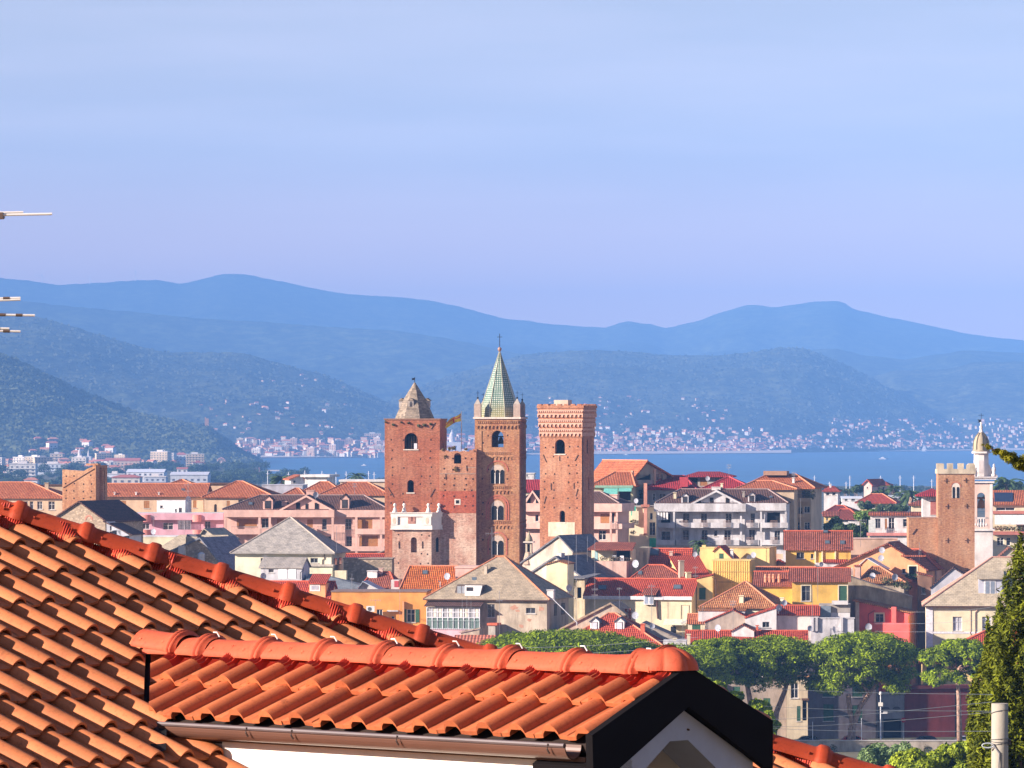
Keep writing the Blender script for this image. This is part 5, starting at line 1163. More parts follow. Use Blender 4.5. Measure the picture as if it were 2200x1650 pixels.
def rdormer(h, px0, px1, py0, py1, wall, roofm, kind='o', win=None, dep=3.2, y0=None):
    """gabled roof dormer; py0 apex, py1 foot"""
    y = y0 if y0 is not None else h.onroof((px0+px1)/2, py1)[1]
    x0, x1 = h.x(px0, y), h.x(px1, y); z0, z1 = h.z(py1, x0, y), h.z(py0, x0, y); zs = z0+(z1-z0)*.68; xm = (x0+x1)/2
    m = MB(); m.panel([(x0, z0), (x1, z0), (x1, zs), (xm, z1), (x0, zs)], [], y, dep); d = m.build('dormer', wall, h.T)
    m = MB(); o = .18
    m.slab([[(x0-o, y-o, zs+.02), (xm, y-o, z1+.13), (xm, y+dep, z1+.13), (x0-o, y+dep, zs+.02)][::1], [(xm, y-o, z1+.13), (x1+o, y-o, zs+.02), (x1+o, y+dep, zs+.02), (xm, y+dep, z1+.13)]], .12); m.build('dormer_roof', roofm, d)
    w = win or (.22, .1, .78, .62); wx0, wx1 = x0+(x1-x0)*w[0], x0+(x1-x0)*w[2]; wz0, wz1 = z0+(z1-z0)*w[1], z0+(z1-z0)*w[3]
    m = MB(); m.box(wx0-.07, wx1+.07, y-.05, y-.003, wz0-.07, wz1+.07); f_ = m.build('window', WHITE if kind == 'w' else BROWN, d)
    m = MB(); m.box(wx0, wx1, y-.075, y-.051, wz0, wz1); m.build('pane', GLASS if kind != 'l' else plain((.55, .55, .6), .5), f_); return d
rdormer(h, 565, 586, 1065, 1095, PINK, DRK); rdormer(h, 731, 750, 1062, 1094, PINK, DRK)
def biggable(h, px0, px1, py0, py1, wall, roofm, wins, y=-.2, dep=6):
    x0, x1 = h.x(px0, y), h.x(px1, y); xm = (x0+x1)/2; z0, z1 = h.z(py1, x0, y), h.z(py0, xm, y)
    m = MB(); m.panel([(x0, z0), (x1, z0), (xm, z1)], [], y, .3); d = m.build('gable', wall, h.T)
    m = MB(); m.slab([[(x0-.4, y-.5, z0), (xm, y-.5, z1+.32), (xm, y+dep, z1+.32), (x0-.4, y+dep, z0)], [(xm, y-.5, z1+.32), (x1+.4, y-.5, z0), (x1+.4, y+dep, z0), (xm, y+dep, z1+.32)]], .22); m.build('gable_roof', roofm, d)
    m = MB(); m.panel([(x0-.4, z0-.22), (x0+.2, z0-.22), (xm, z1-.1), (x1-.2, z0-.22), (x1+.4, z0-.22), (xm, z1+.30)], [], y-.62, .1); m.build('verge', wall, d)
    for a, b, c, e in wins:
        m = MB(); m.box(h.x(a, y), h.x(c, y), y-.06, y-.003, h.z(e, x0, y), h.z(b, x0, y)); f_ = m.build('window', BROWN, d); m = MB(); m.box(h.x(a, y)+.06, h.x(c, y)-.06, y-.08, y-.061, h.z(e, x0, y)+.06, h.z(b, x0, y)-.06); m.build('pane', DARK, f_)
biggable(h, 601, 716, 1067, 1095, PINK, DRK, [(636, 1080, 645, 1094), (656, 1082, 662, 1094), (676, 1080, 685, 1094)])
h.chim(605, 1077, 616, 1088, PINK); h.chim(658, 1053, 675, 1066, PINK)
h.sky(534, 1080, 543, 1086)
# behind it
h = H('house', 'orange hip roofed house with a pale flat attic behind the pink apartment building', 690, 835, 965, 5, 13); h.walls(PEACH, 1063); h.roof('hip', ORA, 1036, (745, 790), cap=CO)
h = H('house', 'lower orange hip roof just left of the wider hip roof behind the pink building', 640, 740, 985, 5, 10); h.walls(PEACH, 1063); h.roof('hip', ORA, 1035, (688, 706), cap=CO)
h = H('house', 'small orange roof corner beside the grey terrace wall behind the pink building', 612, 650, 975, 5, 7); h.walls(PEACH, 1063); h.roof('hip', ORA, 1049, (634, 642), cap=CO)
h = H('flat_building', 'low building with a pale flat edge over the orange roofs by the clock tower', 731, 832, 1040, 3, 10, 'building'); h.walls(PEACH, 1035, [(737, 1038, 741, 1046, 'd')]); h.roof('flat', WHT, 1030.5, o=.3)
h = H('flat_building', 'white round fronted water works block with an overhanging flat top, before the bay', 655, 702, 1300, 12, 9, 'building'); h.walls(WHT, 1025); h.roof('flat', WHT, 1019.5, o=1.0)
h = H('terrace_wall_building', 'long grey walled greenhouse block between two orange roofs, below the strip of sea', 563, 650, 1080, 3, 12, 'greenhouse'); h.walls(plaster((.46, .46, .52), .3), 1043); h.roof('flat', plaster((.5, .5, .55), .2), 1041.5, o=.1)
h = H('house', 'white gabled cottage with an orange roof beside the white block before the bay', 624, 655, 1330, -12, 9); h.walls(WHT, 1030, [(630, 1032, 635, 1038, 'd')], apex=(645, 1022)); h.roof('gy', ORA, 1022, apexx=645, t=.3)
# stone gabled church with a dark roof
h = H('stone_building', 'rubble stone gabled building with a walled up brick arch, below the ruined tower', 119, 226, 785, 22, 14, 'building')
h.walls(RUB, 1114, apex=(171, 1079), eaver=1119); h.roof('gy', tiles((.13, .06, .045), (.17, .085, .065), amt=.2), 1079, apexx=171, eaver=1119, o=.4, t=.25)
m = MB(); x = h.x(191); z = h.z(1131); u_ = h.Y/F
m.panel([(x+9.5*u_*math.cos(math.pi*i/12), z+1+9.5*u_*math.sin(math.pi*i/12)*1.2) for i in range(13)] + [(x-6.5*u_*math.cos(math.pi*i/12), z+1+6.5*u_*math.sin(math.pi*i/12)*1.2) for i in range(13)], [], -.05, .045); m.build('brick_arch', plain((.45, .20, .14), .9), h.T)
m = MB(); m.prism(arch(x, z-3, 12*u_, 3+9*u_), -.03, -.004); m.build('blocked_window', plaster((.55, .42, .36), .4), h.T)
h = H('lean_to', 'white rendered lean-to with a dark door under the eaves of the stone gabled building', 229, 278, 783, 12, 7, 'building'); h.walls(plaster((.55, .58, .66), .4), 1121, [(251, 1139, 260, 1153, 'o'), (236, 1130, 240, 1140, 'd')], eaver=1150); h.roof('shedx', DRK, 1121, eaver=1150)
h = H('house', 'low building with a pale yellow wall above the tiled hip in the foreground', 268, 378, 845, 3, 9); h.walls(CREAM, 1154); h.roof('flat', WHT, 1152, o=.05); h.fbox(268, 1156, 297, 1180, -.05, -.003, 'painted_wall', YEL)
# grey slate roofs above the hip
h = H('house', 'tan stone roofed house with a small skylight left of the large grey pyramid roof', 338, 496, 832, 10, 9); h.walls(GPL, 1183); h.roof('hip', SLK, 1149, (386, 490), o=.4); h.sky(452, 1158, 463, 1165)
h = H('house', 'pale stone gable with tan roof half hidden left of the blue grey slate roof', 424, 470, 850, 20, 8); h.walls(GPL, 1160, apex=(440, 1137), eaver=1158); h.roof('gy', SLK, 1137, apexx=440, eaver=1158)
h = H('stone_house', 'rubble stone house with a steep blue grey slate slope, right above the tiled hip ridge', 362, 492, 795, 24, 12); h.walls(RUB, 1190, apex=(431, 1158), eaver=1232); h.roof('gy', slate((.24, .25, .30), .75), 1158, apexx=431, eaver=1232, o=.4, t=.3)
h.fbox(399, 1153, 424, 1200, .2, 2.5, 'chimney', STN); h.fbox(401, 1148, 422, 1154, .4, 2.2, 'terrace_box', plain((.06, .07, .10), .5)); h.fbox(383, 1172, 396, 1200, -.6, 1.2, 'chimney', CONC)
m = MB(); x = h.x(440); m.lathe([(.55, h.z(1212)), (.6, h.z(1208)), (.6, h.z(1190)), (.2, h.z(1186))], x, -1.2, 14); m.build('water_tank', plain((.45, .47, .52), .4), h.T)
h = H('house', 'cream house under a large grey stone pyramid roof, in the middle left', 505, 712, 770, 8, 13)
h.walls(plaster((.74, .70, .52), .15), 1188, [(667, 1199, 683, 1209, 'd'), (560, 1199, 575, 1209, 'd')], [(718, 1200, 723, 1216, 'd'), (728, 1200, 733, 1216, 'd')]); h.roof('pyr', SLG, 1111, o=.7, cap=plain((.40, .34, .28), .9))
m = MB(); m.tube([(h.x(697), -.1, h.H-.2), (h.x(697), -.1, h.z(1200)), (h.x(693), -.1, h.z(1203)), (h.x(693), -.1, 2)], .07, 6); m.build('drainpipe', BROWN, h.T)
h.fbox(664, 1213, 716, 1217, -1.8, -.003, 'ledge', plain((.45, .40, .34), .9)); h.fbox(666, 1217.5, 714, 1300, -1.5, -.003, 'lower_wall', plaster((.74, .72, .52), .2))
h.fbox(719, 1226, 744, 1300, -2.8, -1.6, 'terrace_wall', CREAM); rail(h, 713, 738, 1227, 1240, -1.9, plain((.25, .22, .15), .8), 12, 'balustrade')
h = H('rooftop_shed', 'small grey slate roofed shed with two white doors before the cream pyramid roofed house', 560, 648, 752, 14, 4.5, 'shed'); h.walls(plaster((.52, .52, .55), .3), 1219, [(577, 1223, 588, 1230, 'd')]); h.roof('gx', slate((.34, .31, .28), .85), 1197, o=.25)
for a, b in ((598, 616), (620, 636)): h.fbox(a, 1221, b, 1243, -.06, -.003, 'door', plain((.78, .77, .74), .5))
m = MB(); m.tube([(h.x(652), -.2, h.z(1219)), (h.x(652), -.2, h.z(1226)), (h.x(646), -.2, h.z(1230)), (h.x(646), -.2, h.z(1245))], .06, 6); m.build('drainpipe', DARK, h.T)
h = H('stone_wall', 'long rubble stone wall left of the light brick base of the clock tower', 738, 842, 772, 3, 5, 'wall'); h.walls(RUB, 1201); h.roof('flat', plain((.30, .25, .2), .9), 1199, o=.15)
h = H('house', 'low red roofed strip of a house between the pink building and the clock tower', 742, 850, 800, 4, 6); h.walls(PINK, 1200); h.roof('gx', RED, 1190, o=.2, cap=CR)
h = H('house', 'tan slate lean-to roof touching the left foot of the clock tower', 795, 845, 806, 4, 5); h.walls(GPL, 1196, apex=(835, 1180)); h.roof('gy', SLG, 1180, apexx=835)
h = H('house', 'house with a long blue slate slope below the rubble wall, left of the brown roofs', 652, 812, 748, 4, 10); h.walls(GPL, 1270); h.roof('hip', slate((.21, .24, .27), .8), 1233, (662, 690), o=.4)
h = H('house', 'flat pale blue roof wedge beside the brown tiled roof', 770, 812, 741, 6, 5); h.walls(WHT, 1266, apex=(780, 1250)); h.roof('gy', plain((.42, .48, .55), .6), 1250, apexx=780, t=.12)
h = H('house', 'small house with a dull brown tiled roof and a squat white chimney', 779, 846, 748, 8, 8); h.walls(WHT, 1264); h.roof('hip', RBR, 1229, (800, 838), cap=CR); h.chim(789, 1226, 810, 1243, WHT); h.chim(814, 1220, 822, 1234, LPK)
h.fbox(840, 1246, 857, 1300, -.8, 1.2, 'side_wall', WHT); h.fbox(847, 1248, 856, 1261, -.86, -.801, 'shutter', plain((.40, .07, .08), .7))
h = H('house', 'house with a bright rust orange tiled roof, a skylight and a dish', 860, 990, 742, 6, 10); h.walls(ORG, 1279); h.roof('hip', RUST, 1216, (880, 990), cap=CO); h.sky(908, 1227, 919, 1235)
m = MB(); x, y, z = h.onroof(946, 1265); m.tube([(x, y, z-.2), (x, y, z+1.1), (x-.4, y, z+1.15)], .09, 6); m.build('flue', METAL, h.rf)
h = H('house', 'pink rendered house end between the rust orange roof and the stained villa', 978, 1045, 738, 6, 7); h.walls(PINK, 1221); h.roof('flat', PINK, 1217, o=.1)
# red roofed house with a small dormer, and the orange house
h = H('house', 'red tiled house with a little white windowed dormer just above the tiled hip ridge', 560, 704, 735, 10, 9); h.walls(ORG2, 1296); h.roof('gx', RED, 1249, cap=CR, o=.3)
y = 1.0; x0, x1 = h.x(664, y), h.x(699, y); m = MB(); m.box(x0, x1, y, y+4, h.z(1290, x0, y), h.z(1253, x0, y)); d = m.build('dormer', ORG2, h.T)
m = MB(); zt_ = h.z(1242, x0, y+1); m.slab([[(x0-.2, y-.3, h.z(1253, x0, y)), (x1+.2, y-.3, h.z(1253, x0, y)), (x1+.2, y+3.5, zt_+.6), (x0-.2, y+3.5, zt_+.6)]], .12); m.build('dormer_roof', RED, d)
m = MB(); m.box(h.x(666, y), h.x(688, y), y-.06, y-.003, h.z(1270, x0, y), h.z(1255, x0, y)); w = m.build('window', WHITE, d); m = MB(); m.box(h.x(669, y), h.x(685, y), y-.08, y-.061, h.z(1267, x0, y), h.z(1258, x0, y)); m.build('pane', plain((.35, .36, .42), .3), w)
h = H('house', 'flat topped orange house with green shutters and an air conditioner, left of the stained villa', 712, 916, 727, 4, 9)
h.walls(ORG, 1272, [(809, 1309, 822, 1325, 'w'), (874, 1309, 892, 1337, 'g'), (841, 1324, 847, 1329, 'd'), (745, 1309, 758, 1326, 'w')]); h.roof('flat', plain((.22, .15, .13), .9), 1269.5, o=.12)
ac = empty('air_conditioner', K(796, 1314, 726.6+DY), 0, 'white air conditioning unit on the orange house wall, left of its small window', 'air conditioner')
m = MB(); m.box(-.62, .62, -.5, 0, 0, .85); m.build('casing', plain((.72, .72, .70), .5), ac); m = MB(); m.prism([(-.12+.3*math.cos(2*math.pi*i/14), .42+.3*math.sin(2*math.pi*i/14)) for i in range(14)], -.53, -.502); m.build('fan_grille', plain((.12, .12, .13), .6), ac)
m = MB(); m.box(h.x(832), h.x(856), -.5, -.003, h.z(1314), h.z(1311)); m.build('shelf', CONC, h.T); h.fbox(864, 1292, 868, 1340, -.6, -.1, 'flue', ORG2)
# --- stained villa
h = H('villa', 'large weathered villa with a tan stone hip roof and a glazed veranda', 918, 1175, 715, 15, 13, 'villa'); vl = h
h.walls(STN, 1288, [(1047, 1298, 1063, 1326, 'd'), (1130, 1306, 1150, 1318, 'd')], [(1190, 1300, 1196, 1325, 'd'), (1206, 1300, 1213, 1325, 'd')]); h.roof('hip', SLT, 1196, (1068, 1084), o=.55, cap=plain((.52, .20, .10), .8))
m = MB(); m.tube([(-.5, -.6, h.H-.15), (h.W+.5, -.6, h.H-.15)], .10, 6); m.build('gutter', BROWN, h.rf)
h.sky(1014, 1242, 1025, 1250)
def dmr(h, px0, px1, py0, py1):
    y = h.onroof((px0+px1)/2, py1)[1]; x0, x1 = h.x(px0, y), h.x(px1, y); z0, z1 = h.z(py1, x0, y), h.z(py0, x0, y)
    m = MB(); m.panel([(x0, z0), (x1, z0), (x1+.3, z1), (x0+.5, z1)], [], y, 3.5); d = m.build('dormer', plain((.10, .08, .07), .8), h.T)
    xm = x0+(x1-x0)*.42; m = MB(); m.panel([(xm, z0+.05), (x1-.25, z0+.05), (x1+.12, z1-.1), (xm, z1-.1)], [], y-.5, .48); b = m.build('white_bay', WHITE, d)
    m = MB(); m.box(xm+.25, xm+1.3, y-.53, y-.503, z0+.75, z1-.35); m.build('pane', GLASS, b)
    m = MB(); m.box(x0+.5, xm-.1, y-.05, y-.003, z0+.1, z1-.15); g = m.build('window', BROWN, d)
    for i in range(2): m = MB(); m.box(x0+.55+i*.75, x0+1.2+i*.75, y-.08, y-.051, z0+.2, z1-.22); m.build('pane', plain((.25, .27, .30), .2, .8), g)
dmr(h, 975, 1036, 1256, 1280)
h.chim(1040, 1213, 1046, 1231, STN, y=3.6); h.chim(1175, 1267, 1189, 1281, WHT, y=.3)
m = MB(); zz_ = h.z(1232, h.W/2, 4)
# glazed veranda
y = -1.6; x0, x1 = h.x(917, y), h.x(1030, y); za, zb_, zc_, zd = h.z(1351, x0, y), h.z(1296, x0, y), h.z(1327, x0, y), h.z(1304, x0, y)
ve = empty('veranda', (0, 0, 0)); ve.parent = h.T
m = MB(); m.box(x0, x1, y, -.003, 0, za); m.build('lower_wall', plaster((.62, .40, .44), .3), ve)
m = MB(); m.slab([[(x0-.3, y-.5, zb_-.35), (x1+.3, y-.5, zb_-.35), (x1+.3, 0-.01, zb_+.25), (x0-.3, -.01, zb_+.25)]], .1); m.build('veranda_roof', DRK, ve)
m = MB(); n = 10
for i in range(n+1): x = x0+(x1-x0)*i/n; m.box(x-.06, x+.06, y, y+.1, za+.002, zd)
for z in (za+.002, zc_, zd-.1, (zc_+zd)/2): m.box(x0, x1, y+.005, y+.095, z, z+.1)
m.build('frame', plain((.62, .62, .66), .5), ve)
m = MB(); m.box(x0+.05, x1-.05, y+.11, y+.13, zc_, zd); m.build('pane', plain((.30, .30, .32), .15, .8), ve)
m = MB(); m.box(x0+.05, x1-.05, y+.11, y+.13, za, zc_-.01); m.build('pane', plain((.10, .16, .14), .25, .8), ve)
for i in range(n):
    if i % 5 in (1, 2, 4): x = x0+(x1-x0)*(i+.15)/n; m = MB(); m.box(x, x+(x1-x0)/n*.6, y+.09, y+.105, zc_+.15, zd-.15); m.build('curtain', plain((.66, .60, .50), .8), ve)
rail(h, 917, 1030, 1331, 1350, -1.85, plain((.30, .36, .36), .5), 26).parent = ve
h.fbox(1049, 1343, 1064, 1400, -2.5, -.6, 'chimney', GPL); h.fbox(1046, 1339, 1068, 1343.5, -2.7, -.4, 'chimney_cap', CR)
for px, py, s_ in ((1105, 1305, 2.2), (1112, 1312, 1.4), (1163, 1308, 2.0), (1120, 1345, 1.6), (1138, 1332, 1.3)):
    x = h.x(px); z = h.z(py, x); m = MB(); m.panel([(x+s_*random.uniform(.5, 1)*.35*math.cos(a), z+s_*random.uniform(.4, 1)*.25*math.sin(a)) for a in [2*math.pi*i/9 for i in range(9)]], [], -.012, .01); m.build('bare_brick_patch', plain((.40, .22, .15), .95), h.T)
# --- church roofs right of the campanile
h = H('church_nave', 'pale gabled church end with a sweeping slate roof, at the foot of the battlemented tower', 1122, 1230, 768, 28, 11, 'church')
h.walls(plaster((.60, .52, .42), .4), 1211, apex=(1201, 1153), eaver=1184); h.roof('gy', SLB, 1153, apexx=1201, eaver=1184, o=.3, t=.28)
h = H('belfry_turret', 'tiny domed stone turret between the campanile and the battlemented tower', 1129, 1142, 772, 10, 1.0, 'turret'); h.zg = 4.5
h.walls(plaster((.56, .48, .36), .3), 1166, [(1132.5, 1169, 1138.5, 1186, 'o')]); m = MB(); w = h.W/2
m.box(-.35, h.W+.35, -.35, h.D+.35, h.H+.002, h.H+.2); m.build('cornice', STONE, h.T); m = MB(); m.lathe([(w*1.25, h.H+.202), (w*1.15, h.H+.6), (w*.8, h.H+1.0), (.15, h.H+1.4), (.03, h.H+1.9)], w, h.D/2, 12); m.build('dome', plaster((.38, .33, .22), .4), h.T, smooth=True)
m = MB(); m.lathe([(w*2.3, h.z(1213)), (w*1.2, h.z(1186))], w, h.D/2, 8); m.build('turret_base', brick((.50, .36, .27), (.42, .30, .22), (.6, .5, .4), .5), h.T)
h = H('house', 'gabled house with a dark slate roof and cream walls, right behind the stained villa', 1147, 1253, 744, 28, 10)
h.walls(plaster((.66, .60, .48), .4), 1230, apex=(1194, 1198), eaver=1243); h.roof('gy', SLB, 1198, apexx=1194, eaver=1243, o=.3, t=.28)
h.fbox(1196, 1188, 1206, 1210, 1.0, 2.2, 'chimney', CONC)
h = H('house', 'narrow pale yellow house block with a blank wall before the dark slate roof', 1174, 1219, 733, 12, 5); h.walls(plaster((.76, .68, .42), .1), 1213, apex=(1197, 1206), eaver=1212); h.roof('gy', BRN, 1206, apexx=1197, eaver=1212, o=.2)
h = H('house', 'weathered cream house corner with ivy, between the yellow block and the red roofed house', 1222, 1256, 741, 20, 6); h.walls(plaster((.60, .52, .36), .6), 1241, [(1240, 1262, 1249, 1285, 'o'), (1228, 1262, 1234, 1284, 'd')]); h.roof('shed', SLB, 1232)
leafcloud('ivy', [((h.x(1228), -.1, h.z(1252)), (.6, .15, .8)), ((h.x(1233), -.1, h.z(1246)), (.7, .15, .4))], 160, .13, WEED, h.T)
h = H('terrace_house', 'rooftop terrace of pale brick under a red tiled canopy with garden clutter', 1266, 1346, 753, 14, 4.5); h.walls(plaster((.60, .40, .33), .55), 1206, [(1304, 1236, 1314, 1244, 'd')])
cw = h.H; m = MB(); m.box(h.x(1266), h.x(1313), 1.5, h.D, cw, h.z(1181)); m.box(h.x(1352)-.2, h.x(1352), 1.5, h.D, cw, h.z(1181)); q = m.build('upper_room', CREAM, h.T)
m = MB(); zr = h.z(1180); m.slab([[(h.x(1262), -.3, zr), (h.x(1360), -.3, zr), (h.x(1352), h.D+.3, zr+1.0), (h.x(1266), h.D+.3, zr+1.0)]], .2); m.build('canopy', RBR, h.T)
m = MB(); m.box(h.x(1313)+.01, h.x(1352)-.22, h.D-.5, h.D-.3, cw, zr); m.build('back_wall', DARK, h.T); h.fbox(1277, 1184, 1284, 1205, 1.44, 1.49, 'shutter', plain((.30, .48, .50), .6)); rail(h, 1286, 1350, 1198, 1206, .15)
lb = [((h.x(px), .5, cw+.4), (.35, .3, .35)) for px in (1292, 1300, 1310, 1318, 1328)]; leafcloud('potted_plants', lb, 260, .12, WEED, h.T); h.fbox(1332, 1194, 1340, 1205, .6, .7, 'laundry', plain((.7, .7, .75), .8)); h.fbox(1316, 1192, 1324, 1203, .9, 1.5, 'crate', GREY)
# --- red roofed cream house
h = H('house', 'cream house with a bright red tiled roof, two skylights and a white bay window', 1257, 1486, 735, 13, 8); rr_ = h
h.walls(plaster((.72, .62, .42), .25), 1280, [(1312, 1306, 1322, 1316, 'd')], eaver=1280); h.roof('gx', RED, 1243.5, cap=CR, o=.3)
m = MB(); m.box(-.25, h.W+.1, -.45, -.004, h.z(1289), h.z(1281.5)); m.build('cornice', plain((.62, .60, .62), .7), h.T)
h.sky(1286, 1259, 1303, 1268); h.sky(1447, 1258, 1464, 1267); y = -.5
x0, x1 = h.x(1383, y), h.x(1404, y); m = MB(); m.box(x0, x1, y, .8, h.z(1299, x0, y), h.z(1276, x0, y)); b = m.build('bay_window', WHITE, h.T)
for i in range(2): m = MB(); w = (x1-x0)/2; m.box(x0+i*w+.12, x0+(i+1)*w-.08, y-.03, y-.003, h.z(1297, x0, y), h.z(1279, x0, y)); m.build('pane', plain((.28, .33, .42), .15, .8), b)
m = MB(); m.slab([[(x0-.3, y-.5, h.z(1276, x0, y)), (x1+.5, y-.5, h.z(1276, x0, y)), (x1+.5, 2.2, h.z(1262, x0, y)), (x0-.3, 2.2, h.z(1262, x0, y))]], .14); m.build('bay_roof', RBR, b)
m = MB(); m.tube([(h.x(1413), -.25, h.z(1275)), (h.x(1412), -.25, h.z(1300)), (h.x(1414), -.2, h.z(1330))], .14, 6); m.build('drainpipe', plain((.10, .045, .035), .7), h.T); h.chim(1368, 1240, 1375, 1250, CR, y=3.9)
m = MB(); m.slab([[(h.x(1428), -1.4, h.z(1342)), (h.x(1478), -1.4, h.z(1342)), (h.x(1478), -.01, h.z(1330)), (h.x(1428), -.01, h.z(1330))]], .05); m.build('awning', plain((.62, .56, .42), .8), h.T); h.fbox(1441, 1346, 1452, 1372, -.05, -.003, 'doorway', DARK)
for i in range(6): h.fbox(1464+i*2.2, 1336-i*1.0, 1465+i*2.2, 1341-i*.6, -1.46, -1.41, 'awning_stripe', plain((.15, .22, .30), .8))
m = MB(); m.tube([(h.x(1463), -.06, h.z(1345)), (h.x(1463), -.06, h.z(1300)), (h.x(1480), -.06, h.z(1300)), (h.x(1480), -.06, h.z(1330))], .045, 5); m.build('pipe', plain((.45, .40, .30), .7), h.T)
# --- jumble of red roofs
h = H('house', 'shaded dark red roof tucked between the brick terrace and the taller red roofs', 1352, 1478, 748, 12, 8); h.walls(GPL, 1248); h.roof('hip', RBR, 1214, (1392, 1425), cap=CR, o=.3); h.sky(1371, 1228, 1380, 1236)
h = H('house', 'tall red tiled roof with a large skylight at its left end, right of the terrace', 1392, 1478, 756, 10, 8); h.walls(LPK, 1238); h.roof('gx', RED, 1179, cap=CR, o=.2); h.sky(1394, 1180, 1415, 1194); h.chim(1382, 1181, 1389, 1210, CREAM, y=1); h.chim(1438, 1184, 1445, 1204, LPK); h.fbox(1372, 1176, 1392, 1230, 1, 5, 'side_wall', CREAM)
h = H('house', 'red tiled roof with a broad chimney and yellow wall, left of the yellow ribbed block', 1470, 1530, 748, -12, 9); h.walls(YEL2, 1248); h.roof('shed', RED, 1194, o=.2); h.chim(1460, 1204, 1470, 1238, plaster((.5, .42, .34), .3), y=1.5); h.chim(1475, 1229, 1485, 1242, CREAM, y=.6)
h = H('house', 'narrow yellow house front with a green shutter below the ribbed yellow block', 1497, 1531, 738, 5, 5); h.walls(YEL2, 1244, [(1502, 1263, 1516, 1288, 'c')], eaver=1238); h.roof('shedx', RED, 1240, eaver=1235, o=.1)
m = MB(); m.tube([(h.x(1530), -.1, h.z(1240)), (h.x(1538), -.1, h.z(1244)), (h.x(1538), -.1, h.z(1290))], .07, 5); m.build('drainpipe', BROWN, h.T)
h = H('ribbed_block', 'tall yellow block clad in ribbed metal sheet among the red roofs', 1530, 1612, 741, 12, 5, 'building'); h.walls(plaster((.78, .55, .17), .08), 1205); h.roof('flat', plaster((.7, .5, .2), .1), 1202, o=.08)
for i in range(17):
    x = h.W*(i+.5)/17; m = MB(); m.box(x-.05, x+.05, -.10, -.003, h.z(1292), h.H-.01); m.build('rib', plaster((.78, .55, .17), .08), h.T)
for i in range(4): m = MB(); y = h.D*(i+.6)/4.2; m.box(h.W+.003, h.W+.09, y-.05, y+.05, h.z(1292), h.H-.01); m.build('rib', plaster((.78, .55, .17), .08), h.T)
h.fbox(1530, 1228, 1612, 1229, -.105, -.101, 'joint', plain((.35, .25, .08), .8)); h.fbox(1530, 1250, 1612, 1251, -.105, -.101, 'joint', plain((.35, .25, .08), .8))
h = H('house', 'flat roofed yellow building behind the yellow ribbed block', 1536, 1653, 757, 12, 7); h.walls(YEL2, 1177, [(1545, 1188, 1554, 1203, 'c')]); h.roof('flat', plain((.45, .33, .2), .9), 1175.5, o=.15)
h = H('house', 'small yellow gable with a thin red tiled slope on the flat yellow building', 1534, 1572, 750, 12, 6); h.walls(YEL2, 1184, [(1545, 1189, 1555, 1203, 'c')], apex=(1545, 1174), eaver=1200); h.roof('gy', RED, 1174, apexx=1545, eaver=1200, o=.2, t=.15); h.chim(1569, 1180, 1575, 1200, WHT, y=.3)
h = H('house', 'low yellow wall with a pale chimney at the left end of the flat yellow building', 1504, 1534, 765, 8, 5); h.walls(YEL2, 1178); h.roof('flat', YEL2, 1176, o=.05); h.chim(1508, 1171, 1516, 1190, YEL2, y=.2, cap=False)
h = H('house', 'yellow house with a mottled brown red roof and skylights, right of the grey block', 1688, 1828, 762, 3, 9); h.walls(YEL, 1180, [(1711, 1187, 1728, 1200, 'd'), (1742, 1190, 1748, 1200, 'd')]); h.roof('gx', RBR, 1141, cap=CR, o=.4)
h.sky(1772, 1163, 1783, 1170); h.sky(1805, 1163, 1815, 1171); h.sky(1769, 1141, 1779, 1146)
for px in (1750, 1765, 1793): h.fbox(px, 1181, px+3, 1225, -.2, -.003, 'drainpipe', plain((.78, .66, .40), .7))
h.fbox(1768, 1202, 1820, 1209, -1.6, -.004, 'porch_roof', RED); h.fbox(1752, 1209.5, 1830, 1222, -1.3, -.004, 'porch_wall', WHT)
h.chim(1757, 1197, 1768, 1216, WHT, y=.3)
h = H('house', 'small orange red roof wedge squeezed right of the flat yellow building', 1662, 1690, 768, 3, 6); h.walls(LPK, 1214, [(1667, 1190, 1682, 1200, 'd')], apex=(1672, 1203)); h.roof('gy', RED, 1203, apexx=1672)
# roofs in front of it
h = H('house', 'yellow house with dark windows in pale frames under a long brown red roof', 1702, 1822, 731, 3, 8); h.walls(YEL, 1248, [(1722, 1258, 1741, 1291, 'd'), (1802, 1257, 1820, 1291, 'c')])
h.roof('gx', RBR, 1220, o=.5, cap=CR)
for a, b in ((1720, 1743), (1800, 1822)): h.fpoly([(a, 1256), (b, 1256), (b, 1293), (a, 1293)], -.06, -.003, 'window_surround', CREAM, holes=[[(a+2.5, 1258.5), (b-2.5, 1258.5), (b-2.5, 1291), (a+2.5, 1291)]])
h = H('house', 'long low red brown roof carrying four terracotta flue pots', 1622, 1712, 735, 5, 8); h.walls(YEL, 1258); h.roof('gx', RBR, 1228, o=.4, cap=CR)
for i, px in enumerate((1645, 1654, 1662, 1674)):
    x, y, z = h.onroof(px, 1252); m = MB(); m.lathe([(.22, z-.2), (.22, z+.7), (.30, z+.75), (.24, z+.85), (.20, z+1.15), (.28, z+1.2), (.1, z+1.35)], x, y, 10); m.build('flue_pot', plain((.58, .26, .15), .8), h.rf)
h = H('house', 'bright red roof strip behind the four flue pots', 1626, 1750, 744, 3, 7); h.walls(YEL, 1234); h.roof('gx', ORA, 1218, o=.2, cap=CO)
h = H('house', 'house under a mottled ochre brown hip roof with two small chimneys, in the middle right', 1512, 1664, 722, 15, 9.5); h.walls(CREAM, 1305); h.roof('pyr', BRN, 1249, cap=CO, o=.6); h.chim(1588, 1279, 1597, 1301, CREAM); h.chim(1676, 1284, 1684, 1300, CREAM, y=4)
h = H('house', 'white wall with a thin orange roof edge beneath the ochre brown hip roof', 1500, 1600, 719, 4, 5); h.walls(WHT, 1312); h.roof('flat', BRN, 1310, o=.2)
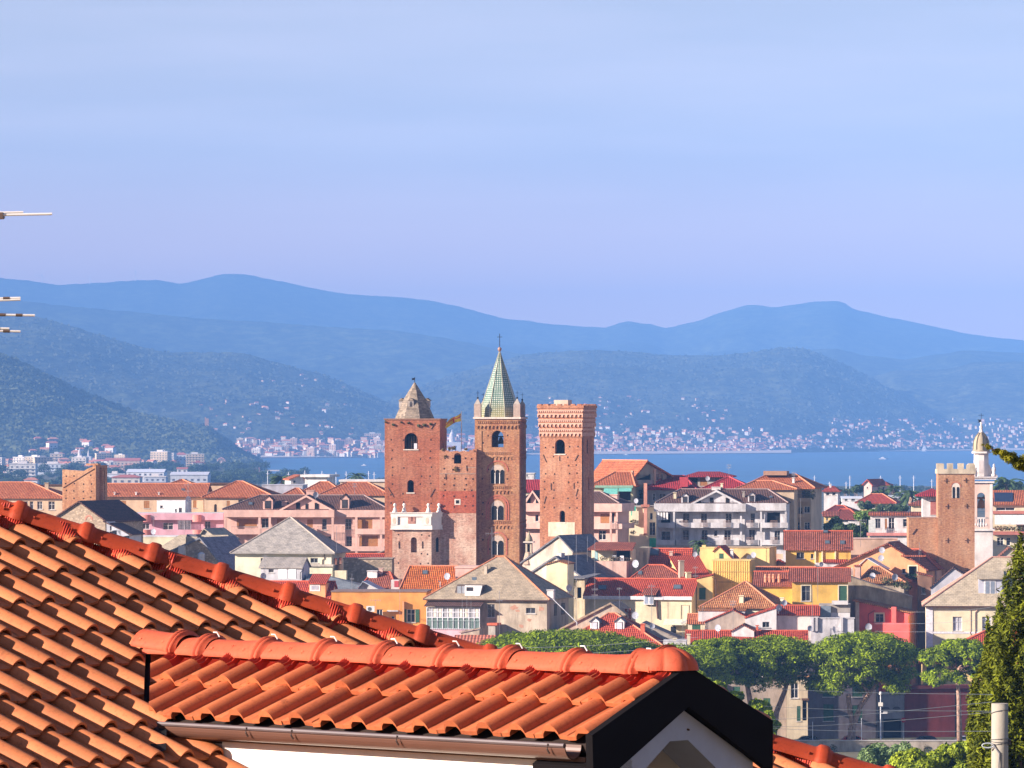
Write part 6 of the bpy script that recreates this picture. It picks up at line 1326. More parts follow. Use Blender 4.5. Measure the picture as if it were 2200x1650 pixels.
# --- white low houses at the bottom
h = H('house', 'small house with an orange red roof strip and green shutters, left of the grey gable', 1478, 1530, 719, 4, 6); h.walls(CREAM, 1338, [(1487, 1342, 1505, 1354, 'c')]); h.roof('gx', ORA, 1319, o=.2, cap=CO)
h = H('house', 'house with a bare grey beige gable wall, right of the orange roof strip', 1514, 1606, 715, 4, 8); h.walls(plaster((.46, .38, .31), .4), 1337, [(1511, 1345, 1516, 1350, 'd')], apex=(1574, 1311), eaver=1327); h.roof('gy', RED, 1311, apexx=1574, eaver=1327, o=.15, t=.1)
h = H('house', 'white house with a sloping parapet and one small window, right of the grey beige gable', 1601, 1668, 712, 4, 8); h.walls(WHT, 1329, [(1638, 1336, 1653, 1348, 'd')], eaver=1306); h.roof('shedx', RED, 1329, eaver=1306, o=.1)
h = H('house', 'long white rendered house wall under a red tiled roof, right of the sloping parapet', 1668, 1759, 713, 4, 7); h.walls(plaster((.78, .66, .60), .2), 1320); h.roof('gx', RED, 1301, cap=CR, o=.2)
h = H('house', 'tiny white gable with a dark red roof in front of the white house', 1572, 1620, 707, 6, 5); h.walls(WHT, 1356, apex=(1595, 1343)); h.roof('gy', RBR, 1343, apexx=1595, o=.2); h.chim(1624, 1343, 1629, 1355, CR, y=.5)
h = H('house', 'long red roof just above the umbrella pine crowns', 1474, 1734, 704, 3, 8); h.walls(GPL, 1396); h.roof('gx', RED, 1355, cap=CR, o=.2); h.chim(1476, 1362, 1483, 1384, CREAM, y=.5)
h = H('house', 'low terrace house with a glass conservatory and white furniture above the pines', 1760, 1826, 716, 4, 6); h.walls(WHT, 1316, [(1766, 1300, 1784, 1325, 'd')]); h.roof('flat', GPL, 1299, o=.05)
h.fbox(1764, 1302, 1785, 1326, -.5, -.05, 'conservatory', plain((.18, .22, .26), .15, .8)); h.fbox(1787, 1292, 1822, 1299, -.6, 3, 'flat_canopy', WHT)
h = H('garden_wall', 'grey concrete terrace wall with posts above the right hand pine crown', 1742, 1835, 711, 2, 1.2, 'wall'); h.walls(CONC, 1329); h.roof('flat', CONC, 1327, o=.1)
for px in (1743, 1752, 1806): h.fbox(px, 1326, px+5, 1356, -.3, -.003, 'post', CONC)
# --- grey roofs and dormers in front of the villa
h = H('house', 'beige roofed house with rubble gables and leaning aerial poles, right of the villa', 1190, 1340, 712, 10, 9); h.walls(STN, 1362, apex=(1312, 1298), eaver=1320); h.roof('gy', slate((.42, .32, .22), .8), 1298, apexx=1312, eaver=1320, o=.3, t=.3)
for px in (1332, 1342, 1350): h.chim(px, 1308, px+5, 1330, RBR, y=2, cap=False)
h = H('house', 'red roofed house with two small white dormers, right above the left pine crown', 1212, 1418, 702, 12, 10); h.walls(GPL, 1386); h.roof('hip', RED, 1317, (1308, 1322), cap=CO, o=.5)
for a, b in ((1268, 1287), (1321, 1341)): rdormer(h, a, b, 1327, 1354, WHITE, SLB, 'l', dep=2.2)
h.sky(1302, 1368, 1313, 1373); h.chim(1376, 1340, 1385, 1356, CR, y=1.5)
h = H('house', 'low grey rendered house with a small terrace right of the red roof with two dormers', 1352, 1472, 707, 6, 7); h.walls(GPL, 1372, [(1392, 1378, 1400, 1386, 'd')], apex=(1380, 1340), eaver=1380); h.roof('gy', slate((.34, .28, .23), .8), 1340, apexx=1380, eaver=1380, o=.2, t=.2)
h = H('house', 'grey concrete yard house with a dark doorway below the awning of the cream house', 1425, 1474, 700, 4, 4); h.walls(CONC, 1378); h.roof('flat', CONC, 1376, o=.05); h.chim(1446, 1371, 1453, 1382, CREAM, y=.2)
h = H('rooftop_shed', 'small shed with a beige wall at the foot of the villa, above the tiled ridge', 990, 1030, 706, 10, 3, 'shed'); h.walls(STN, 1360, eaver=1352); h.roof('shedx', SLT, 1360, eaver=1350, o=.2)
h = H('house', 'striped red tiled roof corner left of the pines, at the foot of the villa', 975, 1058, 701, 6, 6); h.walls(LILAC, 1388); h.roof('gx', tiles((.5, .16, .10), (.55, .2, .13), .5, .8), 1364, o=.2)
# --- grey concrete block with balconies
h = H('apartment_building', 'unfinished grey concrete apartment block with rows of balconies and a dark hip roof', 1412, 1690, 850, 6, 13, 'apartment building'); g_ = h
h.walls(CONC, 1080, [(1467, 1103, 1481, 1133, 'd'), (1506, 1103, 1519, 1133, 'd'), (1559, 1103, 1572, 1133, 'd'), (1612, 1103, 1622, 1133, 'd'), (1648, 1101, 1676, 1132, 'o'), (1467, 1139, 1480, 1170, 'd'), (1507, 1139, 1520, 1170, 'd'), (1534, 1139, 1541, 1152, 'd'), (1556, 1139, 1570, 1170, 'd'), (1609, 1138, 1622, 1170, 'd'), (1664, 1140, 1676, 1170, 'd'), (1467, 1175, 1480, 1200, 'd'), (1420, 1104, 1440, 1132, 'o'), (1421, 1142, 1440, 1168, 'd')])
h.roof('hip', DRK, 1051, (1462, 1650), cap=CD, o=.3); h.fbox(1405, 1082, 1602, 1099, -1.6, -.003, 'terrace_parapet', CONC); h.fbox(1602.5, 1081, 1689, 1097, -.7, -.003, 'terrace_parapet', CONC)
for y0_, py in ((-1.5, 1123), (-1.5, 1160)):
    for a, b, yy in ((1410, 1450, -1.7), (1452, 1588, -1.5), (1603, 1631, -.8), (1636, 1693, -1.0)):
        x0, z0, x1, z1 = h.rc((a, py, b, py+11), yy); m = MB(); m.box(x0, x1, yy, yy+.15, z0, z1); m.box(x0, x1, yy+.152, -.004, z0-.05, z0+.15); m.box(x0, x0+.12, yy+.152, -.004, z0+.152, z1); m.box(x1-.12, x1, yy+.152, -.004, z0+.152, z1); m.build('balcony', CONC, h.T)
for a in (1463, 1505, 1554, 1603, 1655): 
    for py in (1118, 1154): rail(h, a, a+15, py, py+13, -1.75 if a < 1600 else -1.2, plain((.30, .20, .16), .7), 9)
for px in (1410, 1446): h.fbox(px, 1099.2, px+4, 1215, -1.55, -1.2, 'pillar', CONC)
for px in (1590, 1633, 1686): h.fbox(px, 1099.2, px+4, 1215, -.7, -.4, 'pillar', CONC)
biggable(h, 1485, 1594, 1056, 1081, CONC, DRK, [(1495, 1071, 1506, 1080), (1525, 1069, 1533, 1081), (1559, 1069, 1567, 1081)])
rdormer(h, 1464, 1479, 1059, 1081, CONC, DRK); rdormer(h, 1607, 1622, 1057, 1079, CONC, DRK); h.chim(1447, 1058, 1453, 1072, CREAM); h.chim(1595, 1055, 1600, 1069, GPL); h.chim(1529, 1046, 1548, 1055, WHT, y=6); h.chim(1548, 1038, 1553, 1056, CREAM, y=6.5)
h.sky(1653, 1067, 1660, 1071)
for i in range(4): h.fbox(1413+i*6, 1101, 1417+i*6, 1117, -1.9, -1.85, 'laundry', plain((.74, .72, .70), .8))
# palm in front
def palm(px, py_top, py_base, Y, label, r=1.0, n=26, seed=1, tr=True):
    Y += DY
    rs = random.Random(seed); b = K(px, py_base, Y); t = empty('palm_tree', b, 0, label, 'palm'); hgt = (py_base-py_top)*Y/F
    m = MB(); m.tube([(0, 0, -.5), (.1*r, 0, hgt*.5), (0, 0, hgt-.6*r)], [.22*r, .17*r, .15*r], 8); m.build('trunk', BARK, t)
    m = MB()
    for i in range(n):
        a = rs.uniform(0, 6.28); e = rs.uniform(-.2, 1.3); L_ = rs.uniform(1.6, 2.3)*r; pts = []
        for k in range(7):
            q = k/6; pts.append(Vector((math.cos(a)*L_*q*math.cos(e*(1-q*.5)), math.sin(a)*L_*q*math.cos(e*(1-q*.5)), hgt-.6*r+L_*(q*math.sin(e)-q*q*.75))))
        for k in range(6):
            d = (pts[k+1]-pts[k]); s_ = Vector((-math.sin(a), math.cos(a), -.35)); w = .34*r*math.sin(math.pi*(k+.7)/7.2); w2 = .34*r*math.sin(math.pi*(k+1.7)/7.2)
            for sg in (1, -1):
                m.face([pts[k], pts[k+1], pts[k+1]+Vector((s_.x*sg, s_.y*sg, s_.z))*w2*.9+d*.3, pts[k]+Vector((s_.x*sg, s_.y*sg, s_.z))*w*.55+d*.3])
    m.build('crown', foliage((.03, .07, .02), (.10, .15, .05)), t); return t
palm(1504, 1160, 1215, 790, 'green palm standing before the lower balconies of the grey concrete block', 1.15)
# --- pink balcony house behind the battlemented tower
h = H('apartment_building', 'salmon pink balcony building with a dark roof, right behind the battlemented tower', 1112, 1328, 845, 15, 8, 'apartment building')
h.walls(PINK, 1081, [(1290, 1104, 1309, 1124, 'b'), (1312, 1102, 1320, 1124, 'd'), (1286, 1140, 1302, 1160, 'w'), (1150, 1106, 1157, 1120, 'd')]); h.roof('hip', DRK, 1056, (1150, 1290), cap=CD, o=.3)
h.fbox(1112, 1082, 1328, 1099, -1.3, -.003, 'terrace_parapet', PINK); h.fbox(1112, 1125, 1328, 1136, -1.2, -.004, 'balcony', PINK)
m = MB(); m.box(h.W+.004, h.W+1.0, -1.3, h.D, h.z(1099), h.z(1082)); m.build('terrace_parapet', PINK, h.T)
m = MB(); m.box(h.W+.004, h.W+1.0, -1.2, h.D, h.z(1136), h.z(1125)); m.build('balcony', PINK, h.T)
for px in (1310, 1323): h.fbox(px, 1099.2, px+4, 1190, -1.15, -.85, 'pillar', PINK)
rail(h, 1312, 1326, 1120, 1136, -1.35); biggable(h, 1127, 1165, 1057, 1082, PINK, DRK, [(1133, 1070, 1140, 1082), (1151, 1070, 1158, 1082)], y=-.4, dep=4)
h.chim(1310, 1062, 1326, 1074, PINK, y=3)
h = H('house', 'dull magenta red roof seen between the campanile and the battlemented tower', 1118, 1172, 930, 4, 8); h.walls(CREAM, 1056); h.roof('gx', MAG, 1030, o=.3)
h = H('house', 'tiny white flat building by the sea, between the campanile and the battlemented tower', 1129, 1147, 1200, 4, 6); h.walls(WHT, 1018, [(1131, 1020, 1134, 1024, 'd')]); h.roof('flat', WHT, 1016, o=.2)
# --- orange roofed house with covered loggia
h = H('house', 'tall green grey house with a balcony under its orange red gable roof', 1352, 1432, 885, -28, 15)
h.walls(plaster((.46, .47, .36), .3), 1036, [(1364, 1019, 1398, 1032, 'o'), (1410, 1018, 1424, 1032, 'd'), (1372, 1052, 1392, 1072, 'd')], apex=(1386, 993), eaver=1020); h.roof('gy', ORA, 993, apexx=1386, eaver=1020, o=1.0, t=.3, cap=CO)
h.fbox(1362, 1031, 1404, 1041, -1.0, -.003, 'balcony', GPL); h.fbox(1359, 1011, 1362, 1060, -1.1, -.7, 'pillar', PEACH); h.fbox(1406, 1008, 1409, 1060, -1.1, -.7, 'pillar', PEACH)
m = MB()
for y in (h.D*.25,): pass
h = H('house', 'house wing with a sloping orange roof and turquoise awning, right of the battlemented tower', 1270, 1360, 872, 5, 10); h.walls(plaster((.50, .46, .30), .2), 1045, [(1330, 1052, 1355, 1075, 'o')]); h.roof('hip', ORA, 1014, (1322, 1356), cap=CO, o=.5)
h.fbox(1278, 1043, 1360, 1048, -1.0, -.003, 'green_band', plain((.22, .38, .28), .7))
m = MB(); m.slab([[(h.x(1298), -2.2, h.z(1064)), (h.x(1328), -2.2, h.z(1064)), (h.x(1328), -.9, h.z(1049)), (h.x(1298), -.9, h.z(1049))]], .05); m.build('awning', plain((.14, .42, .36), .7), h.T)
m = MB(); m.slab([[(h.x(1330), -2.0, h.z(1055)), (h.x(1358), -2.0, h.z(1055)), (h.x(1358), -.9, h.z(1048)), (h.x(1330), -.9, h.z(1048))]], .05); m.build('awning', plain((.14, .42, .36), .7), h.T)
h = H('house', 'narrow cream house with green curtains and a tall reddish chimney stack', 1352, 1412, 862, 6, 9); h.walls(CREAM, 1090, [(1395, 1122, 1408, 1150, 'd'), (1396, 1102, 1402, 1116, 'd')]); h.roof('flat', GPL, 1087, o=.3)
h.fbox(1383, 1038, 1390, 1150, -1.0, -.2, 'chimney', plaster((.62, .30, .22), .3)); h.fbox(1377, 1084, 1395, 1089, -1.3, .3, 'chimney_ledge', plain((.4, .16, .11), .8)); h.fbox(1395, 1156, 1409, 1176, -.3, -.1, 'green_blind', plain((.02, .34, .18), .7)); h.fbox(1356, 1088, 1366, 1108, -.6, -.5, 'green_curtain', plain((.03, .38, .28), .7))
h.fbox(1358, 1098, 1372, 1126, -.8, -.003, 'balcony', CREAM); lb = [((h.x(1362), -.9, h.z(1120)), (.7, .3, .3)), ((h.x(1361), -.9, h.z(1144)), (.5, .3, .4))]; leafcloud('balcony_plants', lb, 160, .14, foliage((.05, .10, .03), (.3, .12, .04)), h.T)
# --- magenta and orange roofs behind the concrete block
h = H('house', 'grey beige house under a magenta red hip roof, behind the left of the concrete block', 1390, 1492, 880, 5, 12); h.walls(plaster((.46, .43, .42), .3), 1051, [(1402, 1060, 1408, 1076, 'w'), (1417, 1061, 1430, 1076, 'd')]); h.roof('hip', MAG, 1022, (1432, 1470), cap=plain((.45, .07, .08), .7), o=.4)
h.fbox(1460, 1025, 1478, 1046, -.5, .8, 'roof_hatch', plain((.42, .05, .06), .7))
h = H('house', 'small magenta pyramid roof in front of the grey attic, behind the concrete block', 1508, 1618, 876, 5, 9); h.walls(GPL, 1051); h.roof('pyr', MAG, 1024, cap=plain((.45, .07, .08), .7), o=.4)
h = H('attic_block', 'grey shuttered attic storey topped by a low magenta red roof, behind the concrete block', 1478, 1566, 892, 5, 9, 'building'); h.walls(plaster((.42, .37, .32), .3), 1023, [(1480, 1027, 1499, 1044, 'o'), (1504, 1027, 1520, 1044, 'b'), (1536, 1025, 1545, 1040, 'd')]); h.roof('hip', MAG, 1013, (1500, 1546), o=1.0)
h = H('house', 'tan apartment house with a broad orange hip roof, right of the concrete block', 1600, 1742, 868, 12, 13); h.walls(TAN, 1048, [(1660, 1053, 1678, 1064, 'd'), (1722, 1053, 1745, 1070, 'd'), (1716, 1090, 1724, 1110, 'd'), (1727, 1088, 1740, 1102, 'w'), (1728, 1122, 1740, 1138, 'w'), (1706, 1122, 1718, 1140, 'd')]); h.roof('hip', ORA, 1019, (1650, 1710), cap=CO, o=.9)
h.fbox(1700, 1070, 1742, 1078, -1.2, -.003, 'balcony', TAN); rail(h, 1700, 1742, 1062, 1070, -1.15); h.fbox(1700, 1104, 1726, 1112, -1.2, -.003, 'balcony', TAN); h.fbox(1701, 1048.5, 1705, 1104, -1.1, -.8, 'pillar', TAN)
lb = [((h.W+.3, .3, h.z(1062)), (.5, .6, .9)), ((h.x(1738), -.9, h.z(1064)), (.7, .4, .7))]; leafcloud('balcony_plants', lb, 220, .16, WEED, h.T)
h.fbox(1640, 1012, 1690, 1021, 4, 7, 'roof_storey', plain((.30, .18, .12), .8)); h.chim(1702, 1026, 1707, 1040, WHT); h.fbox(1617, 1050, 1645, 1062, -.3, -.003, 'loggia', DARK)
h = H('house', 'orange hip roof in front of the broad orange one, at its left', 1586, 1706, 860, 8, 8); h.walls(TAN, 1050); h.roof('hip', ORA, 1033, (1624, 1660), cap=CO, o=.6)
# --- right middle distance
h = H('house', 'small white seaside house with a pinkish hip roof, right of the tan apartment house', 1770, 1800, 1120, 6, 10); h.walls(WHT, 1055, [(1775, 1058, 1782, 1064, 'd'), (1788, 1058, 1795, 1064, 'd')]); h.roof('hip', RED, 1044, (1780, 1792), o=.6); h.chim(1782, 1040, 1786, 1048, WHT)
h = H('house', 'house with a dark maroon roof and white band, half hidden by trees at the right', 1790, 1846, 985, 14, 10); h.walls(WHT, 1115, [(1806, 1117, 1822, 1122, 'd')]); h.roof('hip', tiles((.30, .07, .05), (.36, .1, .07)), 1094, (1806, 1826), cap=CR)
h = H('house', 'maroon roofed bungalow behind the dark maroon roof beside the trees', 1772, 1832, 1040, 14, 10); h.walls(YEL2, 1103); h.roof('hip', tiles((.26, .05, .05), (.3, .08, .06)), 1086, (1795, 1812), cap=CR)
h = H('house', 'little yellow house with a brick red roof strip beside the tan apartment house', 1770, 1800, 960, 4, 7); h.walls(YEL2, 1108, [(1775, 1111, 1779, 1118, 'd')]); h.roof('gx', RBR, 1098, o=.3)
h = H('house', 'yellow bungalow under a low orange red hip roof, before the greenhouses', 1848, 1916, 1150, 8, 11); h.walls(YEL2, 1080, [(1872, 1084, 1880, 1092, 'd'), (1896, 1084, 1904, 1092, 'b')]); h.roof('hip', RED, 1061, (1872, 1896), cap=CO, o=1.2)
h = H('house', 'pink gabled house with a red roof standing against the sea', 1856, 1873, 1480, 22, 14); h.walls(plaster((.72, .50, .44), .2), 1040, [(1862, 1046, 1865, 1050, 'd')], apex=(1864, 1032), eaver=1042); h.roof('gy', RED, 1032, apexx=1864, eaver=1042, t=.4)
h = H('house', 'pink wing with a red hip roof, right of the pink gabled seaside house', 1880, 1908, 1485, 10, 12); h.walls(plaster((.72, .50, .44), .2), 1042, [(1886, 1046, 1890, 1052, 'd'), (1896, 1046, 1900, 1052, 'd')]); h.roof('hip', RED, 1034, (1888, 1902), o=.5)
for i, (a, b, py, lab) in enumerate(((1809, 1852, 1066, 'long white greenhouse roof left of the orange red bungalow roof'), (1900, 1947, 1064, 'white greenhouse roof right of the orange red bungalow roof'), (1966, 2000, 1066, 'white greenhouse at the left of the striped brick house by the sea'))):
    h = H('greenhouse', lab, a, b, 1380+i*12, 3, 20, 'greenhouse'); h.walls(WHT, py+4, [(a+6, py+6, a+12, py+10, 'd'), (a+20, py+6, a+28, py+10, 'd')]); h.roof('gx', plain((.72, .74, .78), .4), py, o=.2)
h = H('house', 'white house with red flat roof slabs and a glazed terrace, left of the brick wing', 1870, 1982, 828, 4, 9); h.walls(WHT, 1108, [(1880, 1114, 1892, 1135, 'd'), (1901, 1114, 1906, 1136, 'b'), (1909, 1112, 1922, 1140, 'w'), (1940, 1115, 1950, 1132, 'w')]); h.roof('flat', RBR, 1101, o=.4)
h.fbox(1862, 1145, 1982, 1151, -1.6, -.003, 'roof_slab', CORAL); h.fbox(1868, 1151.3, 1982, 1230, -1.2, -.004, 'lower_wall', WHT); rail(h, 1868, 1980, 1136, 1145, -1.4, WHITE, 24); h.fbox(1866, 1117, 1881, 1144, -1.5, -1.4, 'glass_screen', plain((.55, .58, .55), .2, .8))
h = H('house', 'tall narrow white house with a red pyramid roof and red shutter panel', 1982, 2024, 812, 3, 6); h.walls(WHT, 1064, [(1999, 1076, 2011, 1106, 'b')]); h.roof('pyr', MAG, 1049, o=1.1)
m = MB()
for i in range(5): x = h.x(1992+i*5); m.box(x-.05, x+.1, -.06, -.003, h.z(1074), h.z(1067))
m.build('vent_slots', GREY, h.T); h.fbox(1976, 1064.5, 2024, 1067, -.9, -.003, 'eaves_band', CORAL); h.fbox(1999, 1076, 2011, 1107, -.06, .1, 'shutter_panel', plain((.40, .14, .11), .8))
h = H('house', 'small orange roofed house end peeping left of the tall narrow white house', 1958, 1990, 860, 4, 6); h.walls(CREAM, 1084); h.roof('hip', RBR, 1075, (1972, 1980), o=.5)
h = H('apartment_building', 'cream apartment building with solar panels and white awnings at the right edge', 2132, 2320, 838, 3, 12, 'apartment building'); h.walls(CREAM, 1083, [(2140, 1090, 2180, 1097, 'w'), (2142, 1155, 2156, 1172, 'w'), (2162, 1155, 2171, 1172, 'w'), (2184, 1153, 2198, 1172, 'w')])
h.roof('gx', ORA, 1053, o=.5); x, y, z = h.onroof(2136, 1079); a = h.onroof(2176, 1079); b = h.onroof(2176, 1060); c = h.onroof(2136, 1060); up = Vector((0, -.15, .15))
m = MB(); m.slab([[Vector(q)+up for q in ((x, y, z), a, b, c)]], .06); pn = m.build('solar_panel', plain((.02, .03, .06), .2, .8), h.rf)
h.fbox(2132, 1098, 2320, 1104, -1.6, -.003, 'red_band', plaster((.55, .20, .15), .2)); h.fbox(2132, 1142, 2320, 1149, -1.6, -.003, 'red_band', plaster((.55, .20, .15), .2))
m = MB(); m.slab([[(h.x(2136), -2.2, h.z(1126)), (h.x(2320), -2.2, h.z(1126)), (h.x(2320), -1.62, h.z(1106)), (h.x(2136), -1.62, h.z(1106))]], .05); m.build('awning', plain((.70, .64, .62), .8), h.T)
lb = [((h.x(px), -1.5, h.z(1135)), (.9, .3, .45)) for px in (2142, 2155, 2168, 2182, 2196)]; leafcloud('balcony_plants', lb, 420, .16, foliage((.05, .10, .03), (.30, .14, .07)), h.T)
# --- right cluster in front of the towers
h = H('house', 'orange gabled house with two dishes and a plant filled balcony, left of the ochre tower', 1798, 1990, 757, 14, 10)
h.walls(ORG2, 1219, [(1952, 1216, 1970, 1238, 'o'), (1938, 1222, 1946, 1232, 'd')], apex=(1908, 1169), eaver=1224); h.roof('gy', RBR, 1169, apexx=1908, eaver=1224, o=.5, t=.25, cap=CD)
h.fbox(1950, 1238, 1974, 1250, -1.2, -.003, 'balcony', plain((.28, .12, .07), .7)); lb = [((h.x(1954), -1.4, h.z(1240)), (.6, .4, .6)), ((h.x(1968), -1.3, h.z(1238)), (.7, .4, .5)), ((h.x(1946), -1.3, h.z(1243)), (.5, .3, .4))]; leafcloud('balcony_plants', lb, 300, .14, foliage((.02, .07, .03), (.05, .12, .05)), h.T)
h.fpoly([(1950, 1214), (1972, 1214), (1972, 1240), (1950, 1240)], -.05, -.003, 'window_surround', CREAM, holes=[[(1952.5, 1216.5), (1969.5, 1216.5), (1969.5, 1239), (1952.5, 1239)]]); h.fbox(1936, 1193, 1990, 1196, -.9, -.003, 'tiled_porch', RBR)
h.chim(1914, 1168, 1921, 1190, LPK, y=1); h.chim(1925, 1176, 1932, 1196, LPK, y=1.2)
h = H('house', 'blank pinkish wall with a flat top behind the orange gabled house', 1822, 1928, 776, 3, 6); h.walls(plaster((.62, .44, .32), .3), 1158); h.roof('flat', LPK, 1156.5, o=.1); h.chim(1860, 1166, 1866, 1190, LPK, y=.1); h.fbox(1826, 1192, 1850, 1215, -.6, -.003, 'rooftop_grille', plain((.10, .05, .05), .7))
h = H('house', 'dark red tiled roof running down beside the foot of the ochre tower', 1925, 2012, 765, 14, 9); h.walls(LPK, 1222); h.roof('hip', RBR, 1180, (1925, 1975), cap=CR, o=.4); h.chim(1973, 1181, 1978, 1195, LPK, y=1)
h = H('house', 'low house with a rough brown tiled roof and two dishes, before the orange gable', 1846, 1942, 746, 10, 8); h.walls(STN, 1252); h.roof('hip', BRN, 1217, (1874, 1890), cap=CO, o=.4)
h.fbox(1822, 1220, 1832, 1250, .2, 1.2, 'chimney', CREAM); h.fbox(1836, 1216, 1848, 1245, .4, 2.0, 'chimney', LPK); h.fbox(1834, 1214, 1850, 1217, .2, 2.2, 'chimney_cap', RBR)
h = H('rooftop_shed', 'flat white metal roof wedge left of the rough brown tiled roof', 1846, 1900, 752, 14, 4, 'shed'); h.walls(ORG2, 1215, apex=(1862, 1200), eaver=1222); h.roof('gy', plain((.60, .62, .66), .5), 1200, apexx=1862, eaver=1222, o=.2, t=.1)
hd = h
h = H('weathered_wall_house', 'weathered grey wall with a sloping top above the pink red house', 1822, 1960, 740, 3, 6); h.walls(plaster((.46, .38, .27), .6), 1238, eaver=1284); h.roof('shedx', plain((.25, .20, .16), .9), 1238, eaver=1284, o=.1, t=.1); h.fbox(1822, 1222, 1834, 1236, .1, 1.6, 'chimney', LPK)
lb = [((h.x(px), 1.5, h.z(py)), (.9, .6, .5)) for px, py in ((1915, 1252), (1930, 1256), (1948, 1262), (1942, 1254), (1905, 1248))]; leafcloud('roof_garden', lb, 600, .16, WEED, h.T)
m = MB()
h = H('house', 'pink red house with a thin tiled verge and one dark window', 1838, 1953, 733, 14, 6); h.walls(PKR, 1292, [(1881, 1319, 1898, 1337, 'd')], eaver=1319); h.roof('shedx', BRN, 1290, eaver=1318, o=.4, t=.2)
h.fpoly([(1878, 1316), (1901, 1316), (1901, 1340), (1878, 1340)], -.05, -.003, 'window_surround', CREAM, holes=[[(1881, 1319), (1898, 1319), (1898, 1337), (1881, 1337)]])
h.fbox(1915, 1304, 1925, 1338, -.8, -.1, 'chimney', PKR); h.fbox(1866, 1338.5, 1953, 1500, -.9, -.003, 'terrace_wall', PKR); m = MB(); m.tube([(h.x(1880), -.1, h.z(1312)), (h.x(1866), -.1, h.z(1320)), (h.x(1866), -.1, h.z(1338))], .08, 5); m.build('drainpipe', plain((.30, .08, .08), .6), h.T)
m = MB(); m.box(h.W+.005, h.W+.03, -.9, h.D, 0, h.z(1322)); m.build('side_wall', plaster((.55, .20, .06), .35), h.T); h.fbox(1838, 1294, 1846, 1380, -.05, -.004, 'corner_strip', CONC)
h = H('house', 'white rendered house gable between the ochre tower and the large tan roof', 2000, 2078, 746, 6, 7); h.walls(plaster((.56, .56, .60), .2), 1262, apex=(2048, 1221), eaver=1240); h.roof('gy', DRK, 1221, apexx=2048, eaver=1240, o=.2)
h = H('house', 'narrow brown house strip in the dark gap left of the large tan roofed house', 1972, 2002, 748, 4, 6); h.walls(plaster((.30, .17, .11), .4), 1232, [(1980, 1262, 1988, 1276, 'd')], eaver=1240); h.roof('shedx', RBR, 1232, eaver=1240, o=.2)
h = H('house', 'beige gabled house top right of the ochre tower foot', 2130, 2210, 762, 4, 7); h.walls(plaster((.62, .54, .40), .3), 1212, apex=(2168, 1178), eaver=1200); h.roof('gy', tiles((.30, .12, .08), (.36, .16, .10)), 1178, apexx=2168, eaver=1200, o=.3)
h = H('villa', 'large cream villa with a tan stone hip roof and a white dormer window', 1990, 2330, 722, 4, 13, 'villa')
h.walls(plaster((.76, .68, .46), .12), 1302, [(2047, 1325, 2067, 1356, 's'), (2110, 1325, 2130, 1356, 's'), (2047, 1385, 2067, 1415, 's')]); h.roof('hip', SLK, 1197, (2132, 2240), o=.6, cap=plain((.46, .24, .18), .9))
x0, x1 = -.05, h.x(2004); m = MB(); m.box(x0, x1, -.08, -.003, 0, h.H-.05); m.box(x1+.003, h.W, -.06, -.004, h.z(1362), h.z(1358)); m.build('corner_quoin', plain((.70, .68, .70), .8), h.T)
m = MB(); m.tube([(-.6, -.6, h.H-.1), (h.W, -.6, h.H-.1)], .10, 6); m.build('gutter', BROWN, h.rf)
m = MB(); m.tube([(h.x(2100), -.1, h.z(1311)), (h.x(2095), -.1, h.z(1316)), (h.x(2095), -.1, 1)], .07, 6); m.tube([(h.x(2084), -.1, h.z(1302)), (h.x(2084), -.1, 1)], .04, 5); m.build('drainpipe', plain((.55, .35, .28), .7), h.T)
y = h.onroof(2128, 1281)[1]; x0, x1 = h.x(2102, y), h.x(2153, y); m = MB(); m.box(x0, x1, y, y+4, h.z(1281, x0, y), h.z(1243, x0, y)); d = m.build('dormer', plaster((.50, .52, .60), .1), h.T)
m = MB(); m.slab([[(x0-.2, y-.4, h.z(1243, x0, y)+.02), (x1+.3, y-.4, h.z(1243, x0, y)+.02), (x1+.3, y+4, h.z(1232, x0, y)+.6), (x0-.2, y+4, h.z(1232, x0, y)+.6)]], .12); m.build('dormer_roof', SLK, d)
m = MB(); m.box(h.x(2114, y), h.x(2139, y), y-.06, y-.003, h.z(1279, x0, y), h.z(1246, x0, y)); w = m.build('window', WHITE, d)
for a, b in ((2117, 2126), (2128, 2137)): m = MB(); m.box(h.x(a, y), h.x(b, y), y-.08, y-.061, h.z(1277, x0, y), h.z(1249, x0, y)); m.build('pane', plain((.20, .24, .30), .2, .8), w)
h = H('house', 'yellow house with a green shutter under a red hip roof, before the cream villa', 1982, 2230, 709, 3, 9); h.walls(YEL2, 1424, [(1991, 1433, 2008, 1468, 'c')]); h.roof('hip', RED, 1353, (2122, 2180), cap=CR, o=.5)
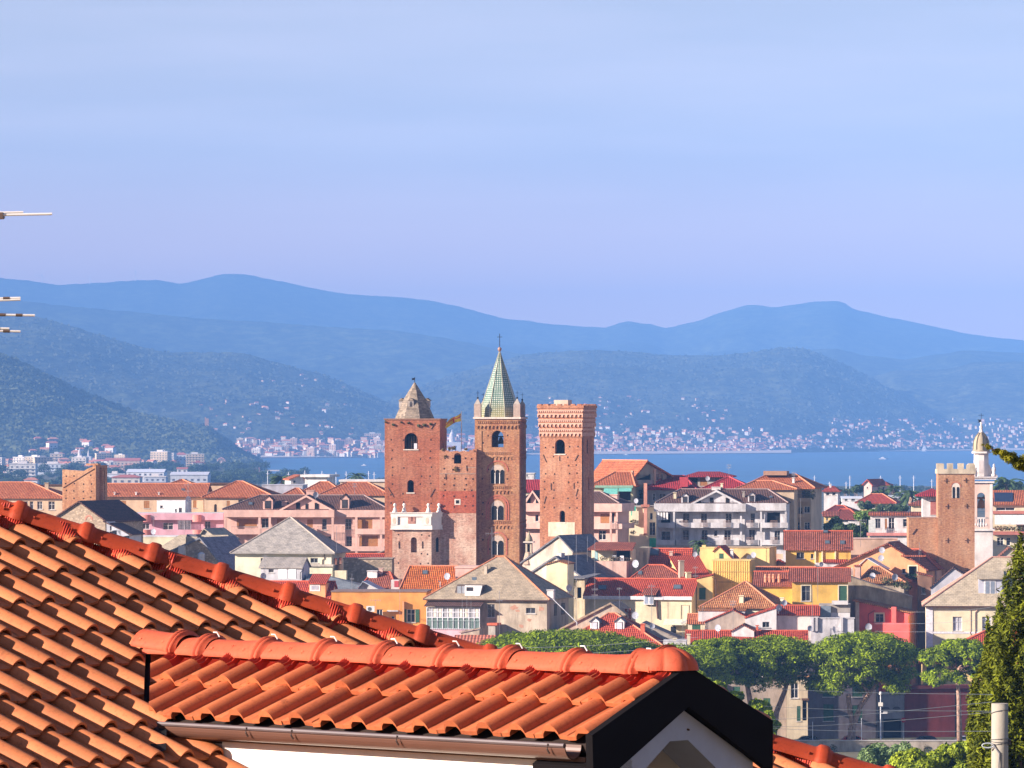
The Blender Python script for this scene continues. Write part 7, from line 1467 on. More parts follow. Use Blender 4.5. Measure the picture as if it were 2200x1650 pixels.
# --- facades behind the pines, facing the street
FAC = plaster((.19, .165, .18), .4); FAC2 = plaster((.62, .52, .36), .35)  # FAC: grey plaster darkened to carry the shadow on the facade
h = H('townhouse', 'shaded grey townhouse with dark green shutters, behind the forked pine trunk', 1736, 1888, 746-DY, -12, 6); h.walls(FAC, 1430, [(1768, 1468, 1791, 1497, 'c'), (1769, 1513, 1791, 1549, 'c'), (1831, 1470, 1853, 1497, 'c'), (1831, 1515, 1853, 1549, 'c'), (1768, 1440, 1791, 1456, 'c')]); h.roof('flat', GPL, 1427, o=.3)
m = MB(); m.tube([(h.x(1882), -.1, .2), (h.x(1882), -.1, h.H)], .08, 6); m.build('drainpipe', DARK, h.T)
h = H('townhouse', 'cream townhouse with a white window left of the shaded grey one', 1690, 1735.5, 743-DY, 3, 6); h.walls(FAC2, 1456, [(1699, 1468, 1715, 1500, 'w'), (1712, 1517, 1720, 1549, 'c'), (1724, 1505, 1733, 1548, 'o')]); h.roof('flat', ORG2, 1452, o=.2); h.fbox(1722, 1501, 1738, 1505, -1.1, -.01, 'porch_roof', BROWN)
h = H('townhouse', 'dull grey house with a terrace and pots behind the middle pine', 1560, 1689.5, 747-DY, 3, 6); h.walls(plaster((.36, .30, .25), .5), 1460, [(1575, 1475, 1590, 1500, 'c'), (1640, 1500, 1655, 1525, 'c')]); h.roof('flat', RBR, 1458, o=.1)
h.fbox(1628, 1442, 1672, 1458, 2, 6, 'terrace_room', WHT); lb = [((h.x(px), .3, h.z(1455)), (.5, .4, .5)) for px in (1600, 1612, 1676)]; leafcloud('potted_plants', lb, 160, .14, foliage((.08, .10, .03), (.3, .14, .05)), h.T)
h.fbox(1548, 1470, 1560, 1484, -.5, .5, 'bay', plain((.32, .20, .14), .8))
h = H('gatehouse', 'pale portal with a dark archway left of the long maroon wall', 1889, 1943, 748-DY, -12, 4, 'gateway'); h.walls(plaster((.32, .30, .30), .4), 1492, [(1898, 1544, 1937, 1592, 'o')]); h.roof('flat', GPL, 1489, o=.15)
for px in (1903, 1926): x = h.x(px); z = h.z(1523); m = MB(); m.panel([(x+.6*math.cos(math.pi*i/8)*1.0, z+.35*math.sin(math.pi*i/8)) for i in range(9)], [], -.06, .05); m.build('lunette', plain((.10, .09, .10), .9), h.T)
h = H('boundary_building', 'long dark maroon wall with a coping, along the street at the right', 1943.5, 2150, 751-DY, -12, 2, 'wall'); h.walls(plaster((.22, .045, .04), .35), 1478); h.roof('flat', plain((.13, .03, .03), .8), 1472, o=.25); h.fbox(2052, 1480, 2055, 1596, -.1, -.003, 'drainpipe', DARK)
h = H('house', 'orange brown house flank with narrow buttresses between the pine and the maroon wall', 1904, 1958, 752-DY, 10, 6); h.walls(plaster((.46, .17, .06), .4), 1420)
h.roof('flat', RBR, 1417, o=.1)
for px in (1912, 1924, 1936, 1948): h.fbox(px, 1424, px+4, 1490, -.35, -.003, 'buttress', plain((.30, .14, .10), .9))

# --- dishes and aerials, each fixed on its own roof
DG = plain((.34, .30, .30), .6)
for px, py, r, Y, lab, tn in ((961, 1238, 7, 738, 'grey dish on the rust orange tiled roof', -20), (1222, 1263, 7, 712, 'grey dish by the right eave of the weathered villa', 25), (1366, 1211, 8, 745, 'large white dish on the red roof right of the brick terrace', -30),
        (1365, 1322, 7.5, 709, 'dark dish between the rough beige roof and the cream house', -15), (1401, 1345, 6, 704, 'small dish beside the white laundry below the cream house', 10), (1543, 1349, 7, 703, 'round dish before the grey beige gable', -30), (1673, 1306, 7, 708, 'dish on the corner of the white house with the sloping parapet', 25), (1685, 1295, 6, 714, 'dish beside the chimney of the ochre hip roof', 10),
        (1619, 1192, 6, 745, 'right dish of the pair on the flat yellow building', -20), (1609, 1198, 6, 744, 'left dish of the pair on the flat yellow building', 20), (1740, 1350, 6, 704, 'dish right above the pine crown by the grey concrete wall', 15), (1866, 1347, 7.5, 728, 'white dish in front of the pink red house', 0),
        (1895, 1182, 6.5, 752, 'upper dish on the orange gable', -10), (1893, 1199, 6.5, 752, 'lower dish on the orange gable', -10), (1875, 1237, 6.5, 742, 'left dish on the rough brown tiled roof', -15), (1922, 1240, 7, 743, 'right dish on the rough brown tiled roof', 15),
        (404, 1072, 6, 905, 'dish on a pole above the white rooftop box', 20), (330, 1142, 6, 890, 'dish before the lilac pink house', -20), (565, 1238, 7, 744, 'dark dish at the left of the shed with white doors', 30), (678, 1063, 6, 885, 'dish beside the chimney of the pink building', 15), (1493, 1191, 5.5, 752, 'small dish at the foot of the palm', 0), (1520, 1028, 5, 874, 'small dish on the grey attic behind the concrete block', 0), (1367, 1076, 5, 858, 'grey dish left of the tall brick chimney', -25), (1764, 1212, 5, 750, 'tiny dish by the white chimney of the mottled roofed yellow house', 30)):
    dish(px, py, r, Y, lab, tn)
for px, a, b, Y, lab, els, w in ((723, 1130, 1178, 765, 'tall thin pole right of the large grey pyramid roof', (), 0), (859, 1235, 1345, 724, 'thin pole rising before the orange house', (), 0), (807, 1288, 1320, 724, 'small aerial over the air conditioner of the orange house', (.05,), 22), (993, 1288, 1355, 708, 'left pole before the glazed veranda', (), 0), (1003, 1280, 1352, 708, 'second pole before the glazed veranda', (), 0), (1012, 1290, 1352, 708, 'third pole before the glazed veranda', (), 0), (1073, 1270, 1372, 707, 'pole before the villa between its two windows', (.2,), 12),
        (1057, 1133, 1200, 735, 'tall aerial above the ridge of the villa', (.2,), 26), (1238, 1150, 1335, 708, 'tallest pole right of the villa, before the cream red roofed house', (), 0), (1221, 1190, 1240, 730, 'pole behind the yellow block', (), 0), (1262, 1152, 1205, 752, 'pole at the left post of the rooftop terrace', (), 0), (1278, 1148, 1330, 709, 'tall aerial before the left skylight of the red roof', (.65, .72), 12), (1331, 1262, 1320, 712, 'thin aerial before the middle of the bright red roof', (.05,), 10), (1400, 1255, 1345, 706, 'thin aerial before the white bay window', (.05,), 14), (1494, 1216, 1252, 742, 'aerial with crossed rods above the red roof left of the ribbed block', (.1, .6), 10), (1575, 1290, 1365, 703, 'aerial in front of the grey beige gable', (.04, .12), 12), (1510, 1300, 1365, 703, 'thin pole before the orange roof strip', (), 0),
        (1573, 1075, 1205, 755, 'tall aerial over the flat yellow building', (.02,), 8), (1720, 1070, 1150, 850, 'mast before the tan apartment house', (), 0), (1757, 1208, 1285, 726, 'aerial before the yellow house with pale window frames', (.1,), 14), (1745, 1265, 1330, 711, 'thin pole over the white wall right of the ochre hip roof', (), 0), (1849, 1115, 1168, 770, 'bushy aerial behind the pinkish wall', (.05, .15), 24), (1975, 1165, 1200, 760, 'small pole on the dark red roof by the ochre tower', (), 0), (404, 1035, 1102, 900, 'crooked aerial above the white rooftop box', (.1, .3), 16), (330, 1105, 1150, 895, 'aerial before the coral round balcony', (.1,), 14), (396, 1115, 1150, 893, 'aerial rising before the striped balcony of the lilac house', (), 0), (225, 1100, 1150, 850, 'pole at the right corner of the stone gabled building', (), 0), (762, 1038, 1056, 950, 'aerial on the orange hip roof left of the clock tower', (.1, .4), 8), (1566, 997, 1024, 885, 'aerial on the low magenta roof', (.1, .3), 9), (1706, 1014, 1030, 862, 'aerial on the broad orange hip roof', (.1, .4), 9), (569, 1190, 1245, 742, 'thin aerial by the dark dish near the slate shed', (.1,), 10), (756, 1232, 1272, 730, 'aerial on the edge of the orange house', (.3,), 8), (1467, 1300, 1372, 702, 'thin mast beside the awning', (), 0)):
    aerial(px, a, b, Y, lab, els, w)
# leaning pole right of the villa
p = empty('leaning_pole', K(1240, 1338, 707+DY), 0, 'white pole leaning diagonally right of the stained villa', 'pole'); m = MB(); m.tube([(0, 0, 0), tuple(K(1188, 1287, 709+DY)-K(1240, 1338, 707+DY))], .07, 8); m.build('shaft', plain((.6, .6, .62), .4, .5, .5), p)
m = MB(); m.tube([(0, 0, -.4), (0, 0, .02)], .10, 8); m.build('foot', GREY, p)
# ------------------------------------------------------------------ trees and the street
PINEF = foliage((.012, .034, .002), (.29, .40, .006), ns=.35); PINEL = foliage((.04, .085, .004), (.36, .46, .012), ns=.4)
def pine(px, pxw, py_top, py_bot, Y, label, trunk, n=15000, seed=3, group='umbrella pines along the street'):
    """umbrella pine: px centre, pxw crown width; trunk: list of branches, each a list of (px, py, dY, radius)"""
    rs = random.Random(seed); u_ = Y/F; zg = 4.8; b = K(px, 920, Y); t = empty('umbrella_pine', (b.x, Y, zg), 0, label, 'pine', group)
    R = pxw/2*u_; zt, zb = CZ-(py_top-HY)*u_-zg, CZ-(py_bot-HY)*u_-zg; Hc = zt-zb; lobes = []
    nl = max(60, int(16*(R/5)**2*3.6))
    for i in range(nl):
        a = rs.uniform(0, 6.283); r = R*.88*math.sqrt(rs.uniform(0, 1)); q = r/R
        top = zt - Hc*(.04+.34*q**3) - rs.uniform(0, .12)*Hc; s_ = rs.uniform(.7, 1.3)*min(1.2, R*.155)
        lobes.append(((r*math.cos(a), r*math.sin(a), top-s_*.55), (s_*1.15, s_*1.15, s_*.72)))
        if rs.random() < .8: lobes.append(((r*math.cos(a)*.97, r*math.sin(a)*.97, top-s_*.6-rs.uniform(.12, .66)*Hc*(1-.35*q)), (s_*.9, s_*.9, s_*.6)))
    leafcloud('crown', lobes, int(n*2.1), .25, PINEF, t, up=.5, seed=seed, flat=.55, shell=.38)
    m = MB()
    for br in trunk: m.tube([K(a, c, Y+d)-Vector((b.x, Y, zg)) for a, c, d, r in br], [r for a, c, d, r in br], 9)
    # limbs fanning into the crown
    e = trunk[0][-1]; P = K(e[0], e[1], Y+e[2])-Vector((b.x, Y, zg))
    for i in range(11):
        l = rs.choice(lobes)[0]; mid = (P+Vector(l))/2 + Vector((0, 0, -.4)); m.tube([P, mid, Vector(l)], [.16, .11, .05], 6)
    m.build('trunk', BARK, t, smooth=True); return t
pine(1856, 256, 1350, 1512, 723, 'umbrella pine with a forked pale trunk beside the street, rightmost full crown', [[(1829, 1598, 0, .62), (1830, 1565, 0, .55), (1838, 1545, 0, .42), (1850, 1515, .3, .36), (1868, 1490, .5, .32), (1892, 1455, .8, .25)], [(1832, 1560, 0, .40), (1826, 1530, -.2, .36), (1822, 1492, -.3, .34)], [(1868, 1490, .5, .3), (1846, 1462, .2, .18)]], 24000, 11)
pine(1655, 232, 1360, 1490, 726, 'umbrella pine left of the rightmost one, its slanting trunk before the cream townhouse', [[(1660, 1600, 0, .5), (1668, 1530, 0, .40), (1686, 1485, .2, .34), (1696, 1445, .4, .28)], [(1696, 1450, .4, .25), (1680, 1432, .2, .16)], [(1696, 1450, .4, .25), (1706, 1424, .2, .16)]], 18000, 12)
pine(1545, 176, 1362, 1492, 722, 'umbrella pine with two curved bare limbs, third from the right of the row', [[(1622, 1600, 0, .5), (1612, 1510, 0, .40), (1605, 1470, .2, .34), (1580, 1440, .4, .25)], [(1605, 1470, .2, .3), (1640, 1435, .4, .16)]], 13000, 13)
pine(1430, 330, 1380, 1470, 716, 'low umbrella pine crown behind the ridge end of the tiled dormer', [[(1440, 1600, 0, .5), (1435, 1480, 0, .4), (1430, 1440, 0, .3)]], 17000, 14)
pine(1215, 400, 1349, 1450, 712, 'broad umbrella pine crown above the tiled ridge, leftmost of the row', [[(1200, 1600, 0, .6), (1205, 1480, 0, .5), (1210, 1430, 0, .4)]], 28000, 15)
pine(2060, 170, 1368, 1486, 695, 'small umbrella pine against the yellow house, half behind the cypress', [[(2062, 1600, 0, .4), (2060, 1500, 0, .3), (2055, 1440, 0, .25)]], 11000, 16)
# leafy trees in front of the pines
def tree(name, label, px, Y, lobes, n, size, mat, zg=None, group=None, cat='tree', trunk=.25, seed=5, ht=None):
    b = K(px, 920, Y); g0 = gz(b.x, Y) if zg is None else zg; o = Vector((b.x, Y, g0)); t = empty(name, o, 0, label, cat, group); u_ = Y/F
    lb = [(tuple(K(a, c, Y+d)-o), (r*u_, r*u_*.9, r*u_*(e if e else .85))) for a, c, d, r, e in lobes]
    leafcloud('crown', lb, n, size, mat, t, seed=seed); top = max(l[0][2] for l in lb)
    m = MB(); m.tube([(0, 0, -.3), (0, 0, top*.5), (lb[0][0][0]*.5, 0, top*.8)], [trunk, trunk*.8, trunk*.4], 7)
    for l in lb[:6]: m.tube([(0, 0, top*.45), l[0]], [trunk*.5, trunk*.2], 5)
    m.build('trunk', BARK, t); return t
rs = random.Random(4)
def blob(cx, cy, wx, wy, n, r0, r1, dy=3, e=.85): return [(cx+rs.uniform(-1, 1)*wx, cy+rs.uniform(-1, 1)*wy, rs.uniform(-dy, dy), rs.uniform(r0, r1), e) for _ in range(n)]
lb = []
for i in range(60):
    t_ = rs.random(); lb.append((1480+t_*188+rs.uniform(-8, 6), 1450+t_*76+rs.random()**2*70, rs.uniform(-4, 4), rs.uniform(9, 15), .8))
tree('leafy_tree', 'bright green leafy tree below the pines, right of the tiled gable', 1560, 500, lb, 30000, .20, PINEL, seed=8)
tree('leafy_tree', 'yellow green bush top among the pines, just right of the ridge end cap', 1490, 470, blob(1495, 1462, 28, 12, 9, 8, 14), 4500, .17, PINEL, seed=9)
# cypresses at the right edge
CYP = foliage((.006, .018, .004), (.21, .24, .012), ns=2.2)
def cypress(label, pts, Y, n, size, seed):
    b = K(pts[-1][0], 920, Y); g0 = gz(b.x, Y); o = Vector((b.x, Y, g0)); t = empty('cypress', o, 0, label, 'cypress', 'cypresses at the right edge'); u_ = Y/F; r_ = random.Random(seed); lb = []
    for i in range(len(pts)-1):
        a, b_ = pts[i], pts[i+1]; st = max(2, int(abs(b_[1]-a[1])/9))
        for k in range(st):
            q = k/st; w = a[2]+(b_[2]-a[2])*q; cx = a[0]+(b_[0]-a[0])*q; cy = a[1]+(b_[1]-a[1])*q
            for _ in range(5): q_ = r_.uniform(.14, .30)*w*u_+.02; lb.append((tuple(K(cx+r_.uniform(-.95, .95)*w, cy+r_.uniform(-12, 12), Y+r_.uniform(-.8, .8)*w*u_)-o), (q_, q_, q_*1.5+.12)))
    leafcloud('crown', lb, n, size, CYP, t, up=.8, seed=seed, flat=.5, shell=.6); m = MB(); m.tube([(0, 0, -.3), tuple(K(pts[0][0], pts[0][1]+20, Y)-o)], [.12, .02], 7); m.build('trunk', BARK, t)
cypress('tall dark cypress at the right edge, rising behind the concrete pole', [(2192, 1160, 5), (2190, 1230, 28), (2188, 1330, 46), (2188, 1500, 64), (2188, 1650, 66), (2192, 2100, 50)], 120, 64000, .07, 21)
cypress('slimmer cypress left of the tall one, its tip before the cream villa', [(2146, 1286, 2), (2149, 1330, 12), (2150, 1420, 32), (2142, 1560, 50), (2136, 1700, 52), (2140, 2100, 40)], 122, 40000, .07, 22)
cypress('short cypress tip at the left of the pair of cypresses', [(2122, 1338, 2), (2127, 1390, 14), (2122, 1470, 32), (2116, 1560, 38), (2118, 1700, 36), (2116, 2100, 30)], 124, 30000, .07, 23)
# the near branch reaching in at the right
Yb = 38; o = K(2230, 1012, Yb); br = empty('cypress', Vector((o.x+.4, Yb, gz(o.x, Yb))), 0, 'nearest cypress, out of frame but for one shaggy branch reaching in before the white belfry', 'cypress', 'cypresses at the right edge'); O = Vector(br.location)
lb = []
pth = [(2116, 956, 2.5), (2126, 961, 5.5), (2140, 968, 8), (2155, 977, 10), (2170, 986, 13), (2186, 991, 15), (2204, 994, 17), (2225, 1000, 19)]
for a, c, r in pth:
    for k in range(4): lb.append((tuple(K(a+rs.uniform(-5, 5), c+rs.uniform(-1, 1)*r*.45, Yb+rs.uniform(-.05, .05))-O), (r*.95*Yb/F, r*.95*Yb/F, r*.8*Yb/F)))
leafcloud('branch_leaves', lb, 9500, .013, foliage((.010, .024, .004), (.26, .24, .012), ns=9), br, up=.4, seed=3, flat=.4)
m = MB(); m.tube([K(a, c+1, Yb)-O for a, c, r in pth]+[K(2330, 1060, Yb)-O], .008, 6); m.tube([(K(2330, 1060, Yb)-O), (K(2330, 1060, Yb).x-O.x, 0, -.2)], [.06, .12], 8); m.build('trunk', BARK, br)
lb = [((K(2330, 0, Yb).x-O.x+rs.uniform(-.12, .12), rs.uniform(-.2, .2), z), (.18, .18, .3)) for z in np.linspace(2, 11.5, 24)]; leafcloud('crown', lb, 4000, .05, CYP, br, up=.8, seed=5, flat=.5)
# shrubs at the bottom right
tree('shrub', 'yellow green leafy shrub at the bottom edge, left of the concrete pole', 2040, 300, blob(2030, 1650, 100, 28, 70, 14, 26)+blob(2075, 1618, 45, 18, 24, 12, 20), 40000, .12, foliage((.03, .07, .008), (.36, .44, .03)), cat='shrub', seed=31)
tree('shrub', 'feathery pale green plant growing against the street wall', 1905, 480, blob(1905, 1640, 48, 28, 40, 10, 18, e=1.4), 18000, .13, foliage((.05, .10, .03), (.30, .42, .16)), cat='shrub', seed=32, trunk=.05)
tree('shrub', 'leafy shrub at the foot of the cypresses behind the concrete pole', 2185, 130, blob(2185, 1610, 30, 60, 40, 14, 22), 16000, .06, foliage((.04, .07, .01), (.24, .27, .03)), cat='shrub', seed=33)
m = MB(); Yw = 716; x0 = K(1600, 0, Yw).x; x1 = K(2160, 0, Yw).x
wl = empty('street_wall', (x0, Yw, 0), 0, 'pale concrete parapet wall along the street with weeds on it', 'wall'); zt_ = CZ-(1592-HY)*Yw/F
m.box(0, x1-x0, 0, .35, -6, zt_); m.build('wall', plaster((.46, .40, .32), .6), wl); m = MB(); m.box(-.1, x1-x0+.1, -.08, .43, zt_+.002, zt_+.14); m.build('coping', plain((.48, .45, .42), .9), wl)
lb = [((K(px, 0, Yw).x-x0, -.1, zt_-(py-1592)*Yw/F), (.5, .15, .5)) for px, py in ((1776, 1612), (1790, 1606), (1795, 1620), (1872, 1603), (1880, 1612), (1990, 1608), (2040, 1610))]; leafcloud('wall_weeds', lb, 300, .16, WEED, wl)
# pavement strip, kerb and road behind the wall
m = MB(); m.box(K(1500, 0, 722).x, K(2250, 0, 722).x, 716.5, 725, 4.2, 4.95); tag(m.build('pavement', plain((.30, .28, .26), .9)), kind='structure')
m = MB(); m.box(K(1500, 0, 722).x, K(2250, 0, 722).x, 725.003, 741.5, 4.2, 4.83); tag(m.build('road', plain((.05, .05, .052), .9)), kind='structure')
# posts on the wall, road sign, lamp and camera pole
for px, py, lab in ((1746, 1553, 'thin metal post on the street wall, left of the forked pine'), (1851, 1545, 'thin metal post on the street wall, right of the forked pine')):
    o = K(px, 1592, 716.1); p = empty('fence_post', (o.x, 716.15, zt_+.14), 0, lab, 'post', 'posts on the street wall'); m = MB(); m.tube([(0, 0, 0), (0, 0, (1592-py)*716/F)], .045, 6); m.build('shaft', plain((.62, .64, .68), .5), p); m = MB(); m.box(-.12, .12, -.08, .12, 0, .04); m.build('foot_plate', GREY, p)
o = K(1892, 1594, 718); lp = empty('camera_pole', (o.x, 718, 4.95), 0, 'pale slender street pole with a box, a globe and a side arm, before the archway', 'pole'); hp = lambda py: CZ-(py-HY)*718/F-4.95
m = MB(); m.tube([(0, 0, 0), (0, 0, hp(1490))], [.10, .06], 8); m.build('shaft', plain((.66, .68, .72), .5), lp)
m = MB(); m.lathe([(.05, hp(1494)), (.22, hp(1492)), (.24, hp(1489)), (.12, hp(1486))], 0, 0, 10); m.build('globe', WHITE, lp, smooth=True)
m = MB(); m.box(-.3, .3, -.25, .15, hp(1517), hp(1509)); m.build('equipment_box', plain((.70, .66, .58), .6), lp)
m = MB(); m.box(-.06, .5, -.06, .06, hp(1533), hp(1531)); m.box(.4, .95, -.15, .15, hp(1533), hp(1529)); m.build('camera', WHITE, lp)
o = K(1941, 1549, 740); sg = empty('road_sign', (o.x, 740, 4.84), 0, 'round red no entry sign with a white bar, on the gateway beside the maroon wall', 'road sign'); zc_ = CZ-(1547-HY)*740/F-4.84
m = MB(); m.tube([(0, 0, 0), (0, 0, zc_+.3)], .04, 6); m.build('post', GREY, sg); m = MB(); m.prism([(.36*math.cos(2*math.pi*i/24), zc_+.36*math.sin(2*math.pi*i/24)) for i in range(24)], -.08, -.05); dk = m.build('disc', plain((.50, .02, .03), .5), sg); m = MB(); m.box(-.25, .25, -.095, -.081, zc_-.06, zc_+.06); m.build('white_bar', WHITE, dk)
# parked cars
def car(px, label, paint, flip=False, Y=728):
    o = K(px, 920, Y); t = empty('parked_car', (o.x, Y, 4.84), 0, label, 'car', 'cars parked along the street'); s_ = -1 if flip else 1
    pr = [(-2.05, .35), (2.05, .35), (2.1, .75), (1.75, .92), (1.05, .98), (-1.95, 1.0), (-2.12, .7)]
    cab = [(-1.85, .995), (1.1, .98), (.45, 1.38), (.1, 1.45), (-1.1, 1.46), (-1.55, 1.30)]
    def pm(pl, y0, y1, nm, mt, par):
        q = [(x*s_, z) for x, z in pl]; q = q if s_ > 0 else q[::-1]; m = MB(); m.prism(q, y0, y1); return m.build(nm, mt, par)
    b = pm(pr, -.85, .85, 'body', paint, t); c = pm(cab, -.70, .70, 'cabin', paint, t)
    for x0, x1, z0, z1, x2, x3 in ((-1.5, -.45, 1.02, 1.34, -1.25, -.45), (-.38, .78, 1.02, 1.36, -.38, .30)):
        for y in (-.72, .705): pm([(x0, z0), (x1, z0), (x3, z1), (x2, z1)], y, y+.015, 'side_window', GLASS, c)
    m = MB(); m.slab([[(1.0*s_, -.6, 1.05), (1.0*s_, .6, 1.05), (.45*s_, .6, 1.42), (.45*s_, -.6, 1.42)]], .015); m.build('windscreen', GLASS, c)
    for x in (-1.3, 1.3):
        for y in (-.86, .66):
            m = MB(); m.prism([(x*s_+.32*math.cos(2*math.pi*i/14), .32+.32*math.sin(2*math.pi*i/14)) for i in range(14)], y, y+.2); w = m.build('wheel', DARK, t)
            m = MB(); yy = y-.012 if y < 0 else y+.2; m.prism([(x*s_+.2*math.cos(2*math.pi*i/10), .32+.2*math.sin(2*math.pi*i/10)) for i in range(10)], yy, yy+.012); m.build('rim', METAL, w)
    for y in (-.6, .45): m = MB(); m.box(2.05*s_, 2.12*s_, y, y+.2, .62, .78); m.build('headlight', plain((.8, .8, .75), .2, .8), b)
    for y in (-.7, .5): m = MB(); m.box(-2.13*s_, -2.04*s_, y, y+.2, .70, .92); m.build('tail_light', plain((.5, .02, .02), .3), b)
def paint(c): m, nt, b = newmat('car_paint', .25, .6); b.inputs['Base Color'].default_value = (*c, 1); b.inputs['Coat Weight'].default_value = .6; return m
car(1730, 'black parked car, leftmost behind the street wall', paint((.01, .01, .012)), True); car(1838, 'red parked car with a white roof edge behind the forked pine trunk', paint((.45, .02, .02))); car(1984, 'dark blue parked car before the maroon wall', paint((.02, .03, .05)), True); car(2082, 'silver white parked car beside the cypresses', paint((.62, .63, .66)))
# concrete pole with its cables
Yp = 78.0; o = K(2148, 1650, Yp); g0 = gz(o.x, Yp); cp = empty('concrete_pole', (o.x, Yp, g0), 0, 'round grey concrete pole with wire loops at the bottom right corner', 'utility pole'); top = CZ-(1512-HY)*Yp/F-g0
m = MB(); m.lathe([(.20, 0), (.130, top-1.2), (.128, top)], 0, 0, 28); m.build('shaft', plaster((.36, .33, .27), .35), cp, smooth=True)
m = MB(); m.prismz([(.127*math.cos(2*math.pi*i/24), .127*math.sin(2*math.pi*i/24)) for i in range(24)], top+.001, top+.006); m.build('top', plaster((.40, .36, .3), .3), cp)
for dz, tl in ((.13, .04), (.54, .012), (.575, -.01), (.63, .03)):
    m = MB(); n = 20; m.tube([(.136*math.cos(2*math.pi*i/n), .136*math.sin(2*math.pi*i/n), top-dz+tl*math.cos(2*math.pi*i/n+1)) for i in range(n+1)], .0055, 5); m.build('wire_loop', plain((.10, .10, .11), .6), cp)
m = MB(); m.tube([(-.13+.055*math.cos(a)*1.6-.06, -.10, top-.63+.035*math.sin(a)) for a in [2*math.pi*i/16 for i in range(17)]], .012, 6); m.build('cable_coil', plain((.34, .38, .40), .5), cp)
m = MB(); m.tube([(-.12, -.11, top-.60), (-.02, -.14, top-.75), (-.03, -.15, top-1.05), (-.06, -.15, top-1.6)], .012, 6); m.build('cable', plain((.2, .2, .22), .6), cp); m = MB(); m.box(.13, .17, -.05, .05, top-.62, top-.54); m.build('insulator', plain((.05, .04, .04), .5), cp)
WIRE = plain((.07, .085, .10), .6)
P0 = K(2128, 1545, Yp)
for (px, py, Yq, py2, lab, sag) in ((1640, 1478, 160, 1492, 'topmost thin cable from the concrete pole across the pine trunks', 2), (1640, 1517, 160, 1528, 'second cable from the concrete pole, nearly level', 2), (1640, 1546, 165, 1508, 'cable rising to the right towards the concrete pole, above the lowest one', 3), (1640, 1562, 170, 1530, 'cable rising gently to the right above the street wall', 3), (1640, 1564, 165, 1571, 'lowest level cable just above the street wall', 2)):
    a, b = K(px, py, Yq), K(2132, py2, Yp+.1); t = empty('power_cable', a, 0, lab, 'cable', 'cables strung from the concrete pole'); pts = [tuple((b-a)*(i/16)-Vector((0, 0, sag*.02*math.sin(math.pi*i/16)*1))) for i in range(17)]
    m = MB(); m.tube(pts, .0045, 5); m.build('wire', WIRE, t)
for (x0, y0, x1, y1, lab) in ((1020, 1392, 1500, 1369, 'upper thin cable over the crown of the leftmost pine'), (1020, 1407, 1500, 1386, 'lower thin cable over the crown of the leftmost pine'), (1960, 1315, 2200, 1292, 'upper thin cable before the cream villa'), (1880, 1340, 2200, 1320, 'middle thin cable before the cream villa'), (1880, 1356, 2200, 1342, 'lower thin cable before the cream villa')):
    a, b = K(x0, y0, 400), K(x1, y1, 380); t = empty('power_cable', a, 0, lab, 'cable', 'cables over the street'); m = MB(); m.tube([tuple((b-a)*(i/8)-Vector((0, 0, .25*math.sin(math.pi*i/8)))) for i in range(9)], .010, 5); m.build('wire', plain((.18, .20, .23), .6), t)
# trees among the houses at the right and behind the roofs
BT1 = foliage((.02, .05, .02), (.09, .14, .04)); BT2 = foliage((.05, .09, .05), (.17, .22, .12))
for (px, py, w, h_, Y, lab, mt, gp) in ((1790, 1128, 22, 18, 905, 'dark green tree right below the tan apartment house', BT1, 1), (1812, 1140, 24, 18, 900, 'second dark tree beside the maroon roof', BT1, 1), (1862, 1118, 24, 30, 945, 'round bright green tree behind the glazed terrace of the white house', foliage((.05, .11, .02), (.16, .25, .05)), 1), (1846, 1142, 18, 18, 890, 'dark bush at the left end of the white house with red slabs', BT1, 1),
        (1888, 1058, 22, 9, 1400, 'dark low tree in front of the pink houses by the sea', BT1, 0), (1842, 1048, 13, 10, 1600, 'round dark tree left of the pink gabled house', BT1, 0), (1855, 1085, 20, 10, 1130, 'grey green tree at the left of the yellow bungalow', BT2, 0), (1905, 1092, 30, 9, 1100, 'olive grey bushes right of the yellow bungalow', BT2, 0), (1815, 1056, 26, 5, 1700, 'low pale hedge left of the greenhouses', BT2, 0), (1790, 1080, 20, 8, 1200, 'grey green shrubs behind the small white seaside house', BT2, 0), (1935, 1095, 20, 8, 1090, 'shrubs left of the striped brick house', BT1, 0), (2165, 1045, 36, 10, 1500, 'round dark green trees behind the roof with solar panels', BT1, 0), (2196, 1050, 20, 8, 1480, 'tree crown at the right edge above the solar panels', BT1, 0)):
    lb = blob(px, py, w*.75, h_*.6, 16, min(w, h_)*.30, min(w, h_)*.62, dy=w*Y/F*.6); tree('garden_tree', lab, px, Y, lb, 2600, .28 if Y < 1000 else .4, mt, zg=4.8, group='garden trees among the houses', seed=int(px))
for px, py, b, Y, r, lab in ((1956, 1052, 1078, 1300, 2.6, 'palm before the sea, left of the tall narrow white house'), (1944, 1058, 1084, 1350, 2.4, 'palm beside the greenhouse right of the orange red bungalow roof'), (2160, 1025, 1056, 1150, 3.0, 'palm rising right of the white belfry'), (765, 1016, 1032, 1700, 2.4, 'little palm above the flat roofs left of the clock tower'), (605, 1020, 1040, 1500, 2.6, 'palm above the grey greenhouse wall'), (1918, 1042, 1066, 1420, 2.2, 'palm touching the right end of the pink wing by the sea')):
    palm(px, py, b, Y, lab, r, 30, px)
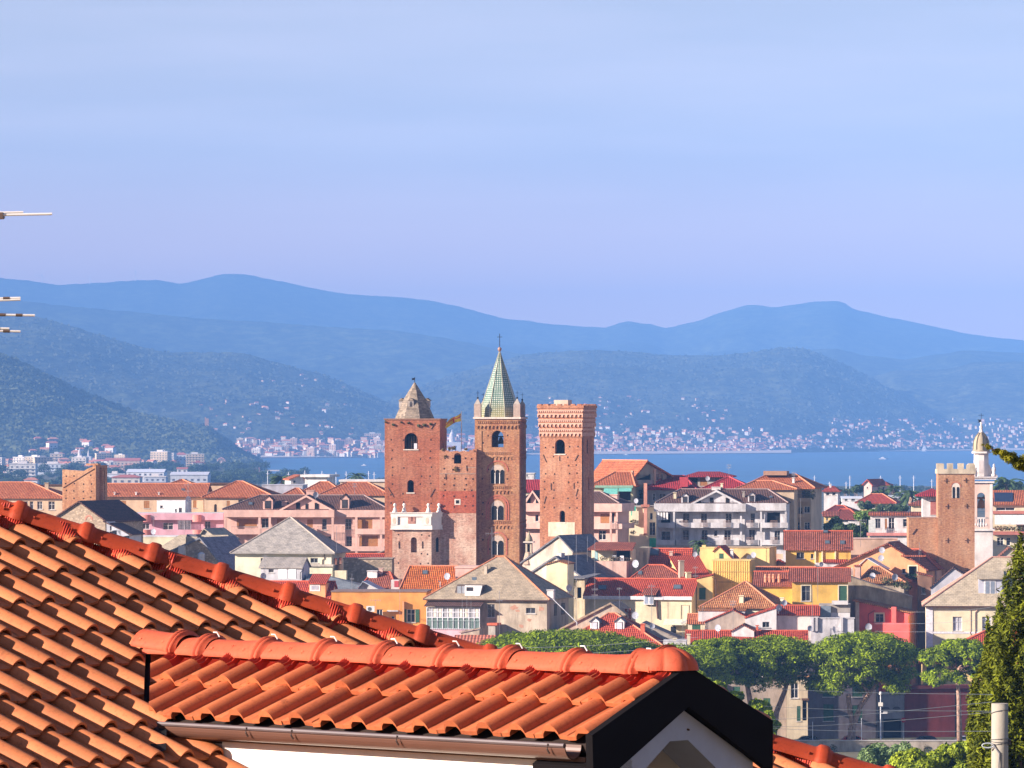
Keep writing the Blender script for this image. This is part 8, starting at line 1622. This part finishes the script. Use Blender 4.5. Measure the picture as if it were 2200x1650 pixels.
# ------------------------------------------------------------------ the far shore: towns, villas, boats, turbines
def far_proto(kind, wall, roof, w=12, d=10, h=7, rh=2.2, floors=2):
    """one small building as a single mesh with two materials"""
    m = MB(); m.box(-w/2, w/2, 0, d, -6, h); nb = len(m.f)
    if kind == 'hip':
        A, B, C, E_ = (-w/2-.6, -.6, h), (w/2+.6, -.6, h), (w/2+.6, d+.6, h), (-w/2-.6, d+.6, h); P, Q = (-w*.22, d/2, h+rh), (w*.22, d/2, h+rh); m.slab([[A, B, Q, P], [B, C, Q], [C, E_, P, Q], [E_, A, P]], .3)
    elif kind == 'gable':
        A, B, C, E_ = (-w/2-.5, -.5, h), (w/2+.5, -.5, h), (w/2+.5, d+.5, h), (-w/2-.5, d+.5, h); P, Q = (-w/2-.5, d/2, h+rh), (w/2+.5, d/2, h+rh); m.slab([[A, B, Q, P], [C, E_, P, Q]], .3)
    else:
        m.box(-w/2-.4, w/2+.4, -.4, d+.4, h+.002, h+.6); m.box(-w*.2, w*.15, d*.3, d*.6, h+.602, h+2.6)
    nr = len(m.f); fl = max(1, int(h/3.1))
    for k in range(fl):
        n = max(2, int(w/4)); z = 1.0+k*3.1
        for i in range(n):
            x = -w/2+w*(i+.3)/n; m.box(x, x+w/n*.42, -.06, -.002, z, z+1.5)
        if kind == 'flat': m.box(-w/2-.2, w/2+.2, -1.0, -.065, z-1.1, z-.35)
    o = m.build('seaside_house', wall); me = o.data; me.materials.append(roof); me.materials.append(plain((.10, .10, .12), .6)); ids = [0]*nb+[1]*(nr-nb)
    rest = len(m.f)-nr; seq = []; per = max(2, int(w/4))
    for k in range(fl): seq += [2]*6*per + ([0]*6 if kind == 'flat' else [])
    me.polygons.foreach_set('material_index', ids+seq); COL.objects.unlink(o); return o
fw = [plaster(c, .1) for c in ((.62, .58, .52), (.60, .44, .34), (.62, .50, .34), (.72, .70, .68), (.56, .36, .30))]; frf = [plain((.52, .20, .12), .85), plain((.58, .26, .16), .85), plain((.44, .14, .10), .85), plain((.62, .58, .55), .85)]
small = [far_proto(k, fw[i % 5], frf[i % 3], w, 9, h, 2.2) for i, (k, w, h) in enumerate((('hip', 12, 6.5), ('gable', 14, 7), ('hip', 10, 6), ('gable', 11, 9), ('hip', 15, 8), ('flat', 13, 7)))]
blocks = [far_proto(k, fw[(i*2) % 5], frf[3] if k == 'flat' else frf[i % 3], w, 12, h, 2.5) for i, (k, w, h) in enumerate((('flat', 18, 16), ('flat', 24, 19), ('hip', 18, 13), ('flat', 15, 22), ('hip', 22, 16), ('gable', 20, 10)))]
rf_ = random.Random(77)
LOOK = {}
for i_, o_ in enumerate(small): LOOK[o_.data.name] = ('cream, red hip roofed', 'salmon, gable roofed', 'ochre, hip roofed', 'white, red gabled', 'coral, hip roofed', 'flat roofed, balconied')[i_]
for i_, o_ in enumerate(blocks): LOOK[o_.data.name] = ('cream, flat topped', 'wide ochre, flat topped', 'coral, hip roofed', 'tall salmon, flat topped', 'broad white, red roofed', 'broad cream, gable roofed')[i_]
def put(proto, P, s_, label, cat, group, rz=None):
    o = proto.copy(); COL.objects.link(o); o.location = P; o.scale = (s_, s_, s_); o.rotation_euler = (0, 0, rz if rz is not None else rf_.uniform(-.6, .6)); tag(o, label, cat, group); return o
def plainpt(px, py): Y = 45.2*F/(py-HY); return Vector(((px-1100)/F*Y, Y, 4.8))
def onhill(px, py, hills):
    best = None
    for h_ in hills:
        p = h_.hit(px, py)
        if p is not None and (best is None or p.y < best.y): best = p
    return best
def cluster(n, px0, px1, fy, hills, protos, s0, s1, label, group, cat='house', name='seaside_house'):
    k = 0; tries = 0; used = []
    while k < n and tries < n*12:
        tries += 1; px = rf_.uniform(px0, px1); py = fy(px)
        if py is None: continue
        P = onhill(px, py, hills) if hills else plainpt(px, py)
        if P is None: continue
        if any(abs(px-a)*.8+abs(py-b)*2 < 7 for a, b in used[-40:]): continue
        used.append((px, py)); pt_ = rf_.choice(protos); third = ('at the left of its row', 'in the middle of its row', 'at the right of its row')[min(2, int(3*(px-px0)/(px1-px0)))]
        o = put(pt_, P-Vector((0, 0, .5)), rf_.uniform(s0, s1), LOOK[pt_.data.name]+' '+label+', '+third, cat, group); o.name = name; k += 1
HL = [H3, H4, H6, H5]
cluster(84, 506, 832, lambda p: rf_.uniform(958 if p > 560 else 952, 986), [H3, H4], blocks+small[:1], 0.5, .85, 'block of the far resort', 'buildings of the far resort left of the towers', 'building', 'seaside_block')
cluster(16, 955, 1025, lambda p: rf_.uniform(944, 974), [H3, H4], small, .9, 1.3, 'house seen under the flag', 'houses of the far shore between the towers')
cluster(70, 1278, 1660, lambda p: 974-(rf_.random()**1.6)*(44 if p < 1560 else 28), [H4], small+blocks[2:3], .5, .85, 'house on the far shore', 'houses of the far shore right of the towers')
cluster(10, 1130, 1160, lambda p: rf_.uniform(940, 972), [H4], small, .9, 1.3, 'house behind the campanile', 'houses of the far shore behind the campanile')
cluster(82, 1560, 2240, lambda p: (965-(rf_.random()**1.2)*(58 if p > 1800 else 30)), [H4, H6], small+blocks[2:3], .5, .85, 'house of the eastern town', 'houses of the far eastern town')
cluster(22, 380, 765, lambda p: rf_.choice((rf_.uniform(800, 845), rf_.uniform(870, 935))), [H3], small, .45, .8, 'villa above the resort', 'villas on the slope above the left resort')
cluster(20, 1180, 1560, lambda p: rf_.uniform(848, 925), [H4], small, .4, .7, 'villa on the right slope', 'villas on the slope above the right shore')
cluster(12, 1130, 1330, lambda p: rf_.uniform(866, 905), [H4], small, .35, .6, 'villa behind the battlements', 'villas behind the battlemented tower')
# the nearer town at the left, below the dark hill
cluster(74, -20, 330, lambda p: 1002+rf_.uniform(-8, 18), None, small+small+blocks[:2]+blocks[5:], .62, .9, 'house of the near town', 'houses of the near seaside town')
cluster(12, 330, 440, lambda p: rf_.uniform(996, 1008), None, small+blocks[:2], .8, 1.1, 'house by the beach', 'houses at the end of the near seaside town')
cluster(14, 0, 240, lambda p: rf_.uniform(950, 985), [H5], small, .8, 1.2, 'house on the dark hill', 'houses on the foot of the dark hill')
def fbox(px0, px1, py0, py1, Y, d, name, label, cat, wallm, roofm=None, kind='flat', group=None):
    u_ = Y/F; w = (px1-px0)*u_; h_ = (py1-py0)*u_; o = far_proto(kind, wallm, roofm or frf[3], w, d, h_*(.75 if kind != 'flat' else .92), h_*.25); COL.objects.link(o); o.name = name; P = K((px0+px1)/2, py1, Y); o.location = P; tag(o, label, cat, group); return o
fbox(338, 362, 969, 994, 6200, 14, 'hotel', 'white hotel block with a stepped top before the dark hill, at the left', 'hotel', fw[3]); fbox(377, 400, 972, 990, 6300, 14, 'hotel', 'white house with a red roof stripe alone before the end of the dark hill', 'hotel', fw[3], frf[2], 'hip')
fbox(576+90, 707, 945, 966, 9100, 20, 'hotel', 'largest pale block of the far resort, three floors of balconies', 'hotel', fw[3]); fbox(1790, 1848, 948, 958, 11300, 20, 'waterfront_hall', 'long low pale hall on the far shore, left of the second one', 'building', fw[0]); fbox(1856, 1904, 951, 961, 11200, 20, 'waterfront_hall', 'second long low hall on the far shore', 'building', plaster((.55, .55, .50), .1)); fbox(783, 818, 931, 940, 9300, 20, 'seaside_block', 'long pink block high above the far resort, left of the tall towers', 'building', fw[1])
fbox(272, 352, 1008, 1032, 4300, 40, 'vaulted_hall', 'white vaulted hall behind the long orange roof, right of the ruined tower', 'warehouse', plaster((.80, .80, .82), .1), plain((.75, .76, .80), .5), 'gable')
fbox(228, 262, 1018, 1034, 4300, 30, 'warehouse', 'low white shed left of the red gabled houses behind the long orange roof', 'warehouse', plaster((.74, .75, .80), .1)); fbox(240, 300, 1020, 1040, 3400, 26, 'house', 'red roofed farmhouse behind the ruined tower', 'house', fw[0], frf[2], 'hip'); fbox(310, 356, 1024, 1036, 3900, 24, 'greenhouse', 'low grey greenhouse before the white vaulted hall', 'greenhouse', plaster((.5, .53, .58), .1)); fbox(366, 446, 1014, 1036, 3800, 40, 'greenhouse', 'wide grey arched greenhouses right of the white vaulted hall', 'greenhouse', plaster((.55, .57, .60), .1), plain((.62, .62, .66), .6), 'gable')
fbox(380, 402, 1004, 1016, 4500, 14, 'house', 'small house with a bright red roof behind the grey greenhouses', 'house', fw[3], frf[2], 'gable'); fbox(52, 80, 1026, 1044, 3600, 16, 'house', 'white gabled house among dark trees left of the ruined tower', 'house', fw[3], frf[0], 'hip')
fbox(20, 76, 995, 1022, 4700, 22, 'apartment_block', 'pale grey apartment block with four balcony rows, at the left below the dark hill', 'building', plaster((.66, .64, .60), .2)); fbox(80, 146, 996, 1012, 5000, 22, 'apartment_block', 'long pale blue grey apartment block right of the grey one at the left', 'building', plaster((.58, .62, .66), .1)); fbox(108, 134, 974, 992, 6500, 16, 'apartment_block', 'yellow block with a flat top below the dark hill at the left', 'building', fw[2]); fbox(226, 300, 984, 1006, 5400, 22, 'apartment_block', 'long salmon block with red roof strip behind the ruined tower', 'building', fw[1], frf[2], 'gable')
# church dome of the far resort, between the towers
def domech(px, pyb, pyt, Y, label, w):
    u_ = Y/F; t = empty('church', K(px, pyb, Y), 0, label, 'church'); h_ = (pyb-pyt)*u_; m = MB(); m.box(-w*u_*2.6, w*u_*3.4, 0, 20, -5, h_*.34); m.build('nave', fw[3], t)
    m = MB(); R_ = w*u_; m.lathe([(R_, h_*.3), (R_, h_*.55), (R_*.95, h_*.66), (R_*.7, h_*.8), (R_*.25, h_*.88), (R_*.2, h_*.95), (.1, h_)], 0, 8, 14); m.build('dome', plaster((.66, .62, .60), .1), t)
domech(971, 964, 922, 9200, 'pale domed church of the far shore under the yellow and red flag', 6); domech(170, 990, 962, 6400, 'pale domed church of the near seaside town, before the dark hill', 4); domech(189, 988, 965, 6500, 'slim church spire right of the domed church, before the dark hill', 2)
# watch tower on the ridge of the dark hill
P = K(444, 922, 7550); t = empty('hill_tower', P, 0, 'small brick ruin tower on the last crest of the dark wooded hill', 'tower'); u_ = 7550/F; m = MB(); m.box(-4.2*u_, 4.2*u_, 0, 6, -8, 23*u_); m.build('wall', BR5, t); m = MB(); m.box(-4.2*u_, -1.5*u_, 0, 6, 23*u_+.002, 25.5*u_); m.build('broken_top', BR5, t)
# ferris wheel on the beach
P = K(475.5, 1003, 5900); u_ = 5900/F; fw_ = empty('ferris_wheel', P, 0, 'small ferris wheel on the beach at the foot of the dark hill', 'ferris wheel'); R_ = 9*u_; cz = 11*u_; PKW = plain((.78, .50, .46), .5)
m = MB(); n = 24
for rr in (R_, R_*.8): m.tube([(rr*math.cos(2*math.pi*i/n), 0, cz+rr*math.sin(2*math.pi*i/n)) for i in range(n+1)], .16, 5)
for i in range(12): a = 2*math.pi*i/12; m.tube([(0, 0, cz), (R_*math.cos(a), 0, cz+R_*math.sin(a))], .10, 4)
w_ = m.build('wheel', PKW, fw_); m = MB(); m.tube([(-R_*.55, 0, 0), (0, 0, cz), (R_*.55, 0, 0)], .32, 5); m.build('support', plain((.78, .74, .74), .5), fw_)
for i in range(12):
    a = 2*math.pi*i/12; m = MB(); x, z = R_*math.cos(a), cz+R_*math.sin(a); m.box(x-.4, x+.4, -.4, .4, z-1.0, z-.2); m.build('gondola', plain((.75, .35, .35), .5), w_)
m = MB(); p0, p1 = K(470, 1006, 5750), K(600, 1006, 5750); m.box(p0.x, p1.x, 5750, 5756, 1.8, 3.2)
pr = m.build('pier', plaster((.66, .56, .50), .2)); tag(pr, 'low pier reaching into the sea from the beach by the ferris wheel', 'pier')
for px in (548, 558):
    t = empty('pier_post', (K(px, 0, 5745).x, 5749, -1), 0, 'red post of the pier, %s of the two' % ('left' if px < 550 else 'right'), 'post', 'posts of the pier'); m = MB(); m.lathe([(1.2, 0), (1.0, 4), (1.6, 6), (.3, 7)], 0, 0, 8); m.build('shaft', plain((.6, .22, .22), .6), t)
# boats
def boat(px, py, s_, label, sail=False):
    Y = CZ*F/(py-HY); t = empty('boat', (K(px, 0, Y).x, Y, 0), 0, label, 'boat'); m = MB(); m.add([(-4*s_, -1*s_, .1), (3*s_, -1.1*s_, .1), (5*s_, 0, .5*s_), (3*s_, 1.1*s_, .1), (-4*s_, 1*s_, .1), (-4.2*s_, -1.2*s_, 1.2*s_), (3.2*s_, -1.4*s_, 1.4*s_), (6*s_, 0, 1.8*s_), (3.2*s_, 1.4*s_, 1.4*s_), (-4.2*s_, 1.2*s_, 1.2*s_)], [(0, 1, 6, 5), (1, 2, 7, 6), (2, 3, 8, 7), (3, 4, 9, 8), (4, 0, 5, 9), (5, 6, 7, 8, 9)]); h_ = m.build('hull', WHITE, t)
    m = MB(); m.prism([(-2*s_, 1.3*s_), (1.6*s_, 1.3*s_), (.8*s_, 2.6*s_), (-1.8*s_, 2.6*s_)], -.8*s_, .8*s_); m.build('cabin', WHITE, t)
    if sail: m = MB(); m.tube([(0, 0, 1.2*s_), (0, 0, 12*s_)], .12*s_, 5); m.prism([(.3*s_, 2.2*s_), (4.6*s_, 2.4*s_), (.3*s_, 11.4*s_)], -.05, .05); m.prism([(-.3*s_, 11*s_), (-4*s_, 2.2*s_), (-.3*s_, 2.2*s_)], -.05, .05); m.build('sail', WHITE, t)
boat(1897, 987, 1.5, 'white motor boat alone on the blue bay, left of the ochre tower'); boat(1985, 970, 1.3, 'small white sailing boat near the far shore, left of the white belfry', True); boat(782, 1001, .9, 'tiny white boat on the bay left of the clock tower'); boat(1345, 978, 1.0, 'tiny white boat close to the far shore, right of the towers')
# wind turbines on the far ridge
for px, pt, pb, a0, lab in ((90.5, 591, 612, .45, 'wind turbine furthest left on the far mountain ridge'), (193, 594, 611, .9, 'middle wind turbine of the three on the far mountain ridge'), (291, 584, 603, 0.1, 'wind turbine furthest right of the three on the far mountain ridge')):
    Y = 20950; u_ = Y/F; t = empty('wind_turbine', K(px, pb+2, Y), 0, lab, 'wind turbine', 'wind turbines on the ridge'); h_ = (pb+2-pt)*u_; m = MB(); m.lathe([(1.6, -5), (1.0, h_)], 0, 0, 8); m.build('mast', WHITE, t)
    m = MB(); m.box(-1.4, 1.4, -2.5, 3, h_-1, h_+1.4); n_ = m.build('nacelle', WHITE, t)
    for k in range(3):
        a = a0+k*2.094; m = MB(); c = Vector((0, -3, h_+.2)); d = Vector((math.sin(a), 0, math.cos(a))); s_ = Vector((d.z, 0, -d.x)); m.add([c-s_*.9, c+d*22*u_*.8-s_*.2, c+d*22*u_*.8+s_*.2, c+s_*.9, c-s_*.9+Vector((0, .4, 0)), c+d*22*u_*.8-s_*.2+Vector((0, .3, 0)), c+d*22*u_*.8+s_*.2+Vector((0, .3, 0)), c+s_*.9+Vector((0, .4, 0))], [(0, 1, 2, 3), (7, 6, 5, 4), (0, 4, 5, 1), (3, 2, 6, 7), (1, 5, 6, 2)]); m.build('blade', WHITE, n_)
# trees of the plain between the roofs and the sea
FT = foliage((.018, .04, .02), (.07, .11, .045), ns=.06)
tp = []
for k in range(5):
    r_ = random.Random(k); lb = [((r_.uniform(-5, 5), r_.uniform(-4, 4), r_.uniform(3, 7)), (r_.uniform(2, 3.4),)*2+(r_.uniform(1.5, 2.6),)) for _ in range(9)]; o = leafcloud('shore_tree', lb, 900, .55, FT, seed=k); m = MB(); me = o.data; COL.objects.unlink(o); tp.append(o)
def trees(n, px0, px1, py0, py1, s0, s1, label, group):
    base_ = label
    for i in range(n):
        px = px0+(px1-px0)*(i+rf_.uniform(.1, .9))/n; o = put(rf_.choice(tp), plainpt(px, rf_.uniform(py0, py1)), (s0+(s1-s0)*(.1+.8*(i % 2))), base_+', '+('farthest left', 'left', 'left of centre', 'right of centre', 'right', 'farthest right')[min(5, i*6//n)]+(' and low', ' and tall')[i % 2], 'tree', group, rf_.uniform(0, 6))
trees(44, -10, 560, 1008, 1030, .9, 1.5, 'dark tree of the plain below the hill', 'trees of the plain at the left'); trees(26, 440, 650, 1030, 1050, .8, 1.3, 'dark tree by the beach below the ferris wheel', 'trees by the beach'); trees(30, 0, 240, 1028, 1058, .7, 1.1, 'dark tree left of the ruined brick tower', 'trees left of the ruined tower')
trees(24, 1740, 2240, 1060, 1078, .5, .9, 'low shore tree at the right', 'trees by the shore at the right'); trees(16, 650, 830, 1040, 1056, .5, .8, 'low tree behind the orange roofs left of the towers', 'trees behind the orange roofs')
# masts of the railway by the shore
for i, (px, pt) in enumerate(((1750, 1022), (1782, 1035), (1818, 1035), (1826, 1022), (1892, 1022), (1934, 1022), (1963, 1022), (2002, 1030), (575, 1012), (620, 1014), (692, 1012), (722, 1014), (744, 1013), (792, 1012), (804, 1014), (655, 1011))):
    Y = 3300; t = empty('shore_mast', (K(px, 0, Y).x, Y, 4.8), 0, ('thin pale mast by the shore, %s' % ('right of the tan apartment house' if px > 1700 else 'left of the clock tower')), 'mast', 'masts by the shore, %s' % ('right' if px > 1700 else 'left')); m = MB(); h_ = CZ-(pt-HY)*Y/F-4.8; m.tube([(0, 0, 0), (0, 0, h_)], .22, 6); m.tube([(-1.2, 0, h_*.9), (1.2, 0, h_*.9)], .12, 4); m.build('shaft', plain((.72, .72, .76), .5), t)

# the rest of the far towns, too fine to count
def town_mass(specs, label):
    rw = random.Random(3); mats = fw[:4]+frf[:3]; acc = [MB() for _ in mats]
    for n, a, b, fy, hs, s0, s1 in specs:
        for i in range(n):
            px = rw.uniform(a, b); py = fy(px); P = onhill(px, py, hs)
            if P is None: continue
            w, d, h_ = rw.uniform(7, 15)*s0, rw.uniform(7, 10)*s0, rw.uniform(4, 10)*s1; a_2 = rw.uniform(-.6, .6); c, q = math.cos(a_2), math.sin(a_2); wm = acc[rw.randrange(4)]; rm_ = acc[4+rw.randrange(3)]
            for mbx, bx in ((wm, (-w/2, w/2, 0, d, -6, h_)), (rm_, (-w/2-.3, w/2+.3, -.3, d+.3, h_+.01, h_+1.2))):
                n0 = len(mbx.v); mbx.box(*bx)
                for k in range(n0, len(mbx.v)): x, y, z = mbx.v[k]; mbx.v[k] = (P.x+x*c-y*q, P.y+x*q+y*c, P.z+z)
    t = empty('far_town', (0, 0, 0), 0, label, 'town'); t['kind'] = 'stuff'
    for mbx, mt in zip(acc, mats): o = mbx.build('far_town_houses', mt, t); o['kind'] = 'stuff'
town_mass([(260, 506, 835, lambda p: 986-(random.random()**1.4)*(34 if p > 560 else 30), [H3, H4], .8, 1.2), (60, 945, 1030, lambda p: 976-random.random()*30, [H4], .8, 1), (360, 1278, 1650, lambda p: 974-(random.random()**2.2)*52, [H4], .7, .8), (420, 1560, 2240, lambda p: 965-(random.random()**1.5)*(62 if p > 1780 else 20), [H4, H6], .6, .7), (26, 400, 760, lambda p: random.uniform(860, 940), [H3], .5, .5), (30, 1150, 1560, lambda p: random.uniform(850, 930), [H4], .5, .5)], 'dense mass of tiny pale houses along the hazy far shore')
# woods on the slopes
def wood(name, hill, px0, px1, n, size, mat, label, seed, ymax=None):
    rs_ = np.random.RandomState(seed); P = []
    while len(P) < n:
        px = rs_.uniform(px0, px1); k = (px-1100)/F; yf = interp(hill.foot, px) if hill.foot else hill.Yf; y = yf+(hill.Yc-yf)*rs_.uniform(0, 1.0); z = hill.z(k*y, y)
        if z > 4: P.append((k*y, y, z+size*.35))
    P = np.array(P); nr = rs_.normal(size=(n, 3))*.5+np.array([0, -.55, .55]); nr /= np.linalg.norm(nr, axis=1)[:, None]
    t = np.cross(nr, rs_.normal(size=(n, 3))); t /= np.linalg.norm(t, axis=1)[:, None]; b = np.cross(nr, t); s_ = (size*(.5+rs_.rand(n)))[:, None]
    q = np.stack([P-t*s_, P-b*s_, P+t*s_, P+b*s_], 1).reshape(-1, 3); me = bpy.data.meshes.new(name); me.vertices.add(4*n); me.vertices.foreach_set('co', q.ravel().astype('f'))
    me.loops.add(4*n); me.loops.foreach_set('vertex_index', np.arange(4*n)); me.polygons.add(n); me.polygons.foreach_set('loop_start', np.arange(0, 4*n, 4)); me.polygons.foreach_set('loop_total', np.full(n, 4)); me.update(calc_edges=True)
    me.materials.append(mat); o = bpy.data.objects.new(name, me); COL.objects.link(o); tag(o, label, 'wood', None, 'stuff')
wood('wood', H5, -100, 590, 15000, 2.6, foliage((.02, .035, .015), (.11, .125, .05), ns=.02), 'dense wood covering the dark hill at the left', 1)
wood('wood', H3, -100, 1040, 6500, 3.2, foliage((.04, .055, .035), (.075, .085, .05), ns=.01), 'hazy wood on the slope above the left resort', 2)
wood('wood', H4, 700, 2200, 8500, 3.4, foliage((.04, .055, .036), (.075, .085, .055), ns=.008), 'hazy wood on the long slope behind the towers', 3)
# ------------------------------------------------------------------ haze over the whole bay
m = MB(); m.box(-9000, 9000, -400, 24700, -5, 712)
hm = bpy.data.materials.new('haze_air'); hm.use_nodes = True; nt = hm.node_tree; nt.nodes.clear()
out = nt.nodes.new('ShaderNodeOutputMaterial'); pv = nt.nodes.new('ShaderNodeVolumePrincipled')
pv.inputs['Color'].default_value = (.20, .46, 1.0, 1); pv.inputs['Density'].default_value = 9.4e-5; pv.inputs['Anisotropy'].default_value = -.42
nt.links.new(pv.outputs[0], out.inputs['Volume'])
tag(m.build('haze', hm), kind='stuff')
bpy.context.view_layer.update()
